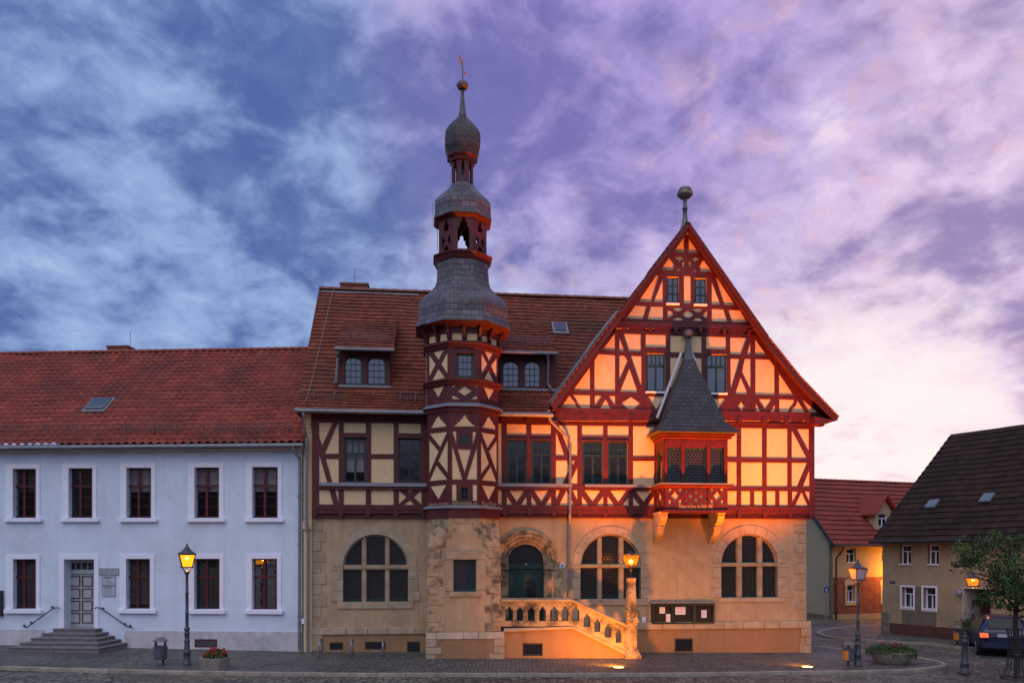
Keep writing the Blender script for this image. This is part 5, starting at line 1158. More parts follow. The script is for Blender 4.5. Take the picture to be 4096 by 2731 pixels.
for x in (200, 318, 495, 614):
    tr.xbox(T, 'R5', x-9, 800, x+9, 1101, dO+.002, dO+.05)
for x in (318, 495): tr.xbox(T, 'R5', x-6, 1134, x+6, 1250, dO+.002, dO+.03)
tr.xbox(T, 'R5', 190, 800, 628, 838, dO+.002, dO+.03); tr.build('post', timber, ori)
lettering(T, 'Erbaut im Jahre des Heils 1901', 'R5', 292, 524, 1277, 1250, dO+.004, gold, ori, 'inscription')
# flared half-pyramid roof with neck and ball
ro = MB(); H2 = lambda y, d: T.sz(px('R5', (370, y)), d)[1]
lv = []
for y, xl_, xr_, d, dw_ in ((735, 128, 716, dO+.42, .32), (722, 140, 702, dO+.34, .32), (694, 166, 660, dO+.16, .32), (655, 200, 606, dO-.02, .32), (450, 262, 505, dO-.30, .32), (300, 312, 425, dO-.50, .32), (238, 331, 398, dO-.60, .32)):
    a, b = T.sz(px('R5', (xl_, y)), d), T.sz(px('R5', (xr_, y)), d); lv.append((a[0], b[0], a[1], d, dw_))
for i in range(len(lv)-1):
    (a0, b0, z0, d0, w0_), (a1, b1, z1, d1, w1_) = lv[i], lv[i+1]; k = len(ro.f)
    ro.quad(T.pt(a0, z0, d0), T.pt(b0, z0, d0), T.pt(b1, z1, d1), T.pt(a1, z1, d1)); ro.uv[k] = [(a0, z0), (b0, z0), (b1, z1), (a1, z1)]
    ro.quad(T.pt(a0, z0, w0_), T.pt(a0, z0, d0), T.pt(a1, z1, d1), T.pt(a1, z1, w1_)); ro.uv[k+1] = [(w0_+5, z0), (d0+5, z0), (d1+5, z1), (w1_+5, z1)]
    ro.quad(T.pt(b0, z0, d0), T.pt(b0, z0, w0_), T.pt(b1, z1, w1_), T.pt(b1, z1, d1)); ro.uv[k+2] = [(d0+9, z0), (w0_+9, z0), (w1_+9, z1), (d1+9, z1)]
a0, b0, z0, d0, w0_ = lv[0]; ro.quad(T.pt(a0, z0-.02, w0_), T.pt(b0, z0-.02, w0_), T.pt(b0, z0-.02, d0), T.pt(a0, z0-.02, d0))
ro.quad(T.pt(a0, z0-.02, d0), T.pt(b0, z0-.02, d0), T.pt(b0, z0, d0), T.pt(a0, z0, d0))
ro.build('oriel_roof', slate_d, ori)
a1, b1, z1, d1, w1_ = lv[-1]; cc = T.pt((a1+b1)/2, 0, (d1+w1_)/2); hs_ = (b1-a1)/2; ds_ = (d1-w1_)/2; zt_ = H2(92, .5)
nk = MB()
for i in range(6):
    f0, f1 = i/6, (i+1)/6; g0, g1 = (1-f0)**1.6, (1-f1)**1.6
    L0, L1 = [(.055+(hs_-.055)*g0, .055+(ds_-.055)*g0, z1+(zt_-z1)*f0), (.055+(hs_-.055)*g1, .055+(ds_-.055)*g1, z1+(zt_-z1)*f1)]
    sC_, dC_ = (a1+b1)/2, (d1+w1_)/2
    q = lambda t, a, b: T.pt(sC_+a*t[0], t[2], dC_+b*t[1])
    for (p_, r_) in (((-1, 1), (1, 1)), ((1, 1), (1, -1)), ((1, -1), (-1, -1)), ((-1, -1), (-1, 1))): nk.quad(q(L0, *p_), q(L0, *r_), q(L1, *r_), q(L1, *p_))
nk.lathe(cc, [(.06, zt_-.02), (.10, zt_), (.16, zt_+.05), (.19, zt_+.14), (.19, zt_+.20), (.15, zt_+.26), (.07, zt_+.30), (0, zt_+.31)], 14)
nk.build('oriel_finial', slate_m, ori)
fl = MB()
for (xa, ya, xb, yb) in ((305, 192, 136, 646), (378, 195, 402, 248)):
    A, B = T.at(px('R5', (xa, ya)), .37), T.at(px('R5', (xb, yb)), .37); fl.bar(A, B, .09, .02, up=Vector((T.n.x, T.n.y, 0)))
fl.build('flashing', mat('bright_zinc', (.75, .74, .78), .5, .05), ori)
# stone consoles under the oriel
for xa, xb in ((160, 206), (556, 604)):
    c = MB(); sa, sb2 = T.sz(px('R5', (xa, 1330)), .98)[0], T.sz(px('R5', (xb, 1330)), .98)[0]
    pr = [(0, 1300), (1.02, 1300), (1.04, 1330), (.98, 1350), (.90, 1372), (.72, 1395), (.66, 1412), (.66, 1432), (.58, 1440), (.50, 1462), (.34, 1482), (.20, 1492), (.12, 1512), (0, 1514)]
    pr = [(d, T.sz(px('R5', (150, y)), d)[1]) for d, y in pr]; n = len(pr)
    c.v += [T.pt(sa, z, d) for d, z in pr]+[T.pt(sb2, z, d) for d, z in pr]
    for i in range(n): c.f.append([i, (i+1) % n, n+(i+1) % n, n+i]); c.m.append(0)
    c.f += [list(range(n)), list(range(n, 2*n))[::-1]]; c.m += [0, 0]
    z = T.sz(px('R5', (150, 1405)), .7)[1]; c.pbox(T, sa-.02, sb2+.02, z-.03, z+.03, .1, .74); z = T.sz(px('R5', (150, 1300)), 1)[1]; c.pbox(T, sa-.03, sb2+.03, z-.05, z+.02, 0, 1.1)
    c.build('console', stone, TH, bevel=.015)

# ---------------------------------------------------------------- outside stair of the town hall
dS = 1.70; z7 = lambda y, x=700: T.sz(px('R7', (x, y)), dS)[1]; S7 = lambda p: T.sz(px('R7', p), dS)
def ogee(x0, x1, yt, yb, yb2=None):
    w = x1-x0; c = (x0+x1)/2; yb2 = yb2 or yb
    return [S7(q) for q in ((x0, yb), (x1, yb2), (x1, yt+48), (x1-w*.14, yt+28), (x1-w*.30, yt+18), (c+w*.13, yt+12), (c+w*.13, yt-2), (c-w*.13, yt-2), (c-w*.13, yt+12), (x0+w*.30, yt+18), (x0+w*.14, yt+28), (x0, yt+48))]
holes = [ogee(a, b, 880, 1035) for a, b in ((110, 198), (235, 305), (355, 432), (478, 550), (595, 683), (718, 795), (832, 912))]
holes += [ogee(958, 1030, 958, 1098), ogee(1073, 1140, 1014, 1152), ogee(1187, 1255, 1070, 1210), ogee(1305, 1368, 1128, 1268)]
x_l = T.sz(px('R7', (62, 900)), dS)[0]
ba = MB(); out = [S7(q) for q in ((62, 1092), (845, 1090), (1432, 1370), (1432, 1095), (826, 812), (62, 814))]
ba.poly(T, out[::-1][::-1], dS-.26, dS, holes)
bal = ba.build('balustrade', stone_w, TH)
rl = MB()
def slab(ptsA, ptsB, d0, d1, mb):     # moulded course: lower and upper line
    for i in range(len(ptsA)-1):
        a, b, c_, d_ = S7(ptsA[i]), S7(ptsA[i+1]), S7(ptsB[i+1]), S7(ptsB[i])
        mb.hexa([T.pt(*a, d1), T.pt(*b, d1), T.pt(*c_, d1), T.pt(*d_, d1), T.pt(*a, d0), T.pt(*b, d0), T.pt(*c_, d0), T.pt(*d_, d0)])
slab(((64, 826), (826, 824), (1428, 1104)), ((64, 800), (828, 797), (1428, 1076)), dS-.34, dS+.08, rl); slab(((64, 799.5), (828, 796.5), (1428, 1075.5)), ((64, 791), (828, 788), (1428, 1066)), dS-.30, dS+.04, rl)
rl.build('handrail', stone, TH, bevel=.015)
rl = MB(); slab(((95, 1152), (840, 1116), (1400, 1395)), ((95, 1112), (846, 1091.5), (1410, 1362)), dS-.34, dS+.07, rl); rl.build('stair_course', stone_l, TH, bevel=.015)
sw = MB(); sw.poly(T, [S7(q) for q in ((80, 1500), (1400, 1500), (1400, 1392), (842, 1112), (80, 1150))], dS-.26, dS-.02, [[S7(q) for q in ((300, 1412), (515, 1412), (515, 1273), (300, 1273))]])
sw.build('stair_wall', brown_pl, TH)
window(T, TH, 'R7', 300, 1273, 515, 1412, dS-.06, black_i, fw=.05, bot=(1, 1), name='cellar_window', dt=.04)
st = MB(); zl = z7(1092); sx_a, sx_b = S7((842, 1100))[0], S7((1420, 1100))[0]; zg = -.05; n = 9
st.pbox(T, x_l, sx_a, -.4, zl, .14, dS-.27)
for i in range(n):
    a = sx_a+(sx_b-sx_a)*i/n; b = sx_a+(sx_b-sx_a)*(i+1)/n; st.pbox(T, a, b, -.4, zl-(zl-zg)*(i+1)/(n+1), .14, dS-.27)
st.build('stair', stair_m, TH)
# pillar at the foot of the stair
zg7 = S7((1480, 1462))[1]; dC = dS-.13; pc = T.pt((T.sz(px('R7', (1482, 1200)), dS)[0]), 0, dC)
sq = lambda mb, prof: mb.lathe((pc.x, pc.y, 0), prof, 4, T.rot()+R(45), 0, False, True)
h7 = lambda y: S7((1480, y))[1]
wp = lambda w: w*.36994*26.4/F/2
p_ = MB(); sq(p_, [(wp(185), zg7-.3), (wp(185), h7(1400)), (wp(150), h7(1375)), (wp(125), h7(1350)), (wp(112), h7(1338)), (wp(108), h7(1300)), (wp(108), h7(1060)), (wp(140), h7(1044)), (wp(148), h7(1030)), (wp(125), h7(1015)), (wp(112), h7(985)), (wp(122), h7(960)), (wp(118), h7(935)), (wp(126), h7(918)), (wp(100), h7(908)), (wp(98), h7(900)), (wp(88), h7(700)), (wp(78), h7(610)), (wp(90), h7(585)), (wp(90), h7(570))])
p_.build('stair_pillar', stone_w, TH, bevel=.012)

# ---------------------------------------------------------------- lanterns and lamps
def glow_mat(name, col, s, core):
    # lit lantern glass: glows and lets the light of the bulb through
    m = bpy.data.materials.new(name); m.use_nodes = True; t = m.node_tree; t.nodes.remove(t.nodes['Principled BSDF'])
    e = t.nodes.new('ShaderNodeEmission'); e.inputs[0].default_value = (*col, 1); e.inputs[1].default_value = s
    tr = t.nodes.new('ShaderNodeBsdfTransparent'); tr.inputs[0].default_value = (1, .75, .45, 1); ms = t.nodes.new('ShaderNodeMixShader'); ms.inputs[0].default_value = .62
    t.links.new(tr.outputs[0], ms.inputs[1]); t.links.new(e.outputs[0], ms.inputs[2]); t.links.new(ms.outputs[0], t.nodes['Material Output'].inputs['Surface']); MATS[name] = m; return m
g_lit = glow_mat('lit_glass_yellow', (1.0, .34, .006), 2.6, 0)
g_lit2 = glow_mat('lit_glass_orange', (1.0, .17, .006), 2.4, 0)
bulb_m = emit_mat('bulb', (1.0, .80, .36), 9.0)
g_off = mat('milky_glass', (.42, .38, .41), .25, .05)
def lantern_head(parent, c, rz, wt, wb, z0, z1, zc, lit, glassm, spot=None):
    """tapering four-sided lantern between z0 and z1, roof up to zc"""
    k = MB(); r = 1/math.sqrt(2); A = lambda w, i: Vector((c.x+w*r*math.cos(rz+math.pi/4+i*math.pi/2), c.y+w*r*math.sin(rz+math.pi/4+i*math.pi/2), 0))
    for i in range(4):
        k.bar(A(wb, i)+Vector((0, 0, z0)), A(wt, i)+Vector((0, 0, z1)), .022)
        for w, z in ((wb, z0), (wt, z1)): k.bar(A(w, i)+Vector((0, 0, z)), A(w, i+1)+Vector((0, 0, z)), .03)
    h = zc-z1; k.lathe((c.x, c.y, 0), [(wt*.60, z1+.0), (wt*.62, z1+.03), (wt*.44, z1+h*.22), (wt*.27, z1+h*.40), (wt*.19, z1+h*.50), (wt*.21, z1+h*.52), (wt*.19, z1+h*.56), (wt*.09, z1+h*.72), (wt*.035, z1+h*.80), (wt*.09, z1+h*.86), (wt*.06, z1+h*.93), (.004, z1+h)], 4 if False else 12, rz, 0)
    o = k.build('lantern_frame', iron, parent)
    g = MB(); q = .985
    for i in range(4):
        g.quad(A(wb*q, i)+Vector((0, 0, z0)), A(wb*q, i+1)+Vector((0, 0, z0)), A(wt*q, i+1)+Vector((0, 0, z1)), A(wt*q, i)+Vector((0, 0, z1)))
    g.build('lantern_glass', glassm, parent)
    return o
def point(name, loc, watt, col=(1, .45, .08), r=.08):
    l = bpy.data.lights.new(name, 'POINT'); l.energy = watt; l.color = col; l.shadow_soft_size = r; o = bpy.data.objects.new(name, l); COL.objects.link(o); o.location = loc; return o
def street_lamp(label, base, H_, lit, rz=.5, s=1.0, watt=0):
    t = thing('street_lamp', label, 'street lamp', base, 0, 'lantern posts on the square'); b = Vector(base); f = H_/3.6
    z = lambda v: b.z+v*f
    p = MB(); p.lathe((b.x, b.y, 0), [(.125, z(-.1)), (.125, z(.10)), (.10, z(.12)), (.098, z(.36)), (.115, z(.38)), (.09, z(.42)), (.075, z(.66)), (.075, z(.70)), (.088, z(.71)), (.088, z(.74)), (.068, z(.76)), (.066, z(.92)), (.084, z(.93)), (.084, z(.96)), (.066, z(.98)), (.062, z(1.02)), (.088, z(1.06)), (.088, z(1.08)), (.06, z(1.12)),
        (.048, z(1.16)), (.046, z(1.52)), (.056, z(1.53)), (.056, z(1.56)), (.046, z(1.57)), (.043, z(2.10)), (.055, z(2.11)), (.055, z(2.14)), (.042, z(2.15)), (.040, z(2.66)), (.055, z(2.70)), (.085, z(2.75)), (.085, z(2.77)), (.03, z(2.78)), (.02, z(2.82))], 14)
    p.build('post', iron, t, smooth=True)
    c = MB()
    for i in range(4):
        a = rz+math.pi/4+i*math.pi/2; dv = Vector((math.cos(a), math.sin(a), 0))
        c.tube([Vector((b.x, b.y, z(2.75)))+dv*.07, Vector((b.x, b.y, z(2.82)))+dv*.13, Vector((b.x, b.y, z(2.90)))+dv*.165, Vector((b.x, b.y, z(2.92)))+dv*.19], .011, 6)
        cc = Vector((b.x, b.y, z(2.90)))+dv*.21; c.tube([cc+dv*.03*math.cos(u*.7)+Vector((0, 0, .03*math.sin(u*.7))) for u in range(10)], .008, 5)
    c.build('cradle', iron, t)
    lantern_head(t, b, rz, .43*f, .27*f, z(2.90), z(3.27), z(3.6), lit, g_lit if lit == 1 else (g_lit2 if lit else g_off))
    if lit:
        m = MB(); m.lathe((b.x, b.y, z(3.16)), [(0, -.05), (.04, -.03), (.055, 0), (.04, .04), (0, .06)], 10); m.build('bulb', bulb_m, t, smooth=True)
        if watt: point('lamp_light', (b.x, b.y, z(3.04)), watt, (1, .36, .06), .03)
    return t
gp = lambda x, y: ground_at(x, y)
street_lamp('lit lantern post with yellow glass in front of the white house', gp(748, 2660), 3.6, 1, .45, watt=45)
street_lamp('unlit lantern post with milky glass beside the litter bin and bowl planter', gp(3431, 2663), 3.42, 0, .2)
street_lamp('lit lantern post half hidden by the leaves of the small tree', gp(3892, 2582), 3.0, 2, .3, watt=60)

# lantern on the stair pillar
lb = T.pt((T.sz(px('R7', (1470, 500)), dC)[0]), 0, dC); zz = lambda y: T.sz(px('R7', (1470, y)), dC)[1]
t = thing('pillar_lantern', 'lit wrought-iron lantern standing on the sandstone stair pillar', 'lantern', (lb.x, lb.y, zz(572)), T.rot())
m = MB(); m.lathe((lb.x, lb.y, 0), [(.12, zz(571)), (.10, zz(562)), (.03, zz(550)), (.022, zz(500)), (.05, zz(490)), (.06, zz(475)), (.04, zz(462)), (.10, zz(450)), (.14, zz(442))], 12)
m.build('stem', black_i, t)
ah = zz(318)-zz(440)
k = lantern_head(t, Vector((lb.x, lb.y, 0)), T.rot()+R(38), .42, .25, zz(440), zz(322), zz(270), 1, glow_mat('lit_glass_amber', (1.0, .22, .006), 1.9, 0))
fr_ = MB()
for i in range(4):       # wrought scrolls along the top of each side
    a = T.rot()+R(38)+i*math.pi/2; n_ = Vector((math.cos(a), math.sin(a), 0)); tt = Vector((-n_.y, n_.x, 0))
    for sg in (-1, 1):
        fr_.tube([Vector((lb.x, lb.y, zz(330)+.0))+n_*.20+tt*sg*(.10+.09*math.cos(u*.55))+Vector((0, 0, .05*math.sin(u*.55)-.02)) for u in range(12)], .010, 5)
        fr_.tube([Vector((lb.x, lb.y, zz(432)))+n_*.135+tt*sg*(.06+.05*math.cos(u*.55))+Vector((0, 0, .035*math.sin(u*.55))) for u in range(12)], .009, 5)
fr_.build('scrollwork', black_i, t)
m = MB(); m.lathe((lb.x, lb.y, zz(395)), [(0, -.09), (.05, -.05), (.085, 0), (.06, .06), (0, .10)], 10); m.build('bulb', bulb_m, t, smooth=True)
point('lamp_light', (lb.x, lb.y, zz(420)), 13, (1, .28, .03), .03)

# flush floodlights in the pavement, aimed up at the gable
def flood(label, x, y, aim, watt, size, spill=0):
    p = gp(x, y); t = thing('ground_floodlight', label, 'floodlight', (p.x, p.y, p.z), 0, 'floodlights let into the pavement')
    m = MB(); m.lathe((p.x, p.y, p.z), [(.21, -.05), (.21, .015), (.17, .022), (.165, .012)], 20); m.build('housing', iron, t)
    g = MB(); g.lathe((p.x, p.y, p.z), [(.165, .002), (.165, .014), (.10, .026), (0, .03)], 20); g.build('lens', emit_mat('flood_lens', (1.0, .55, .10), 14), t)
    l = bpy.data.lights.new('flood_beam', 'SPOT'); l.energy = watt; l.color = (1.0, .185, .0); l.spot_size = R(size); l.spot_blend = 1.0; l.shadow_soft_size = .10
    o = bpy.data.objects.new('flood_beam', l); COL.objects.link(o); o.location = (p.x, p.y, p.z+.06)
    if spill:
        l2 = bpy.data.lights.new('flood_spill', 'SPOT'); l2.energy = spill; l2.color = (1.0, .29, .0); l2.spot_size = R(150); l2.spot_blend = .7; l2.shadow_soft_size = .12
        o2 = bpy.data.objects.new('flood_spill', l2); COL.objects.link(o2); o2.location = (p.x, p.y, p.z+.06); o2.rotation_euler = Vector((-.25, 1, .85)).to_track_quat('-Z', 'Y').to_euler()
    o.rotation_euler = (Vector(aim)-o.location).to_track_quat('-Z', 'Y').to_euler()
    return t
flood('bright round floodlight in the pavement just in front of the stair pillar', 2474, 2669, T.at((2560, 520), 0), 16500, 70, 1250)
flood('bright round floodlight in the pavement by the right corner of the town hall', 3229, 2667, T.at((2930, 150), 0), 19500, 76, 520)

# ---------------------------------------------------------------- white house
Pw = Plane((0, 26.73), (1, -.064)); wo_ = Pw.at((1200, 2590)); WH = thing('white_house', 'pale blue-white two-storey house with maroon windows and bright red pantile roof', 'house', (0, 26.73, 0), Pw.rot())
ps = lambda fr, p, d=0: Pw.sz(px(fr, p), d)
xl = Pw.sz((-420, 2200))[0]; xr = Pw.sz((1208, 2200))[0]; zt_ = ps('Z1', (1200, 862))[1]; 
UP = [(95, 270, 40, 298, 25, 305, 985), (515, 695, 467, 725, 447, 735, 981), (950, 1137, 905, 1168, 890, 1176, 978), (1462, 1648, 1415, 1682, 1398, 1688, 975), (1897, 2090, 1852, 2120, 1836, 2130, 972)]
LO = [(97, 270, 42, 298, 25, 308, 348, 722), (948, 1128, 900, 1160, 880, 1170, 346, 722), (1460, 1652, 1418, 1682, 1412, 1690, 345, 725), (1895, 2085, 1852, 2116, 1838, 2124, 345, 727)]
up_px = [(x0*.53146, 1350+yt*.53146, x1*.53146, 2050+38*.53146) for x0, x1, _, _, _, _, yt in UP]
lo_px = [(x0*.53146, 2050+yt*.53146, x1*.53146, 2050+yb*.53146) for x0, x1, _, _, _, _, yt, yb in LO]
# two more bays to the left of the frame, so the house goes on
door_px = (480*.53146, 2050+350*.53146, 708*.53146, 2050+872*.53146)
cell_px = (1465*.53146, 2050+950*.53146, 1635*.53146, 2050+1012*.53146)
def rect(P, q, d=0): return [P.sz(c, d) for c in ((q[0], q[3]), (q[2], q[3]), (q[2], q[1]), (q[0], q[1]))]
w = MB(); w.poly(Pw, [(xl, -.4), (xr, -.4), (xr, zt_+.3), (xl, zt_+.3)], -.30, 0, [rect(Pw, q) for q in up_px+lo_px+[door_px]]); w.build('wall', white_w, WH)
w = MB(); w.pbox(Pw, xl, xl+.3, -.4, zt_, -9.5, -.3); w.pbox(Pw, xr-.3, xr, -.4, zt_, -9.5, -.3); w.pbox(Pw, xl+.3, xr-.3, -.4, zt_, -9.5, -9.2); w.build('side_wall', white_w, WH)
zp = ps('Z2', (1700, 890))[1]; b = MB()
a = ps('Z2', (935, 900), .035)[0]
b.poly(Pw, [(a, -.4), (xr, -.4), (xr, zp), (a, zp)], 0, .035, [rect(Pw, cell_px, .035)], hole_d=.003); a2 = ps('Z2', (330, 900), .035)[0]; b.poly(Pw, [(xl, -.4), (a2, -.4), (a2, zp+.02), (xl, zp+.02)], 0, .035); b.build('plinth', white_p, WH)
TILT = .10
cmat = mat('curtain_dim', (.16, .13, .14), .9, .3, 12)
for i, (q, spec) in enumerate(list(zip(up_px, UP))+list(zip(lo_px, LO))):
    lowr = i >= 5
    o = window(Pw, WH, 'S', *q, -.17, maroon, fw=.055, transom=.365, top=(2, 2), bot=(2, 3), mw=.016, mid=.085, pane=glass_b if i == 8 else glass if i in (1, 5, 7) else glass_s, curtain=None if i in (1, 5, 7, 8) else ((.52, 1.0) if i < 5 else (.05, 1.0)))
    for ch_ in o.children:
        if i == 8 and ch_.name.startswith('pane'):      # pane alone is skewed to put the street lamp's reflection in it
            vs = ch_.data.vertices; m_ = sum(v.co.x for v in vs)/len(vs)
            for v in vs: v.co.y += .05+(v.co.x-m_)*TILT
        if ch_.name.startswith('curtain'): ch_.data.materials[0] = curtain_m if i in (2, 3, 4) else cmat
    fr = MB(); sx0, sx1 = spec[2]*.53146, spec[3]*.53146; q0, q1 = q[0]+1, q[2]-1
    yt = q[1]-18; yb = q[3]+(2 if not lowr else 4)
    out = rect(Pw, (sx0, yt, sx1, yb), .03); inn = rect(Pw, (q[0], q[1], q[2], q[3]), .03)
    A = out; fr.poly(Pw, [out[0], inn[0], inn[3], inn[2], inn[1], out[1], out[2], out[3]], 0, .03); fr.build('window_surround', white_t, WH)
    sl_ = MB(); k0, k1 = spec[4]*.53146, spec[5]*.53146; sl_.xbox(Pw, 'S', k0, yb, k1, yb+14.5, -.02, .13); sl_.build('sill', white_t, WH, bevel=.01)
# door
fr = MB(); out = rect(Pw, (442*.53146, 2050+315*.53146, 742*.53146, 2050+872*.53146), .03); inn = rect(Pw, door_px, .03)
fr.poly(Pw, [out[0], inn[0], inn[3], inn[2], inn[1], out[1], out[2], out[3]], 0, .03); fr.build('door_surround', white_t, WH)
rs = MB(); a, b2 = rect(Pw, door_px)[0], rect(Pw, door_px)[2]; rs.poly(Pw, [(a[0]-.1, a[1]-.1), (b2[0]+.1, a[1]-.1), (b2[0]+.1, b2[1]+.1), (a[0]-.1, b2[1]+.1)], -.46, -.46)
for sa, sb2 in ((a[0]-.02, a[0]), (b2[0], b2[0]+.02)): rs.pbox(Pw, sa, sb2, a[1], b2[1], -.45, -.31)
rs.build('door_recess', white_t, WH)
dgrey = mat('door_grey', (.36, .40, .42), .6, .06); dl = MB(); D2 = -.40
d0, d1 = ps('Z2', (522, 875), D2), ps('Z2', (706, 462), D2)
dl.pbox(Pw, d0[0], d1[0], d0[1]-.05, d1[1], D2-.05, D2)
dl.xbox(Pw, 'Z2', 505, 432, 708, 458, D2-.05, D2+.05)
tw = [rect(Pw, (x0*.53146, 2050+377*.53146, x1*.53146, 2050+427*.53146), D2) for x0, x1 in ((524, 565), (570, 610), (615, 658), (663, 705))]
o1, o2 = ps('Z2', (512, 432), D2), ps('Z2', (712, 352), D2); dl.poly(Pw, [o1, (o2[0], o1[1]), o2, (o1[0], o2[1])], D2-.05, D2+.005, tw)
dr = dl.build('door', dgrey, WH)
g = MB(); g.poly(Pw, [o1, (o2[0], o1[1]), o2, (o1[0], o2[1])], D2-.04, D2-.04); g.build('transom_light', glass, dr)
pm = MB()
for yt, yb in ((475, 553), (568, 645), (660, 738), (752, 830)):
    for x0, x1 in ((527, 604), (619, 697)):
        r0 = rect(Pw, (x0*.53146, 2050+yt*.53146, x1*.53146, 2050+yb*.53146), D2); c = .028
        pm.poly(Pw, r0, D2, D2+.02, [[(r0[0][0]+c, r0[0][1]+c), (r0[1][0]-c, r0[1][1]+c), (r0[2][0]-c, r0[2][1]-c), (r0[3][0]+c, r0[3][1]-c)]])
pm.build('door_moulding', maroon, dr)
window(Pw, WH, 'S', *cell_px, .028, maroon, fw=.05, bot=(1, 1), name='cellar_window', dt=.02, pane=glass_b)
# cornice, gutter, roof
c = MB(); z1, z2 = ps('Z1', (1200, 860), .1)[1], ps('Z1', (1200, 820), .25)[1]
c.pbox(Pw, xl, xr+.05, z1-.03, z1+.06, 0, .10); c.hexa([Pw.pt(*q) for q in ((xl, z1+.06, .10), (xr+.05, z1+.06, .10), (xr+.05, z2, .30), (xl, z2, .30), (xl, z1+.06, 0), (xr+.05, z1+.06, 0), (xr+.05, z2, 0), (xl, z2, 0))])
c.build('cornice', mat('cornice_white', (.62, .60, .60), .9, .06, 2, .1, 30, dirt=(.3, .27, .25), dirt_amt=.5, dscale=1.5), WH)
ze = ps('Z1', (1200, 800), .42)[1]; dRw = -5.2; zr = Pw.sz((900, 1402), dRw)[1]
gm = MB(); xrr = Pw.sz((1213, 1775), .45)[0]; gm.tube([Pw.pt(xl, ze-.085, .47), Pw.pt(xrr, ze-.085, .47)], .07, 10); gm.build('gutter', pipe_m, WH)
fb = MB(); fb.pbox(Pw, xl, xr+.03, ze-.16, ze+.02, .28, .36); fb.build('fascia', timber_d, WH)
xrR = Pw.sz((1262, 1393), dRw)[0]; xrE = Pw.sz((1212, 1770), .42)[0]; xrm = max(xrR, xrE)
nc = int((xrm-xl)/.285)
r_ = MB(); tile_patch(r_, Pw.pt(xl, ze, .42), Pw.pt(xrm, ze, .42), Pw.pt(xl, zr, dRw), Pw.pt(xrm, zr, dRw), nc, 23, 'pan', .03, 8); r_.build('roof', t_red, WH)
u = MB(); u.quad(Pw.pt(xl, ze, -11), Pw.pt(xrm, ze, -11), Pw.pt(xrm, zr, dRw), Pw.pt(xl, zr, dRw)); u.quad(Pw.pt(xl, ze-.03, .40), Pw.pt(xrm, ze-.03, .40), Pw.pt(xrm, ze-.03, -.2), Pw.pt(xl, ze-.03, -.2)); u.build('roof_underside', timber_d, WH)
ridge(Pw, xl, xrm, zr+.05, dRw, mat('red_ridge', (.26, .06, .04), .75, .2, 4), WH, 44, .12)
ch = MB(); a, b = Pw.sz(px('Z1', (805, 60)), dRw-.5), Pw.sz(px('Z1', (960, 60)), dRw-.5); ch.pbox(Pw, a[0], b[0], zr-.5, a[1]-.07, dRw-1.1, dRw-.5); ch.pbox(Pw, a[0]-.03, b[0]+.03, a[1]-.07, a[1], dRw-1.13, dRw-.47); ch.build('chimney', brick_r, WH)
rd = MB(); p0 = Pw.pt(b[0]-.05, a[1], dRw-.8); p1 = Pw.at(px('Z1', (953, -45)), dRw-.8); rd.tube([p0, Vector((p0.x, p0.y, p1.z))], .012, 5); rd.build('lightning_rod', MATS['rod_metal'], WH)
def on_w(p):
    lo, hi = dRw, .42
    for _ in range(40):
        m = (lo+hi)/2; s, z = Pw.sz(p, m)
        if z > ze+(zr-ze)*(.42-m)/(.42-dRw): hi = m
        else: lo = m
    return (*Pw.sz(p, lo), lo)
wz_ = lambda d: ze+(zr-ze)*(.42-d)/(.42-dRw); uw = Vector((-(.42-dRw), zr-ze)).normalized()
s_, z_, d_ = on_w(px('Z1', (735, 530)))
sk = MB()
for (s0, s1, off, l, h0, h1, mi) in ((s_-.42, s_+.44, .3, 1.0, .03, .09, 0), (s_-.34, s_+.34, .18, .75, .09, .16, 0), (s_-.30, s_+.30, .12, .66, .16, .17, 1)):
    q = []
    for h in (h1, h0):
        for a, t_ in ((s0, 0), (s1, 0), (s1, l), (s0, l)): q.append(Pw.pt(a, wz_(d_+off)+uw.y*t_-uw.x*h*1.0, d_+off+uw.x*t_+uw.y*h))
    sk.hexa(q, mi)
sk.build('skylight', [zinc_l, glass_b], WH)
a = on_w(px('Z1', (0, 735))); b = on_w(px('Z1', (2200, 715))); dm_ = (a[2]+b[2])/2; zg_ = wz_(dm_); sg = MB(); sL_ = xl
for k_ in (.10, .22, .34): sg.bar(Pw.pt(sL_, zg_+k_, dm_+.02), Pw.pt(b[0], zg_+k_, dm_+.02), .014)
n = int((b[0]-sL_)/.14)
for i in range(n+1): s = sL_+(b[0]-sL_)*i/n; sg.bar(Pw.pt(s, zg_+.10, dm_+.02), Pw.pt(s, zg_+.34, dm_+.02), .008)
for x in (-200, 165, 365, 575, 740, 945, 1158, 1328, 1532, 1788, 1962, 2172): s = Pw.sz(px('Z1', (x, 720)), dm_)[0]; sg.bar(Pw.pt(s, zg_-.02, dm_+.06), Pw.pt(s, zg_+.36, dm_+.03), .03)
sg.build('snow_guard', guard_m, WH)
dp = MB(); dp.tube([Pw.at(px('Z1', (x, y)), d) for x, y, d in ((2205, 815, .47), (2207, 845, .45), (2252, 905, .16), (2256, 930, .12), (2252, 2350, .12))], .05, 10)
for y in (1200, 1560, 2100): c_ = Pw.at(px('Z1', (2253, y)), .12); dp.tube([c_, c_+Vector((0, 0, .06))], .063, 10)
dp.build('downpipe', pipe_m, WH)
bx = MB(); bx.xbox(Pw, 'Z2', 2268, 797, 2291, 835, 0, .10); bx.build('meter_box', white_t, WH, bevel=.01)
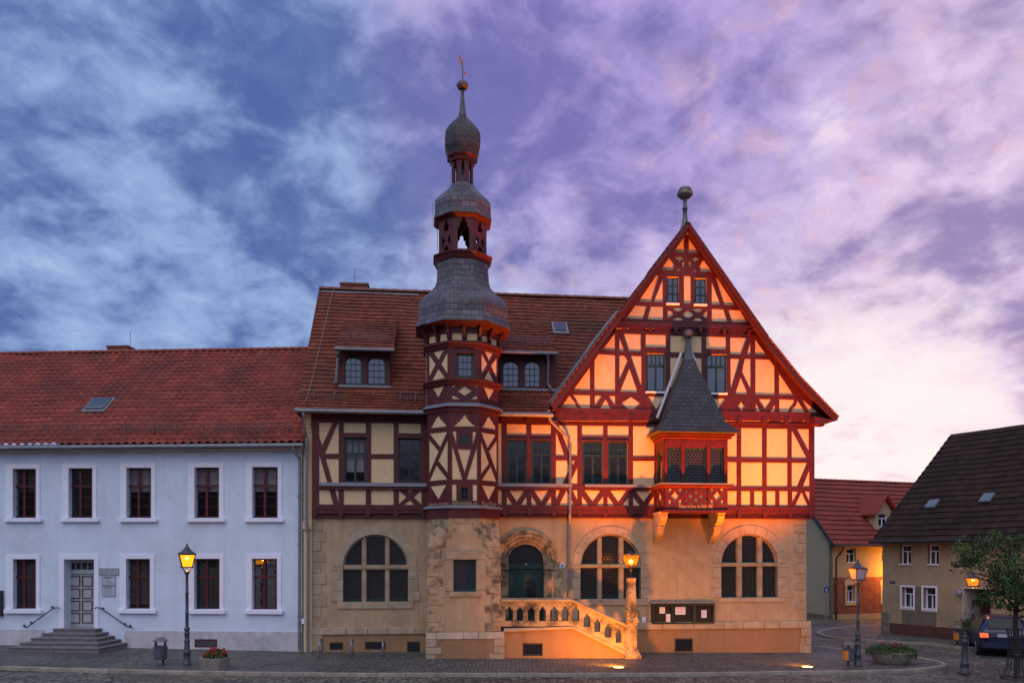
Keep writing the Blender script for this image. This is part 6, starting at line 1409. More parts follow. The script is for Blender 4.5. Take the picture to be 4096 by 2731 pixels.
# steps in front of the door
stp = MB(); n = 5; b0, t0 = gz(-13)-.05, ps('Z2', (600, 874), .3)[1]
for i in range(n):
    f = i/(n-1); dd = 1.72-(1.72-.42)*f; x0 = 62+(395-62)*f; x1 = 742+(712-742)*f; yt = 1017+(874-1017)*f
    s0 = ps('Z2', (x0, yt), dd)[0]; s1 = ps('Z2', (x1, yt), dd)[0]; z1 = ps('Z2', (600, yt), dd)[1]; stp.pbox(Pw, s0, s1, -.4, z1-.035-i*.001, 0, dd-.025); stp.pbox(Pw, s0-.025, s1+.025, z1-.034-i*.001, z1, 0, dd)
stp.build('steps', stair_m, WH, bevel=.012)
def rail(pts, br):
    m = MB(); m.tube([Pw.at(px('Z2', p), .16) for p in pts], .022, 8)
    for p in br: c_ = Pw.at(px('Z2', p), .16); w_ = Pw.at(px('Z2', (p[0]-2, p[1]-10)), .0); m.tube([c_, w_], .014, 6); m.tube([w_+Vector((Pw.n.x, Pw.n.y, 0))*.03, w_], .045, 10)
    m.build('handrail', iron, WH)
rail([(186, 852), (190, 862), (205, 860), (405, 715), (440, 713), (448, 722)], [(240, 835), (400, 720), (188, 858)])
rail([(716, 722), (722, 712), (755, 715), (950, 850), (985, 862), (992, 858)], [(778, 730), (945, 846), (985, 860)])
def wall_sign(name, label, cat, P, fr, x0, y0, x1, y1, d0, d1, m, edge=None):
    a, b = P.sz(px(fr, (x0, y1)), d1), P.sz(px(fr, (x1, y0)), d1); c = P.pt((a[0]+b[0])/2, a[1], d0); t = thing(name, label, cat, c, P.rot())
    k = MB(); k.pbox(P, a[0], b[0], a[1], b[1], d0, d1); k.build('board', m, t, bevel=.004)
    if edge:
        e = MB(); w_ = .018; e.poly(P, [a, (b[0], a[1]), b, (a[0], b[1])], d1-.003, d1+.006, [[(a[0]+w_, a[1]+w_), (b[0]-w_, a[1]+w_), (b[0]-w_, b[1]-w_), (a[0]+w_, b[1]-w_)]]); e.build('border', edge, t)
    return t
sd = mat('sign_edge', (.20, .21, .26), .6)
t = wall_sign('office_sign', 'grey sign lettered BÜRGER SERVICE beside the white house door', 'sign', Pw, 'Z2', 745, 416, 893, 468, .002, .035, sign_g, sd)
lettering(Pw, 'BÜRGER', 'Z2', 755, 880, 440, 421, .038, black_t, t, 'lettering', fat=.0); lettering(Pw, 'SERVICE', 'Z2', 755, 882, 461, 445, .038, black_t, t, 'lettering', fat=.0)
grey_t = mat('grey_letters', (.16, .17, .21), .6)
for lab, y0, y1, rows in (('upper grey plaque with opening hours under the grey lettered sign', 479, 545, ((780, 838, 487), (783, 835, 496), (800, 830, 508), (790, 835, 520), (805, 850, 530))), ('lower grey plaque with small print under the grey lettered sign', 549, 629, ((783, 840, 563), (790, 845, 575), (780, 855, 588), (785, 850, 600), (790, 840, 612)))):
    t = wall_sign('info_plaque', lab, 'plaque', Pw, 'Z2', 766, y0, 869, y1, .002, .022, sign_g, sd); t['group'] = 'plaques beside the white house door'
    m = MB()
    for j, (a, b, y) in enumerate(rows): m.xbox(Pw, 'Z2', a, y-(4 if j == 0 else 2), b, y+(3 if j == 0 else 1), .022, .025)
    m.build('print', grey_t, t)
t = wall_sign('wall_case', 'black wall case on the white house at the left frame edge', 'display case', Pw, 'Z2', -130, 585, 10, 775, .002, .12, black_i)

# notice board, small signs on the town hall
bx0, bz0 = T.sz(px('N5', (55, 905)), .14); bx1, bz1 = T.sz(px('N5', (2030, 235)), .14)
t = thing('notice_board', 'dark green three-bay notice case on the wall under the arched windows', 'notice board', T.pt((bx0+bx1)/2, bz0, 0), T.rot())
dg = mat('case_green', (.006, .018, .016), .45, .1)
bays = [[T.sz(px('N5', c), .14) for c in ((a, d), (c_, d), (c_, b), (a, b))] for a, b, c_, d in ((150, 345, 690, 850), (770, 340, 1335, 850), (1455, 325, 1975, 830))]
m = MB(); m.poly(T, [(bx0, bz0), (bx1, bz0), (bx1, bz1), (bx0, bz1)], 0, .14, bays, hole_d=.07); m.build('case', dg, t)
k = MB(); k.poly(T, [(bx0+.03, bz0+.03), (bx1-.03, bz0+.03), (bx1-.03, bz1-.03), (bx0+.03, bz1-.03)], .065, .065); k.build('back_panel', mat('case_back', (.012, .010, .011), .8), t)
rfm = MB(); rx0, rx1 = T.sz(px('N5', (15, 220)), .2)[0], T.sz(px('N5', (2085, 200)), .2)[0]; rfm.hexa([T.pt(*q) for q in ((rx0, bz1, .22), (rx1, bz1, .22), (rx1, bz1+.03, .22), (rx0, bz1+.03, .22), (rx0, bz1+.03, 0), (rx1, bz1+.03, 0), (rx1, bz1+.07, 0), (rx0, bz1+.07, 0))]); rfm.build('case_roof', zinc, t)
for i, (a, b, c_, d) in enumerate(((300, 360, 470, 562), (505, 580, 640, 825), (795, 358, 1112, 602), (1610, 455, 1778, 700))):
    m = MB(); m.xbox(T, 'N5', a, b, c_, d, .068, .074); pp = m.build('notice', paper, t); l = MB()
    for r in range(7): y = b+(d-b)*(.14+.11*r); l.xbox(T, 'N5', a+(c_-a)*.12, y, a+(c_-a)*random.uniform(.6, .9), y+6, .0745, .0755)
    l.build('print', mat('print_grey', (.30, .29, .34), .8), pp)
t = wall_sign('monument_plate', 'small white plate with blue shield emblem right of the green door', 'plate', T, 'R7', 700, 400, 755, 457, .002, .02, paper)
m = MB(); m.ppoly(T, 'R7', [(708, 408), (748, 408), (748, 425), (742, 440), (728, 452), (714, 440), (708, 425)], .0205, .024); em = m.build('shield', blue_s, t)
m = MB(); m.ppoly(T, 'R7', [(711, 411), (745, 411), (728, 428)], .0245, .0265); m.ppoly(T, 'R7', [(710, 418), (724, 430), (713, 440)], .0245, .0265); m.ppoly(T, 'R7', [(746, 418), (732, 430), (743, 440)], .0245, .0265); m.build('field', paper, t)
t = wall_sign('door_intercom', 'white intercom box on the wall between stair pillar and notice case', 'intercom', T, 'R1', 787, 892, 817, 940, .002, .07, white_t)
m = MB()
for i in range(3): m.xbox(T, 'R1', 793, 920+5*i, 811, 922+5*i, .0705, .074)
m.build('speaker_slot', grey_t, t)
t = wall_sign('letter_plate', 'small grey box half hidden behind the stair pillar', 'box', T, 'R1', 735, 828, 760, 890, .002, .06, mat('box_brown', (.20, .13, .09), .7))
# ---------------------------------------------------------------- brown-roofed house on the far right
c = ground_at(3530, 2529); eB = Vector((.549, -1)).normalized(); PB = Plane((c.x, c.y), eB)
BH = thing('beige_house', 'beige rendered house with dark brown tiled roof behind the small tree', 'house', (c.x, c.y, 0), PB.rot())
pb_ = lambda p, d=0: PB.sz(px('R3', p), d)
LB = 16.0; zE = PB.sz((3535, 2150))[1]; zbB = gz(c.x)-.5
beige = mat('beige_render', (.37, .29, .185), .92, .14, 1.2, .35, 50, dirt=(.18, .135, .085), dirt_amt=.6, dscale=.7); grey_b = mat('grey_render_patch', (.165, .14, .10), .92, .15, 2, .35, 50)
def rB(x0, y0, x1, y1, d=0): return [pb_((x0, y1), d), pb_((x1, y1), d), pb_((x1, y0), d), pb_((x0, y0), d)]
def rBx(x0, y0, x1, y1, d=0):      # level rectangle from the middle of its photo outline
    a, b = pb_((x0, (y0+y1)/2), d)[0], pb_((x1, (y0+y1)/2), d)[0]; m = (x0+x1)/2; z0, z1 = pb_((m, y1), d)[1], pb_((m, y0), d)[1]; return [(a, z0), (b, z0), (b, z1), (a, z1)]
UB = [rBx(*q) for q in ((1118, 70, 1230, 268), (1395, 68, 1508, 270), (1785, 62, 1902, 266))]
LBW = [rBx(*q) for q in ((1137, 488, 1252, 697), (1350, 493, 1474, 714))]
DB = rBx(1748, 508, 2018, 905)
w = MB(); w.poly(PB, [(0, zbB), (LB, zbB), (LB, zE+.05), (0, zE+.05)], -.3, 0, UB+LBW+[DB]); w.build('wall', beige, BH)
k = MB(); k.pbox(PB, 0, .3, zbB, zE, -11.6, -.3); k.pbox(PB, LB-.3, LB, zbB, zE, -11.6, -.3); k.pbox(PB, .3, LB-.3, zbB, zE, -11.6, -11.3); k.build('side_wall', beige, BH)
def house_window(P, parent, r, d, frame_m, deep=.16, split=.33, mid=True, sill=white_t, surround=None, curt=True):
    (s0, z0), (s1, _), (_, z1), _ = r; f = MB(); fw = .055
    f.poly(P, r, d-deep-.05, d-deep, [[(s0+fw, z0+fw), (s1-fw, z0+fw), (s1-fw, z1-fw), (s0+fw, z1-fw)]]); zt = z1-(z1-z0)*split
    f.pbox(P, s0+fw, s1-fw, zt-.025, zt+.025, d-deep-.05, d-deep+.01)
    if mid: f.pbox(P, (s0+s1)/2-.03, (s0+s1)/2+.03, z0+fw, zt-.025, d-deep-.05, d-deep-.005)
    o = f.build('window', frame_m, parent); g = MB(); g.poly(P, [(s0+fw, z0+fw), (s1-fw, z0+fw), (s1-fw, z1-fw), (s0+fw, z1-fw)], d-deep-.03, d-deep-.03); g.build('pane', glass_s if curt else glass, o)
    if curt:
        c_ = MB(); n = 24; vs = []
        for i in range(n+1): s = s0+fw+(s1-s0-2*fw)*i/n; dr = d-deep-.14+.02*math.sin(i*1.7); vs += [P.pt(s, z0+fw, dr), P.pt(s, z1-fw, dr)]
        c_.add(vs, [[2*i, 2*i+2, 2*i+3, 2*i+1] for i in range(n) if not 9 <= i <= 13]); c_.build('curtain', mat('curtain_grey', (.20, .19, .19), .9, .3, 10), o)
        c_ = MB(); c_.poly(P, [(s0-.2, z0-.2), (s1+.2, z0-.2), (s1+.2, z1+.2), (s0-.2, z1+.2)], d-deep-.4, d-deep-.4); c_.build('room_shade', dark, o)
    s_ = MB(); s_.pbox(P, s0-.02, s1+.02, z0, z0+.05, d-deep+.0, d+.05); s_.build('sill', sill, o)
    if surround:
        b = MB(); e = .075; b.poly(P, [(s0-e, z0-e), (s1+e, z0-e), (s1+e, z1+e), (s0-e, z1+e)], d, d+.025, [r], hole_d=d-deep); b.build('surround', surround, o)
    return o
for r in UB: house_window(PB, BH, r, 0, white_t, surround=mat('tan_surround', (.36, .25, .15), .9, .1))
for r in LBW: house_window(PB, BH, r, 0, white_t, deep=.22, surround=white_t, mid=True)
pt_ = MB(); a = pb_((1140, 700), .012); b = pb_((1478, 700), .012); zt_ = pb_((1300, 486), .012)[1]; z0 = pb_((1300, 868), .012)[1]
pt_.poly(PB, [(a[0], z0), (b[0], z0), (b[0], LBW[0][0][1]-.08), (LBW[0][1][0]+.08, LBW[0][0][1]-.08), (LBW[0][1][0]+.08, zt_), (LBW[1][0][0]-.08, zt_), (LBW[1][0][0]-.08, LBW[0][0][1]-.081), (a[0], LBW[0][0][1]-.081)][:4]+[(a[0], LBW[0][0][1]-.08)], .002, .012)
pt_.poly(PB, [(LBW[0][1][0]+.08, LBW[0][0][1]-.078), (LBW[1][0][0]-.08, LBW[0][0][1]-.078), (LBW[1][0][0]-.08, zt_), (LBW[0][1][0]+.08, zt_)], .002, .012)
pt_.build('wall_patch', grey_b, BH)
bp_ = MB(); zpl = pb_((1350, 872), .03)[1]; a = pb_((1018, 845), .03)[0]; bp_.pbox(PB, a, pb_((1742, 900), .03)[0], zbB, zpl, .001, .04); bp_.pbox(PB, pb_((2025, 900), .03)[0], LB, zbB, zpl, .001, .04); bp_.build('plinth', brick_d, BH)
cs = MB(); cs.pbox(PB, -.05, pb_((1015, 800), .05)[0], zbB, pb_((985, 735), .05)[1], -.4, .07); cs.build('corner_stone', mat('rough_stone', (.20, .16, .12), .95, .4, 6, .8, 20), BH, bevel=.05)
# deep doorway
dd = MB(); (s0, z0), (s1, _), (_, z1), _ = DB
dd.pbox(PB, s0-.02, s0+.02, z0, z1, -1.2, .03); dd.pbox(PB, s0-.08, s1+.08, z1, z1+.06, -.3, .03); dd.build('door_frame', mat('door_trim', (.50, .46, .42), .8), BH)
dd = MB(); dd.poly(PB, [(s0-.3, z0-.3), (s1+.3, z0-.3), (s1+.3, z1+.3), (s0-.3, z1+.3)], -1.2, -1.2); dd.pbox(PB, s1, s1+.05, z0, z1, -1.2, -.31); dd.build('porch_wall', brick_mat('porch_brick', (.05, .03, .025), (.09, .055, .045), (.03, .025, .022), 1.0, .3, .15), BH)
# roof
dRB = -5.8; zRB = 9.56; slB = (zRB-zE)/5.8; r_ = MB()
tile_patch(r_, PB.pt(-.35, zE-.35*slB+.1, .42), PB.pt(LB+.3, zE-.35*slB+.1, .42), PB.pt(-.35, zRB, dRB), PB.pt(LB+.3, zRB, dRB), 60, 21, 'flat', .035, 2); r_.build('roof', t_dk, BH)
k = MB(); k.quad(PB.pt(-.35, zE, -12), PB.pt(LB+.3, zE, -12), PB.pt(LB+.3, zRB, dRB), PB.pt(-.35, zRB, dRB)); k.quad(PB.pt(-.35, zE-.15, .40), PB.pt(LB+.3, zE-.15, .40), PB.pt(LB+.3, zE-.15, -.2), PB.pt(-.35, zE-.15, -.2))
k.add([PB.pt(0, zE, 0), PB.pt(0, zE, -11.6), PB.pt(0, zRB-.1, dRB)], [[0, 1, 2]]); k.build('roof_underside', timber_d, BH)
g = MB(); g.tube([PB.pt(-.35, zE-.20, .48), PB.pt(LB, zE-.20, .48)], .07, 8); g.build('gutter', black_i, BH)
def roofB(p):
    lo, hi = dRB, .4
    for _ in range(40):
        m = (lo+hi)/2; s, z = PB.sz(p, m)
        if z > zE-.35*slB+.1+(zRB-zE+.35*slB-.1)*(.42-m)/(.42-dRB): hi = m
        else: lo = m
    return (*PB.sz(p, lo), lo)
for p in ((1445, 920), (1990, 860)):
    s, z, d = roofB(px('R2', p)); sk = MB(); uu = Vector((-(.42-dRB), zRB-zE)).normalized()
    q = []
    for h in (.13, .04):
        for a, t_ in ((s-.24, -.28), (s+.24, -.28), (s+.24, .28), (s-.24, .28)): q.append(PB.pt(a, z+uu.y*t_-uu.x*h, d+uu.x*t_+uu.y*h))
    sk.hexa(q); sk.build('skylight', glass_b if False else mat('roof_glass', (.15, .18, .21), .2, .1), BH)
t = thing('wall_lamp', 'small round silver lamp on the beige house wall left of the doorway', 'wall lamp', PB.pt(*pb_((1707, 560)), 0), PB.rot())
wl = MB(); q = PB.pt(*pb_((1707, 540), .12), .12); wl.lathe(q, [(.02, -.15), (.10, -.13), (.12, -.02), (.11, .08), (.05, .14), (0, .15)], 12); wl.bar(q, PB.pt(*pb_((1707, 540), .0), 0), .06); wl.build('lamp_shade', mat('silver', (.55, .55, .58), .2, .05, metal=.8), t)
t = wall_sign('street_sign', 'small dark blue street name plate on the beige house corner', 'street sign', PB, 'R3', 1017, 428, 1069, 453, .002, .02, mat('sign_navy', (.02, .02, .06), .5))
m = MB(); m.xbox(PB, 'R3', 1027, 437, 1058, 443, .0205, .0225); m.build('lettering', mat('dim_white', (.22, .22, .26), .6), t)

# ---------------------------------------------------------------- red-roofed house down the side street
c = ground_at(3331, 2470); eR = Vector((1, .36)).normalized(); PR_ = Plane((c.x, c.y), eR); PG_ = Plane((c.x, c.y), (eR.y, -eR.x))
RH = thing('red_roof_house', 'cream house with red tiled roof, brick ground floor and small gabled dormer', 'house', (c.x, c.y, 0), PR_.rot())
pr3 = lambda p, d=0: PR_.sz(px('R3', p), d)
zER = PR_.sz((3335, 2168))[1]; zbR = gz(c.x)-.6; LR = 24; HR = 3.6; zRR = PR_.sz((3400, 1924), -HR)[1]
zmid = pr3((600, 392))[1]; zbt = pr3((600, 757))[1]
creamy = mat('cream_render', (.44, .35, .20), .92, .08, 1.5, .3, 50); green_g = mat('greenish_render', (.31, .285, .19), .92, .08, 1.0, .3, 50)
def rR(x0, y0, x1, y1):
    m = (x0+x1)/2; a, b = pr3((x0, (y0+y1)/2))[0], pr3((x1, (y0+y1)/2))[0]; z0, z1 = pr3((m, y1))[1], pr3((m, y0))[1]; return [(a, z0), (b, z0), (b, z1), (a, z1)]
UR = [rR(588, 105, 682, 250), rR(938, 120, 1030, 240)]; LRW = [rR(588, 468, 668, 640), rR(938, 470, 1020, 630)]
w = MB(); w.poly(PR_, [(0, zmid), (LR, zmid), (LR, zER), (0, zER)], -.3, 0, UR); w.build('wall', creamy, RH)
w = MB(); w.poly(PR_, [(0, zbt), (LR, zbt), (LR, zmid-.004), (0, zmid-.004)], -.3, .02, LRW); w.build('brick_wall', brick_r, RH)
w = MB(); w.poly(PR_, [(0, zbR), (LR, zbR), (LR, zbt-.004), (0, zbt-.004)], -.3, .05); w.build('plinth', creamy, RH)


PGb = lambda s, z: Vector((c.x-eR.y*s, c.y+eR.x*s, z))
gw = MB(); gw.add([PGb(s, z) for s, z in ((0.002, zbR), (2*HR, zbR), (2*HR, zER), (HR, zRR-.08), (0.002, zER))], [[4, 3, 2, 1, 0]]); gw.build('gable_wall', green_g, RH)
base_ = MB(); base_.add([PGb(s, z)+Vector((-eR.x, -eR.y, 0))*.03 for s, z in ((0.002, zbR), (2*HR, zbR), (2*HR, zbt+.1), (0.002, zbt-.1))], [[3, 2, 1, 0]]); base_.build('gable_plinth', mat('dark_plinth', (.13, .11, .075), .9), RH)
for r in UR: house_window(PR_, RH, r, 0, white_t, split=.36, curt=False)
for r in LRW:
    o = house_window(PR_, RH, r, .02, white_t, split=.34, curt=False); (s0, z0), (s1, _), (_, z1), _ = r
    b = MB(); b.poly(PR_, [(s0-.14, z0-.18), (s1+.14, z0-.18), (s1+.14, z1), (s1+.20, z1), (s1+.20, z1+.20), (s1+.06, z1+.34), ((s0+s1)/2, z1+.40), (s0-.06, z1+.34), (s0-.20, z1+.20), (s0-.20, z1), (s0-.14, z1)], .02, .06, [r], hole_d=-.1); b.build('surround', mat('cream_stone', (.52, .42, .26), .9), o)
r_ = MB(); tile_patch(r_, PR_.pt(-.25, zER-.15, .35), PR_.pt(LR, zER-.15, .35), PR_.pt(-.25, zRR, -HR), PR_.pt(LR, zRR, -HR), 50, 14, 'flat', .06, 3); r_.build('roof', t_far, RH)
k = MB(); k.quad(PR_.pt(-.25, zER-.15, -2*HR-.3), PR_.pt(LR, zER-.15, -2*HR-.3), PR_.pt(LR, zRR, -HR), PR_.pt(-.25, zRR, -HR)); k.quad(PR_.pt(-.25, zER-.22, .34), PR_.pt(LR, zER-.22, .34), PR_.pt(LR, zER-.22, -.2), PR_.pt(-.25, zER-.22, -.2)); k.build('roof_underside', timber_d, RH)
vb = MB(); vb.bar(PR_.pt(-.27, zER-.20, .36), PR_.pt(-.27, zRR-.03, -HR), .06, .20); vb.bar(PR_.pt(-.27, zRR-.03, -HR), PR_.pt(-.27, zER-.2, -2*HR-.3), .06, .20); vb.build('bargeboard', black_i, RH)
ridge(PR_, -.25, LR, zRR+.04, -HR, MATS['red_ridge'], RH, 60, .12)
g = MB(); g.tube([PR_.pt(-.25, zER-.20, .42), PR_.pt(LR, zER-.20, .42)], .07, 8); g.build('gutter', black_i, RH)
g = MB(); g.tube([PR_.pt(.4, zER-.22, .42), PR_.pt(.38, zER-.5, .35), PR_.pt(.18, zER-.9, .10), PR_.pt(.16, zbR, .10)], .055, 8); g.build('downpipe', black_i, RH)
# gabled dormer, gable turned to the street
ddm = -.55; q0 = PR_.sz(px('R2', (872, 1140)), ddm); q1 = PR_.sz(px('R2', (1042, 1140)), ddm); qe = PR_.sz(px('R2', (872, 985)), ddm)[1]; qa = PR_.sz(px('R2', (972, 838)), ddm)[1]
zb0 = q0[1]; mid_ = (q0[0]+q1[0])/2; wn = [PR_.sz(px('R2', p), ddm) for p in ((905, 1135), (992, 1135), (992, 1003), (905, 1003))]
wn = [(wn[0][0], wn[0][1]), (wn[1][0], wn[0][1]), (wn[1][0], wn[2][1]), (wn[0][0], wn[2][1])]
d_ = MB(); d_.poly(PR_, [(q0[0], zb0-.3), (q1[0], zb0-.3), (q1[0], qe), (mid_, qa-.1), (q0[0], qe)], -2.2, ddm, [wn], hole_d=ddm-.15); dm = d_.build('dormer', creamy, RH)
house_window(PR_, dm, wn, ddm, white_t, deep=.08, split=.35, curt=False)
dr_ = MB()
for sg in (-1, 1):
    e = mid_+sg*(mid_-q0[0]+.28)*1.0; ez = qe-.22; k = len(dr_.f)
    A = [PR_.pt(e, ez, ddm+.35), PR_.pt(mid_, qa+.04, ddm+.35), PR_.pt(mid_, qa+.04, -3.2), PR_.pt(e, ez, -2.4)]; B = [v+Vector((0, 0, .10)) for v in A]; dr_.hexa(B+A if sg < 0 else B+A)
    for f in range(k, len(dr_.f)): dr_.uv[f] = [(f+.5, .5)]*4
dr_.build('dormer_roof', t_far, dm)

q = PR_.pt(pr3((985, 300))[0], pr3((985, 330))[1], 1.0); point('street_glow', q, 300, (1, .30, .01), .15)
# blue pedestrian sign
c = ground_at(3304, 2476); t = thing('pedestrian_sign', 'blue square pedestrian zone sign on a thin pole by the greenish gable', 'traffic sign', c)
zs0, zs1 = EYE-(px('R3', (0, 540))[1]-YH)/F*c.y, EYE-(px('R3', (0, 486))[1]-YH)/F*c.y; ww = (zs1-zs0)*.45
m = MB(); m.tube([c-Vector((0, 0, .1)), Vector((c.x, c.y, zs1))], .03, 8); m.build('pole', zinc, t)
m = MB(); m.box(c.x-ww, c.x+ww, c.y-.07, c.y-.05, zs0, zs1); p_ = m.build('sign_plate', blue_s, t)
m = MB(); h = zs1-zs0; y = c.y-.075
for ox, s in ((-.10, 1.0), (.16, .72)):
    X = c.x+ox*ww*2; m.lathe((X, y, zs0+h*(.12+.62*s)), [(0, -.05*h), (.05*h, 0), (0, .05*h)], 8); m.box(X-.07*h, X+.07*h, y-.01, y, zs0+h*(.12+.28*s), zs0+h*(.12+.56*s)); m.box(X-.06*h, X-.015*h, y-.01, y, zs0+h*.10, zs0+h*(.12+.279*s)); m.box(X+.015*h, X+.06*h, y-.01, y, zs0+h*.10, zs0+h*(.12+.279*s))
m.build('symbol', paper, p_)

# ---------------------------------------------------------------- street furniture
def litter_bin(label, base, H_, rz, orange=False):
    t = thing('litter_bin', label, 'litter bin', base, rz, 'litter bins on posts'); b = Vector(base); f = H_/.95; z = lambda v: b.z+v*f
    m = MB(); m.tube([(b.x+.03, b.y+.12, z(-.05)), (b.x+.03, b.y+.12, z(.30))], .035, 8); m.build('post', iron, t)
    m = MB(); m.lathe((b.x, b.y, 0), [(.20*f, z(.20)), (.215*f, z(.22)), (.225*f, z(.60)), (.235*f, z(.62)), (.235*f, z(.64)), (.19*f, z(.655)), (.17*f, z(.60)), (.17*f, z(.3))], 20); m.build('body', mat('bin_grey', (.075, .085, .11), .45, .15, 6), t, smooth=False)
    m = MB()
    for i in range(4):
        a = rz+math.pi/4+i*math.pi/2; m.bar((b.x+.205*f*math.cos(a), b.y+.205*f*math.sin(a), z(.60)), (b.x+.215*f*math.cos(a), b.y+.215*f*math.sin(a), z(.83)), .03)
    m.build('stay', iron, t)
    m = MB(); m.lathe((b.x, b.y, 0), [(.255*f, z(.82)), (.25*f, z(.84)), (.14*f, z(.925)), (.125*f, z(.93)), (.12*f, z(.95)), (.0, z(.955))], 8, rz); m.build('lid', mat('bin_lid', (.13, .12, .13), .5, .15), t)
    if orange:
        m = MB(); k = []
        for zz_ in (.24, .60):
            for i in range(5): a = R(178+i*17); k.append((b.x+.236*f*math.cos(a), b.y+.236*f*math.sin(a), z(zz_)))
        m.add(k, [[i, i+1, i+6, i+5] for i in range(4)]); m.build('label_panel', mat('bin_orange', (.62, .22, .02), .5, .1), t)
    return t
def zH(y, Y): return EYE-(y-YH)/F*Y
b = gp(642, 2658); litter_bin('grey litter bin with open hood left of the lit yellow lantern post', b, zH(2548, b.y)-b.z, .3)
b = gp(3395, 2663); litter_bin('grey litter bin with orange panel beside the unlit lantern post', b, zH(2562, b.y)-b.z, .5, True)
b = gp(3833, 2577); litter_bin('distant litter bin with orange panel left of the blue car', b, zH(2500, b.y)-b.z, .2, True)

leaf_g = mat('leaf_green', (.05, .115, .022), .6, .5, 9); leaf_d = mat('leaf_dark', (.024, .058, .014), .65, .5, 9); leaf_l = mat('leaf_light', (.085, .13, .028), .6, .5, 9); red_f = mat('geranium_red', (.52, .018, .014), .55, .3, 12); red_d = mat('begonia_red', (.28, .03, .035), .6, .3, 12)
def leaf(mb, c, s, mi=0, rng=random):
    n = Vector((rng.gauss(0, 1), rng.gauss(0, 1), rng.gauss(.3, 1))).normalized(); a = n.orthogonal().normalized(); a = (Matrix.Rotation(rng.uniform(0, 6.3), 3, n)@a); b = n.cross(a)
    mb.add([c-a*s, c+b*s*.5+n*s*.15, c+a*s, c-b*s*.5+n*s*.15], [[0, 1, 2, 3]], mi)
# hexagonal concrete trough with geraniums
b = gp((1500+1725)/2*.53146+2, 2672); Wd = 225*.53146/F*b.y; t = thing('flower_trough', 'hexagonal concrete trough with red geraniums beside the lit lantern post', 'planter', b, .2); hz_ = zH(2050+1085*.53146, b.y)-b.z
m = MB(); m.lathe(b, [(Wd*.46, -.05), (Wd*.47, .04), (Wd*.52, hz_-.05), (Wd*.53, hz_), (Wd*.43, hz_), (Wd*.41, hz_-.08)], 6, .15); m.build('trough', concrete, t)
rng = random.Random(3); f = MB(); fl_ = MB(); top = zH(2050+1000*.53146, b.y)-b.z
for i in range(900):
    a = rng.uniform(0, 6.283); rr = Wd*.40*math.sqrt(rng.random()); h = hz_-.05+(top-hz_)*(1-(rr/(Wd*.44))**2)*rng.uniform(.2, .95); leaf(f, Vector((b.x+rr*math.cos(a)+.02, b.y+rr*math.sin(a), b.z+h)), rng.uniform(.03, .055), rng.choice((0, 0, 1)), rng)
for i in range(26):
    a = rng.uniform(0, 6.283); rr = Wd*.38*math.sqrt(rng.random()); cc = Vector((b.x+rr*math.cos(a)+.03, b.y+rr*math.sin(a), b.z+hz_+(top-hz_)*(1-(rr/(Wd*.46))**2)*rng.uniform(.55, 1.05)))
    for k in range(22): v = Vector((rng.gauss(0, 1), rng.gauss(0, 1), rng.gauss(0, 1))).normalized(); leaf(fl_, cc+v*rng.uniform(.02, .05), .024, 0, rng)
f.build('foliage', [leaf_g, leaf_d], t); fl_.build('flowers', red_f, t)
# round bowl planter on the pavement tip
b = gp(3150+1035*.40221, 2651); Wd = 430*.40221/F*b.y; t = thing('bowl_planter', 'low concrete bowl planter spilling greenery on the pavement corner', 'planter', b); hz_ = .40
m = MB(); m.lathe(b, [(Wd*.30, -.03), (Wd*.34, .02), (Wd*.42, .16), (Wd*.485, hz_-.03), (Wd*.49, hz_), (Wd*.44, hz_), (Wd*.42, hz_-.06)], 28); m.build('bowl', concrete, t, smooth=True)
f = MB(); fl_ = MB()
for i in range(2600):
    a = rng.uniform(0, 6.283); rr = Wd*.56*math.sqrt(rng.random()); lump = .5+.5*math.sin(a*3+1)*math.sin(a*5); h = hz_+.03+.16*(1-(rr/(Wd*.56))**2)*rng.uniform(0, 1)+(-.28*max(0, rr/Wd-.44)/.12*rng.random()*(1.3 if math.cos(a) > .2 else .7)); leaf(f, Vector((b.x+rr*math.cos(a), b.y+rr*math.sin(a)*.9, b.z+h+.05*lump)), rng.uniform(.025, .05), rng.choice((0, 1, 1, 2)), rng)
for i in range(14):
    cc = Vector((b.x+rng.uniform(-.30, .28), b.y+rng.uniform(-.3, .2), b.z+hz_+rng.uniform(.14, .26)))
    for k in range(14): v = Vector((rng.gauss(0, 1), rng.gauss(0, 1), rng.gauss(0, 1))).normalized(); leaf(fl_, cc+v*.04, .024, 0, rng)
f.build('foliage', [leaf_g, leaf_d, leaf_l], t); fl_.build('flowers', red_d, t)
# bollard
b = gp(3150+1762*.40221, 2686); hB = zH(2150+955*.40221, b.y)-b.z; t = thing('bollard', 'dark cast-iron bollard on the road in front of the blue car', 'bollard', b)
m = MB(); m.lathe(b, [(.19, -.03), (.19, .02), (.12, .03), (.115, .20*hB), (.135, .21*hB), (.10, .25*hB), (.085, .45*hB), (.078, .78*hB), (.095, .79*hB), (.095, .83*hB), (.078, .84*hB), (.075, .90*hB), (.09, .91*hB), (.085, .94*hB), (.05, .97*hB), (.0, hB)], 16); m.build('body', iron, t, smooth=True)
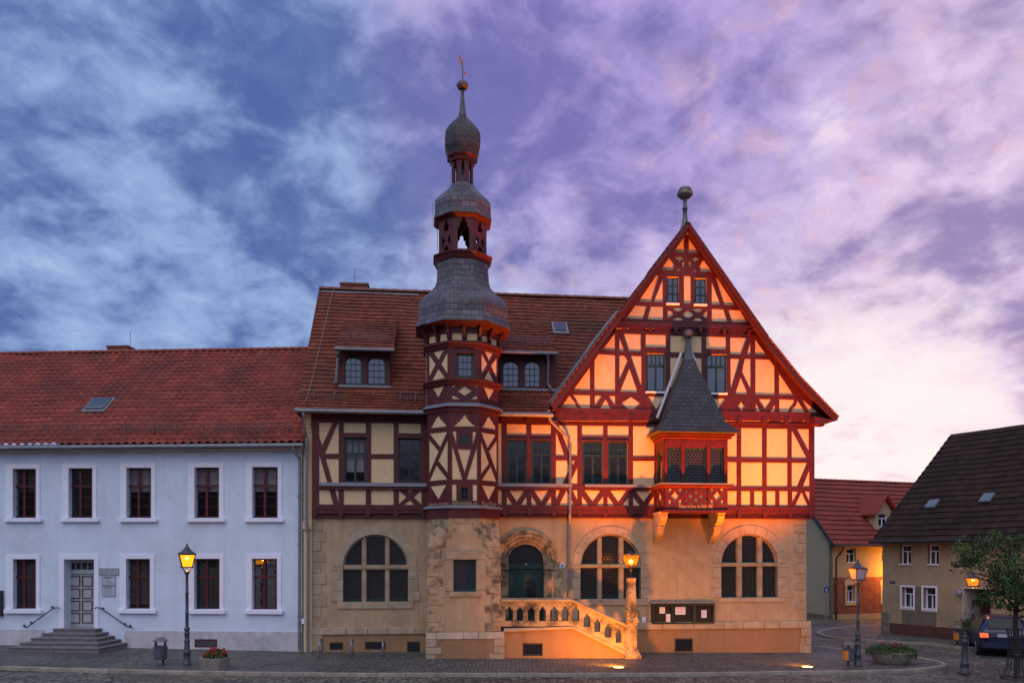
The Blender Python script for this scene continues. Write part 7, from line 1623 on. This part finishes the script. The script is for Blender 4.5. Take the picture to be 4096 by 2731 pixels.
# cycle stands along the wall
for i, (x, y0, y1, lab) in enumerate(((1200+.5102*150, 2632, 2557, 'bent steel cycle stand nearest the downpipe at the town hall corner'), (1200+.5102*400, 2634, 2557, 'bent steel cycle stand between the two small cellar windows'), (1200+.5102*648, 2634, 2560, 'bent steel cycle stand nearest the stone tower'))):
    b = gp(x, y0); h = zH(y1, b.y)-b.z; t = thing('cycle_stand', lab, 'cycle stand', b, T.rot(), 'cycle stands along the wall'); n_ = Vector((-T.n.x, -T.n.y, 0))
    m = MB(); m.tube([b-Vector((0, 0, .1))]+[b+Vector((0, 0, h*(.68+.32*math.sin(u*math.pi/12))))+n_*(.30-.30*math.cos(u*math.pi/12)) for u in range(13)]+[b+n_*.60-Vector((0, 0, .1))], .024, 8); m.build('hoop', zinc, t, smooth=True)
    m = MB(); m.tube([b+Vector((0, 0, h*.30)), b+n_*.14+Vector((-.10, 0, h*.24)), b+n_*.14+Vector((-.10, 0, h*.5)), b+n_*.05+Vector((-.06, 0, h*.55))], .012, 6); m.build('wheel_clip', zinc, t)
# manhole ring in the road
b = ground_at(1960, 2738); t = thing('manhole_cover', 'round iron manhole cover in the cobbles at the bottom edge', 'manhole cover', (b.x, b.y, gz(b.x)-.09)); m = MB(); m.lathe((b.x, b.y, gz(b.x)-.09), [(.46, -.02), (.46, .014), (.34, .016), (.33, .008)], 28); m.build('frame', kerb_m, t); m = MB(); m.lathe((b.x, b.y, gz(b.x)-.09), [(.32, -.01), (.32, .014)], 28); m.build('lid', iron, t)

# small tree on the right
b = gp(4066, 2702); b.z -= .09; t = thing('small_tree', 'small round-crowned dark green tree at the right edge', 'tree', b); rng = random.Random(11)
tk = MB(); top = Vector((b.x+.04, b.y+.05, b.z+2.5)); tk.tube([b-Vector((0, 0, .2)), b+Vector((.02, 0, .8)), b+Vector((-.02, .03, 1.6)), top], [.095, .08, .07, .06], 10)
tips = []
for i in range(16):
    a = i*2.4+rng.uniform(-.3, .3); h = rng.uniform(-.45, .5); st_ = b+Vector((.02, .02, 2.0+h*.9+.2)); L_ = rng.uniform(1.0, 1.75)
    en = st_+Vector((math.cos(a)*L_, math.sin(a)*L_, rng.uniform(.2, 1.3)*(.6 if L_ > 1.4 else 1))); md = st_.lerp(en, .5)+Vector((0, 0, .12)); tk.tube([st_, md, en], [.035, .022, .008], 6); tips += [md, en, st_.lerp(en, .75)]
tk.build('trunk', mat('bark', (.045, .035, .03), .9, .4, 12, .6, 30), t)
cr = MB(); cen = b+Vector((.05, 0, 3.25)); clumps = []
for i in range(105):
    v = Vector((rng.gauss(0, 1), rng.gauss(0, 1), rng.gauss(0, 1))).normalized()*(rng.random()**.42); c_ = cen+Vector((v.x*1.72, v.y*1.7, v.z*1.08)); clumps.append((c_, rng.uniform(.16, .36)))
for tp in tips: clumps.append((tp, rng.uniform(.18, .32)))
for dx_, dz_ in ((-1.95, .62), (-1.82, .30), (-1.95, .02), (-1.70, -.16), (-1.85, -.3), (-1.45, -.62), (-1.2, -.85), (-1.55, .75), (-1.1, 1.0), (-.6, -1.15), (-1.15, -1.0), (-1.65, .10)):
    for k in range(3): clumps.append((cen+Vector((dx_+k*.22+rng.uniform(-.05, .05), rng.uniform(-.4, .4), dz_+rng.uniform(-.06, .06))), .10+.045*k))
for c_, r_ in clumps:
    u_, v_ = CX+F*c_.x/c_.y, YH-F*(c_.z-EYE)/c_.y
    if 3815 < u_ < 3965 and 2268 < v_ < 2375: continue      # a gap in the crown towards the lamp
    mi = rng.choice((0, 0, 0, 1, 2)) if c_.z > cen.z else rng.choice((0, 0, 0, 0, 1))
    for k in range(int(150*r_+18)):
        v = Vector((rng.gauss(0, 1), rng.gauss(0, 1), rng.gauss(0, .7)))*r_*.62; leaf(cr, c_+v, rng.uniform(.035, .07), mi, rng)
cr.build('crown', [leaf_d, leaf_g, leaf_l], t)
tg = thing('tree_guard', 'flared iron rod guard standing round the small tree trunk', 'tree guard', b); m = MB()
for i in range(16):
    a = i*math.pi/8; q = lambda r_, z_: Vector((b.x+r_*math.cos(a), b.y+r_*math.sin(a), b.z+z_)); m.tube([q(.42, 0), q(.27, .30), q(.22, .75), q(.22, 1.25), q(.27, 1.5)], .012, 5)
m.build('rods', black_i, tg)
m = MB()
for r_, z_ in ((.22, .75), (.22, 1.25), (.43, .02)): m.tube([Vector((b.x+r_*math.cos(u*math.pi/12), b.y+r_*math.sin(u*math.pi/12), b.z+z_)) for u in range(25)], .014, 5, caps=False)
m.build('ring', black_i, tg)
# dark shrub in a pot at the doorway
q = PB.pt(pb_((1900, 880))[0], gz(22), .25); t = thing('door_shrub', 'dark bushy potted plant in front of the beige house doorway', 'plant', q); m = MB(); m.lathe(q, [(.16, -.05), (.24, .35), (.20, .36)], 12); m.build('pot', concrete, t); f = MB()
for i in range(1100): v = Vector((rng.gauss(0, .27), rng.gauss(0, .22), rng.gauss(0, .2))); leaf(f, q+Vector((0, 0, .68))+v, rng.uniform(.04, .07), rng.choice((0, 0, 0, 1)), rng)
f.build('foliage', [leaf_d, leaf_g], t)

# ---------------------------------------------------------------- dark blue hatchback, tail towards us
cpos = ground_at(4022, 2630, -.09); yaw = R(66); CM = Matrix.Translation((cpos.x+1.88*math.cos(yaw), cpos.y+1.88*math.sin(yaw), cpos.z))@Matrix.Rotation(yaw, 4, 'Z')
car = thing('hatchback_car', 'dark blue hatchback with a glowing tail light, partly cut by the right edge', 'car', CM.translation, yaw)
paint = mat('blue_paint', (.007, .013, .05), .28, .05, ior=1.6); cglass = glass_mat('car_glass', (.006, .006, .009), 1.4); rubber = mat('rubber', (.012, .012, .013), .8)
def cv(x, y, z): return CM@Vector((x, y, z))
st_ = [(-1.88, .64, .72, .74, .60, .40), (-1.86, .80, .86, .93, .66, .30), (-1.74, .83, .90, 1.12, .66, .24), (-1.40, .845, .92, 1.42, .58, .20), (-.80, .85, .92, 1.48, .59, .19), (-.10, .85, .92, 1.49, .59, .19), (.35, .85, .92, 1.42, .58, .19), (.98, .85, .93, 1.00, .66, .19), (1.35, .84, .86, .93, .66, .20), (1.72, .80, .76, .82, .60, .24), (1.86, .70, .62, .66, .52, .32), (1.90, .56, .52, .55, .40, .40)]
m = MB(); k = 0; ring = []
for (x, w_, zs, zt_, wt_, zb_) in st_:
    q = [(-w_*.90, zb_), (-w_, zb_+.14), (-w_, (zs+zb_)/2+.1), (-w_*.985, zs), (-wt_, zt_-.03), (-wt_*.5, zt_+.012), (wt_*.5, zt_+.012), (wt_, zt_-.03), (w_*.985, zs), (w_, (zs+zb_)/2+.1), (w_, zb_+.14), (w_*.90, zb_)]
    m.v += [cv(x, a, z) for a, z in q]
n = 12
for i in range(len(st_)-1):
    for j in range(n): m.f.append([i*n+j, i*n+(j+1) % n, (i+1)*n+(j+1) % n, (i+1)*n+j]); m.m.append(0)
m.f.append(list(range(n))); m.f.append([(len(st_)-1)*n+j for j in range(n)][::-1]); m.m += [0, 0]
body = m.build('body', paint, car, smooth=True); sd_ = body.modifiers.new('smooth', 'SUBSURF'); sd_.levels = 2; sd_.render_levels = 2
def quadp(name, pts, mt, th=.012):
    m = MB(); pts = [Vector(p) for p in pts]; nn = (pts[1]-pts[0]).cross(pts[2]-pts[0]).normalized()
    m.hexa([cv(*(p+nn*th)) for p in pts]+[cv(*(p-nn*.03)) for p in pts]); return m.build(name, mt, car, bevel=.006)
quadp('rear_window', [(-1.80, .55, 1.03), (-1.80, -.55, 1.03), (-1.50, -.47, 1.37), (-1.50, .47, 1.37)], cglass, .035)
for sg in (1, -1):
    for (a, b_, c_, d_) in (((-1.45, .97), (-.45, .97), (-.45, 1.37), (-1.25, 1.36)), ((-.38, .97), (.72, .99), (.28, 1.33), (-.38, 1.38))):
        f = lambda p: (p[0], sg*(.845-(p[1]-.93)*.50), p[1])
        pts = [f(a), f(b_), f(c_), f(d_)]; quadp('side_window', pts[::-1] if sg > 0 else pts, cglass, .02)
    quadp('headlight', [(1.70, sg*.62, .60), (1.70, sg*.80, .60), (1.55, sg*.80, .74), (1.58, sg*.6, .74)][::-sg], mat('headlight_lens', (.55, .36, .12), .2), .04)
    ptl = [(-1.885, sg*.80, .72), (-1.875, sg*.54, .72), (-1.87, sg*.54, .86), (-1.86, sg*.80, .88)]
    quadp('tail_light', ptl[::-1] if sg > 0 else ptl, emit_mat('tail_glow', (1.0, .08, .02), 2.0) if sg > 0 else mat('tail_red', (.25, .01, .01), .3), .05)
quadp('number_plate', [(-1.90, .26, .74), (-1.90, -.26, .74), (-1.90, -.26, .86), (-1.90, .26, .86)], mat('plate_grey', (.42, .43, .47), .5), .03)
quadp('bumper', [(-1.90, .74, .34), (-1.90, -.74, .34), (-1.90, -.76, .52), (-1.90, .76, .52)], mat('bumper_blue', (.010, .016, .05), .5), .05)
for x in (-1.20, 1.25):
    for sg in (1, -1):
        o_ = MB(); tyre = [(.20, -.10), (.29, -.11), (.315, -.07), (.315, .07), (.29, .11), (.20, .10)]
        k = len(o_.v); nn_ = 24
        for r_, yy in tyre: o_.v += [cv(x+r_*math.cos(2*math.pi*j/nn_), sg*.76+yy, .315+r_*math.sin(2*math.pi*j/nn_)) for j in range(nn_)]
        for i in range(len(tyre)-1):
            for j in range(nn_): o_.f.append([i*nn_+j, i*nn_+(j+1) % nn_, (i+1)*nn_+(j+1) % nn_, (i+1)*nn_+j]); o_.m.append(0)
        wv = o_.build('wheel', rubber, car); h_ = MB()
        for j in range(7): a = 2*math.pi*j/7; h_.bar(cv(x, sg*.85, .315), cv(x+.20*math.cos(a), sg*.85, .315+.20*math.sin(a)), .05, .02)
        h_.add([cv(x+.2*math.cos(2*math.pi*j/nn_), sg*.80, .315+.2*math.sin(2*math.pi*j/nn_)) for j in range(nn_)], [list(range(nn_))]); h_.build('rim', zinc, wv)
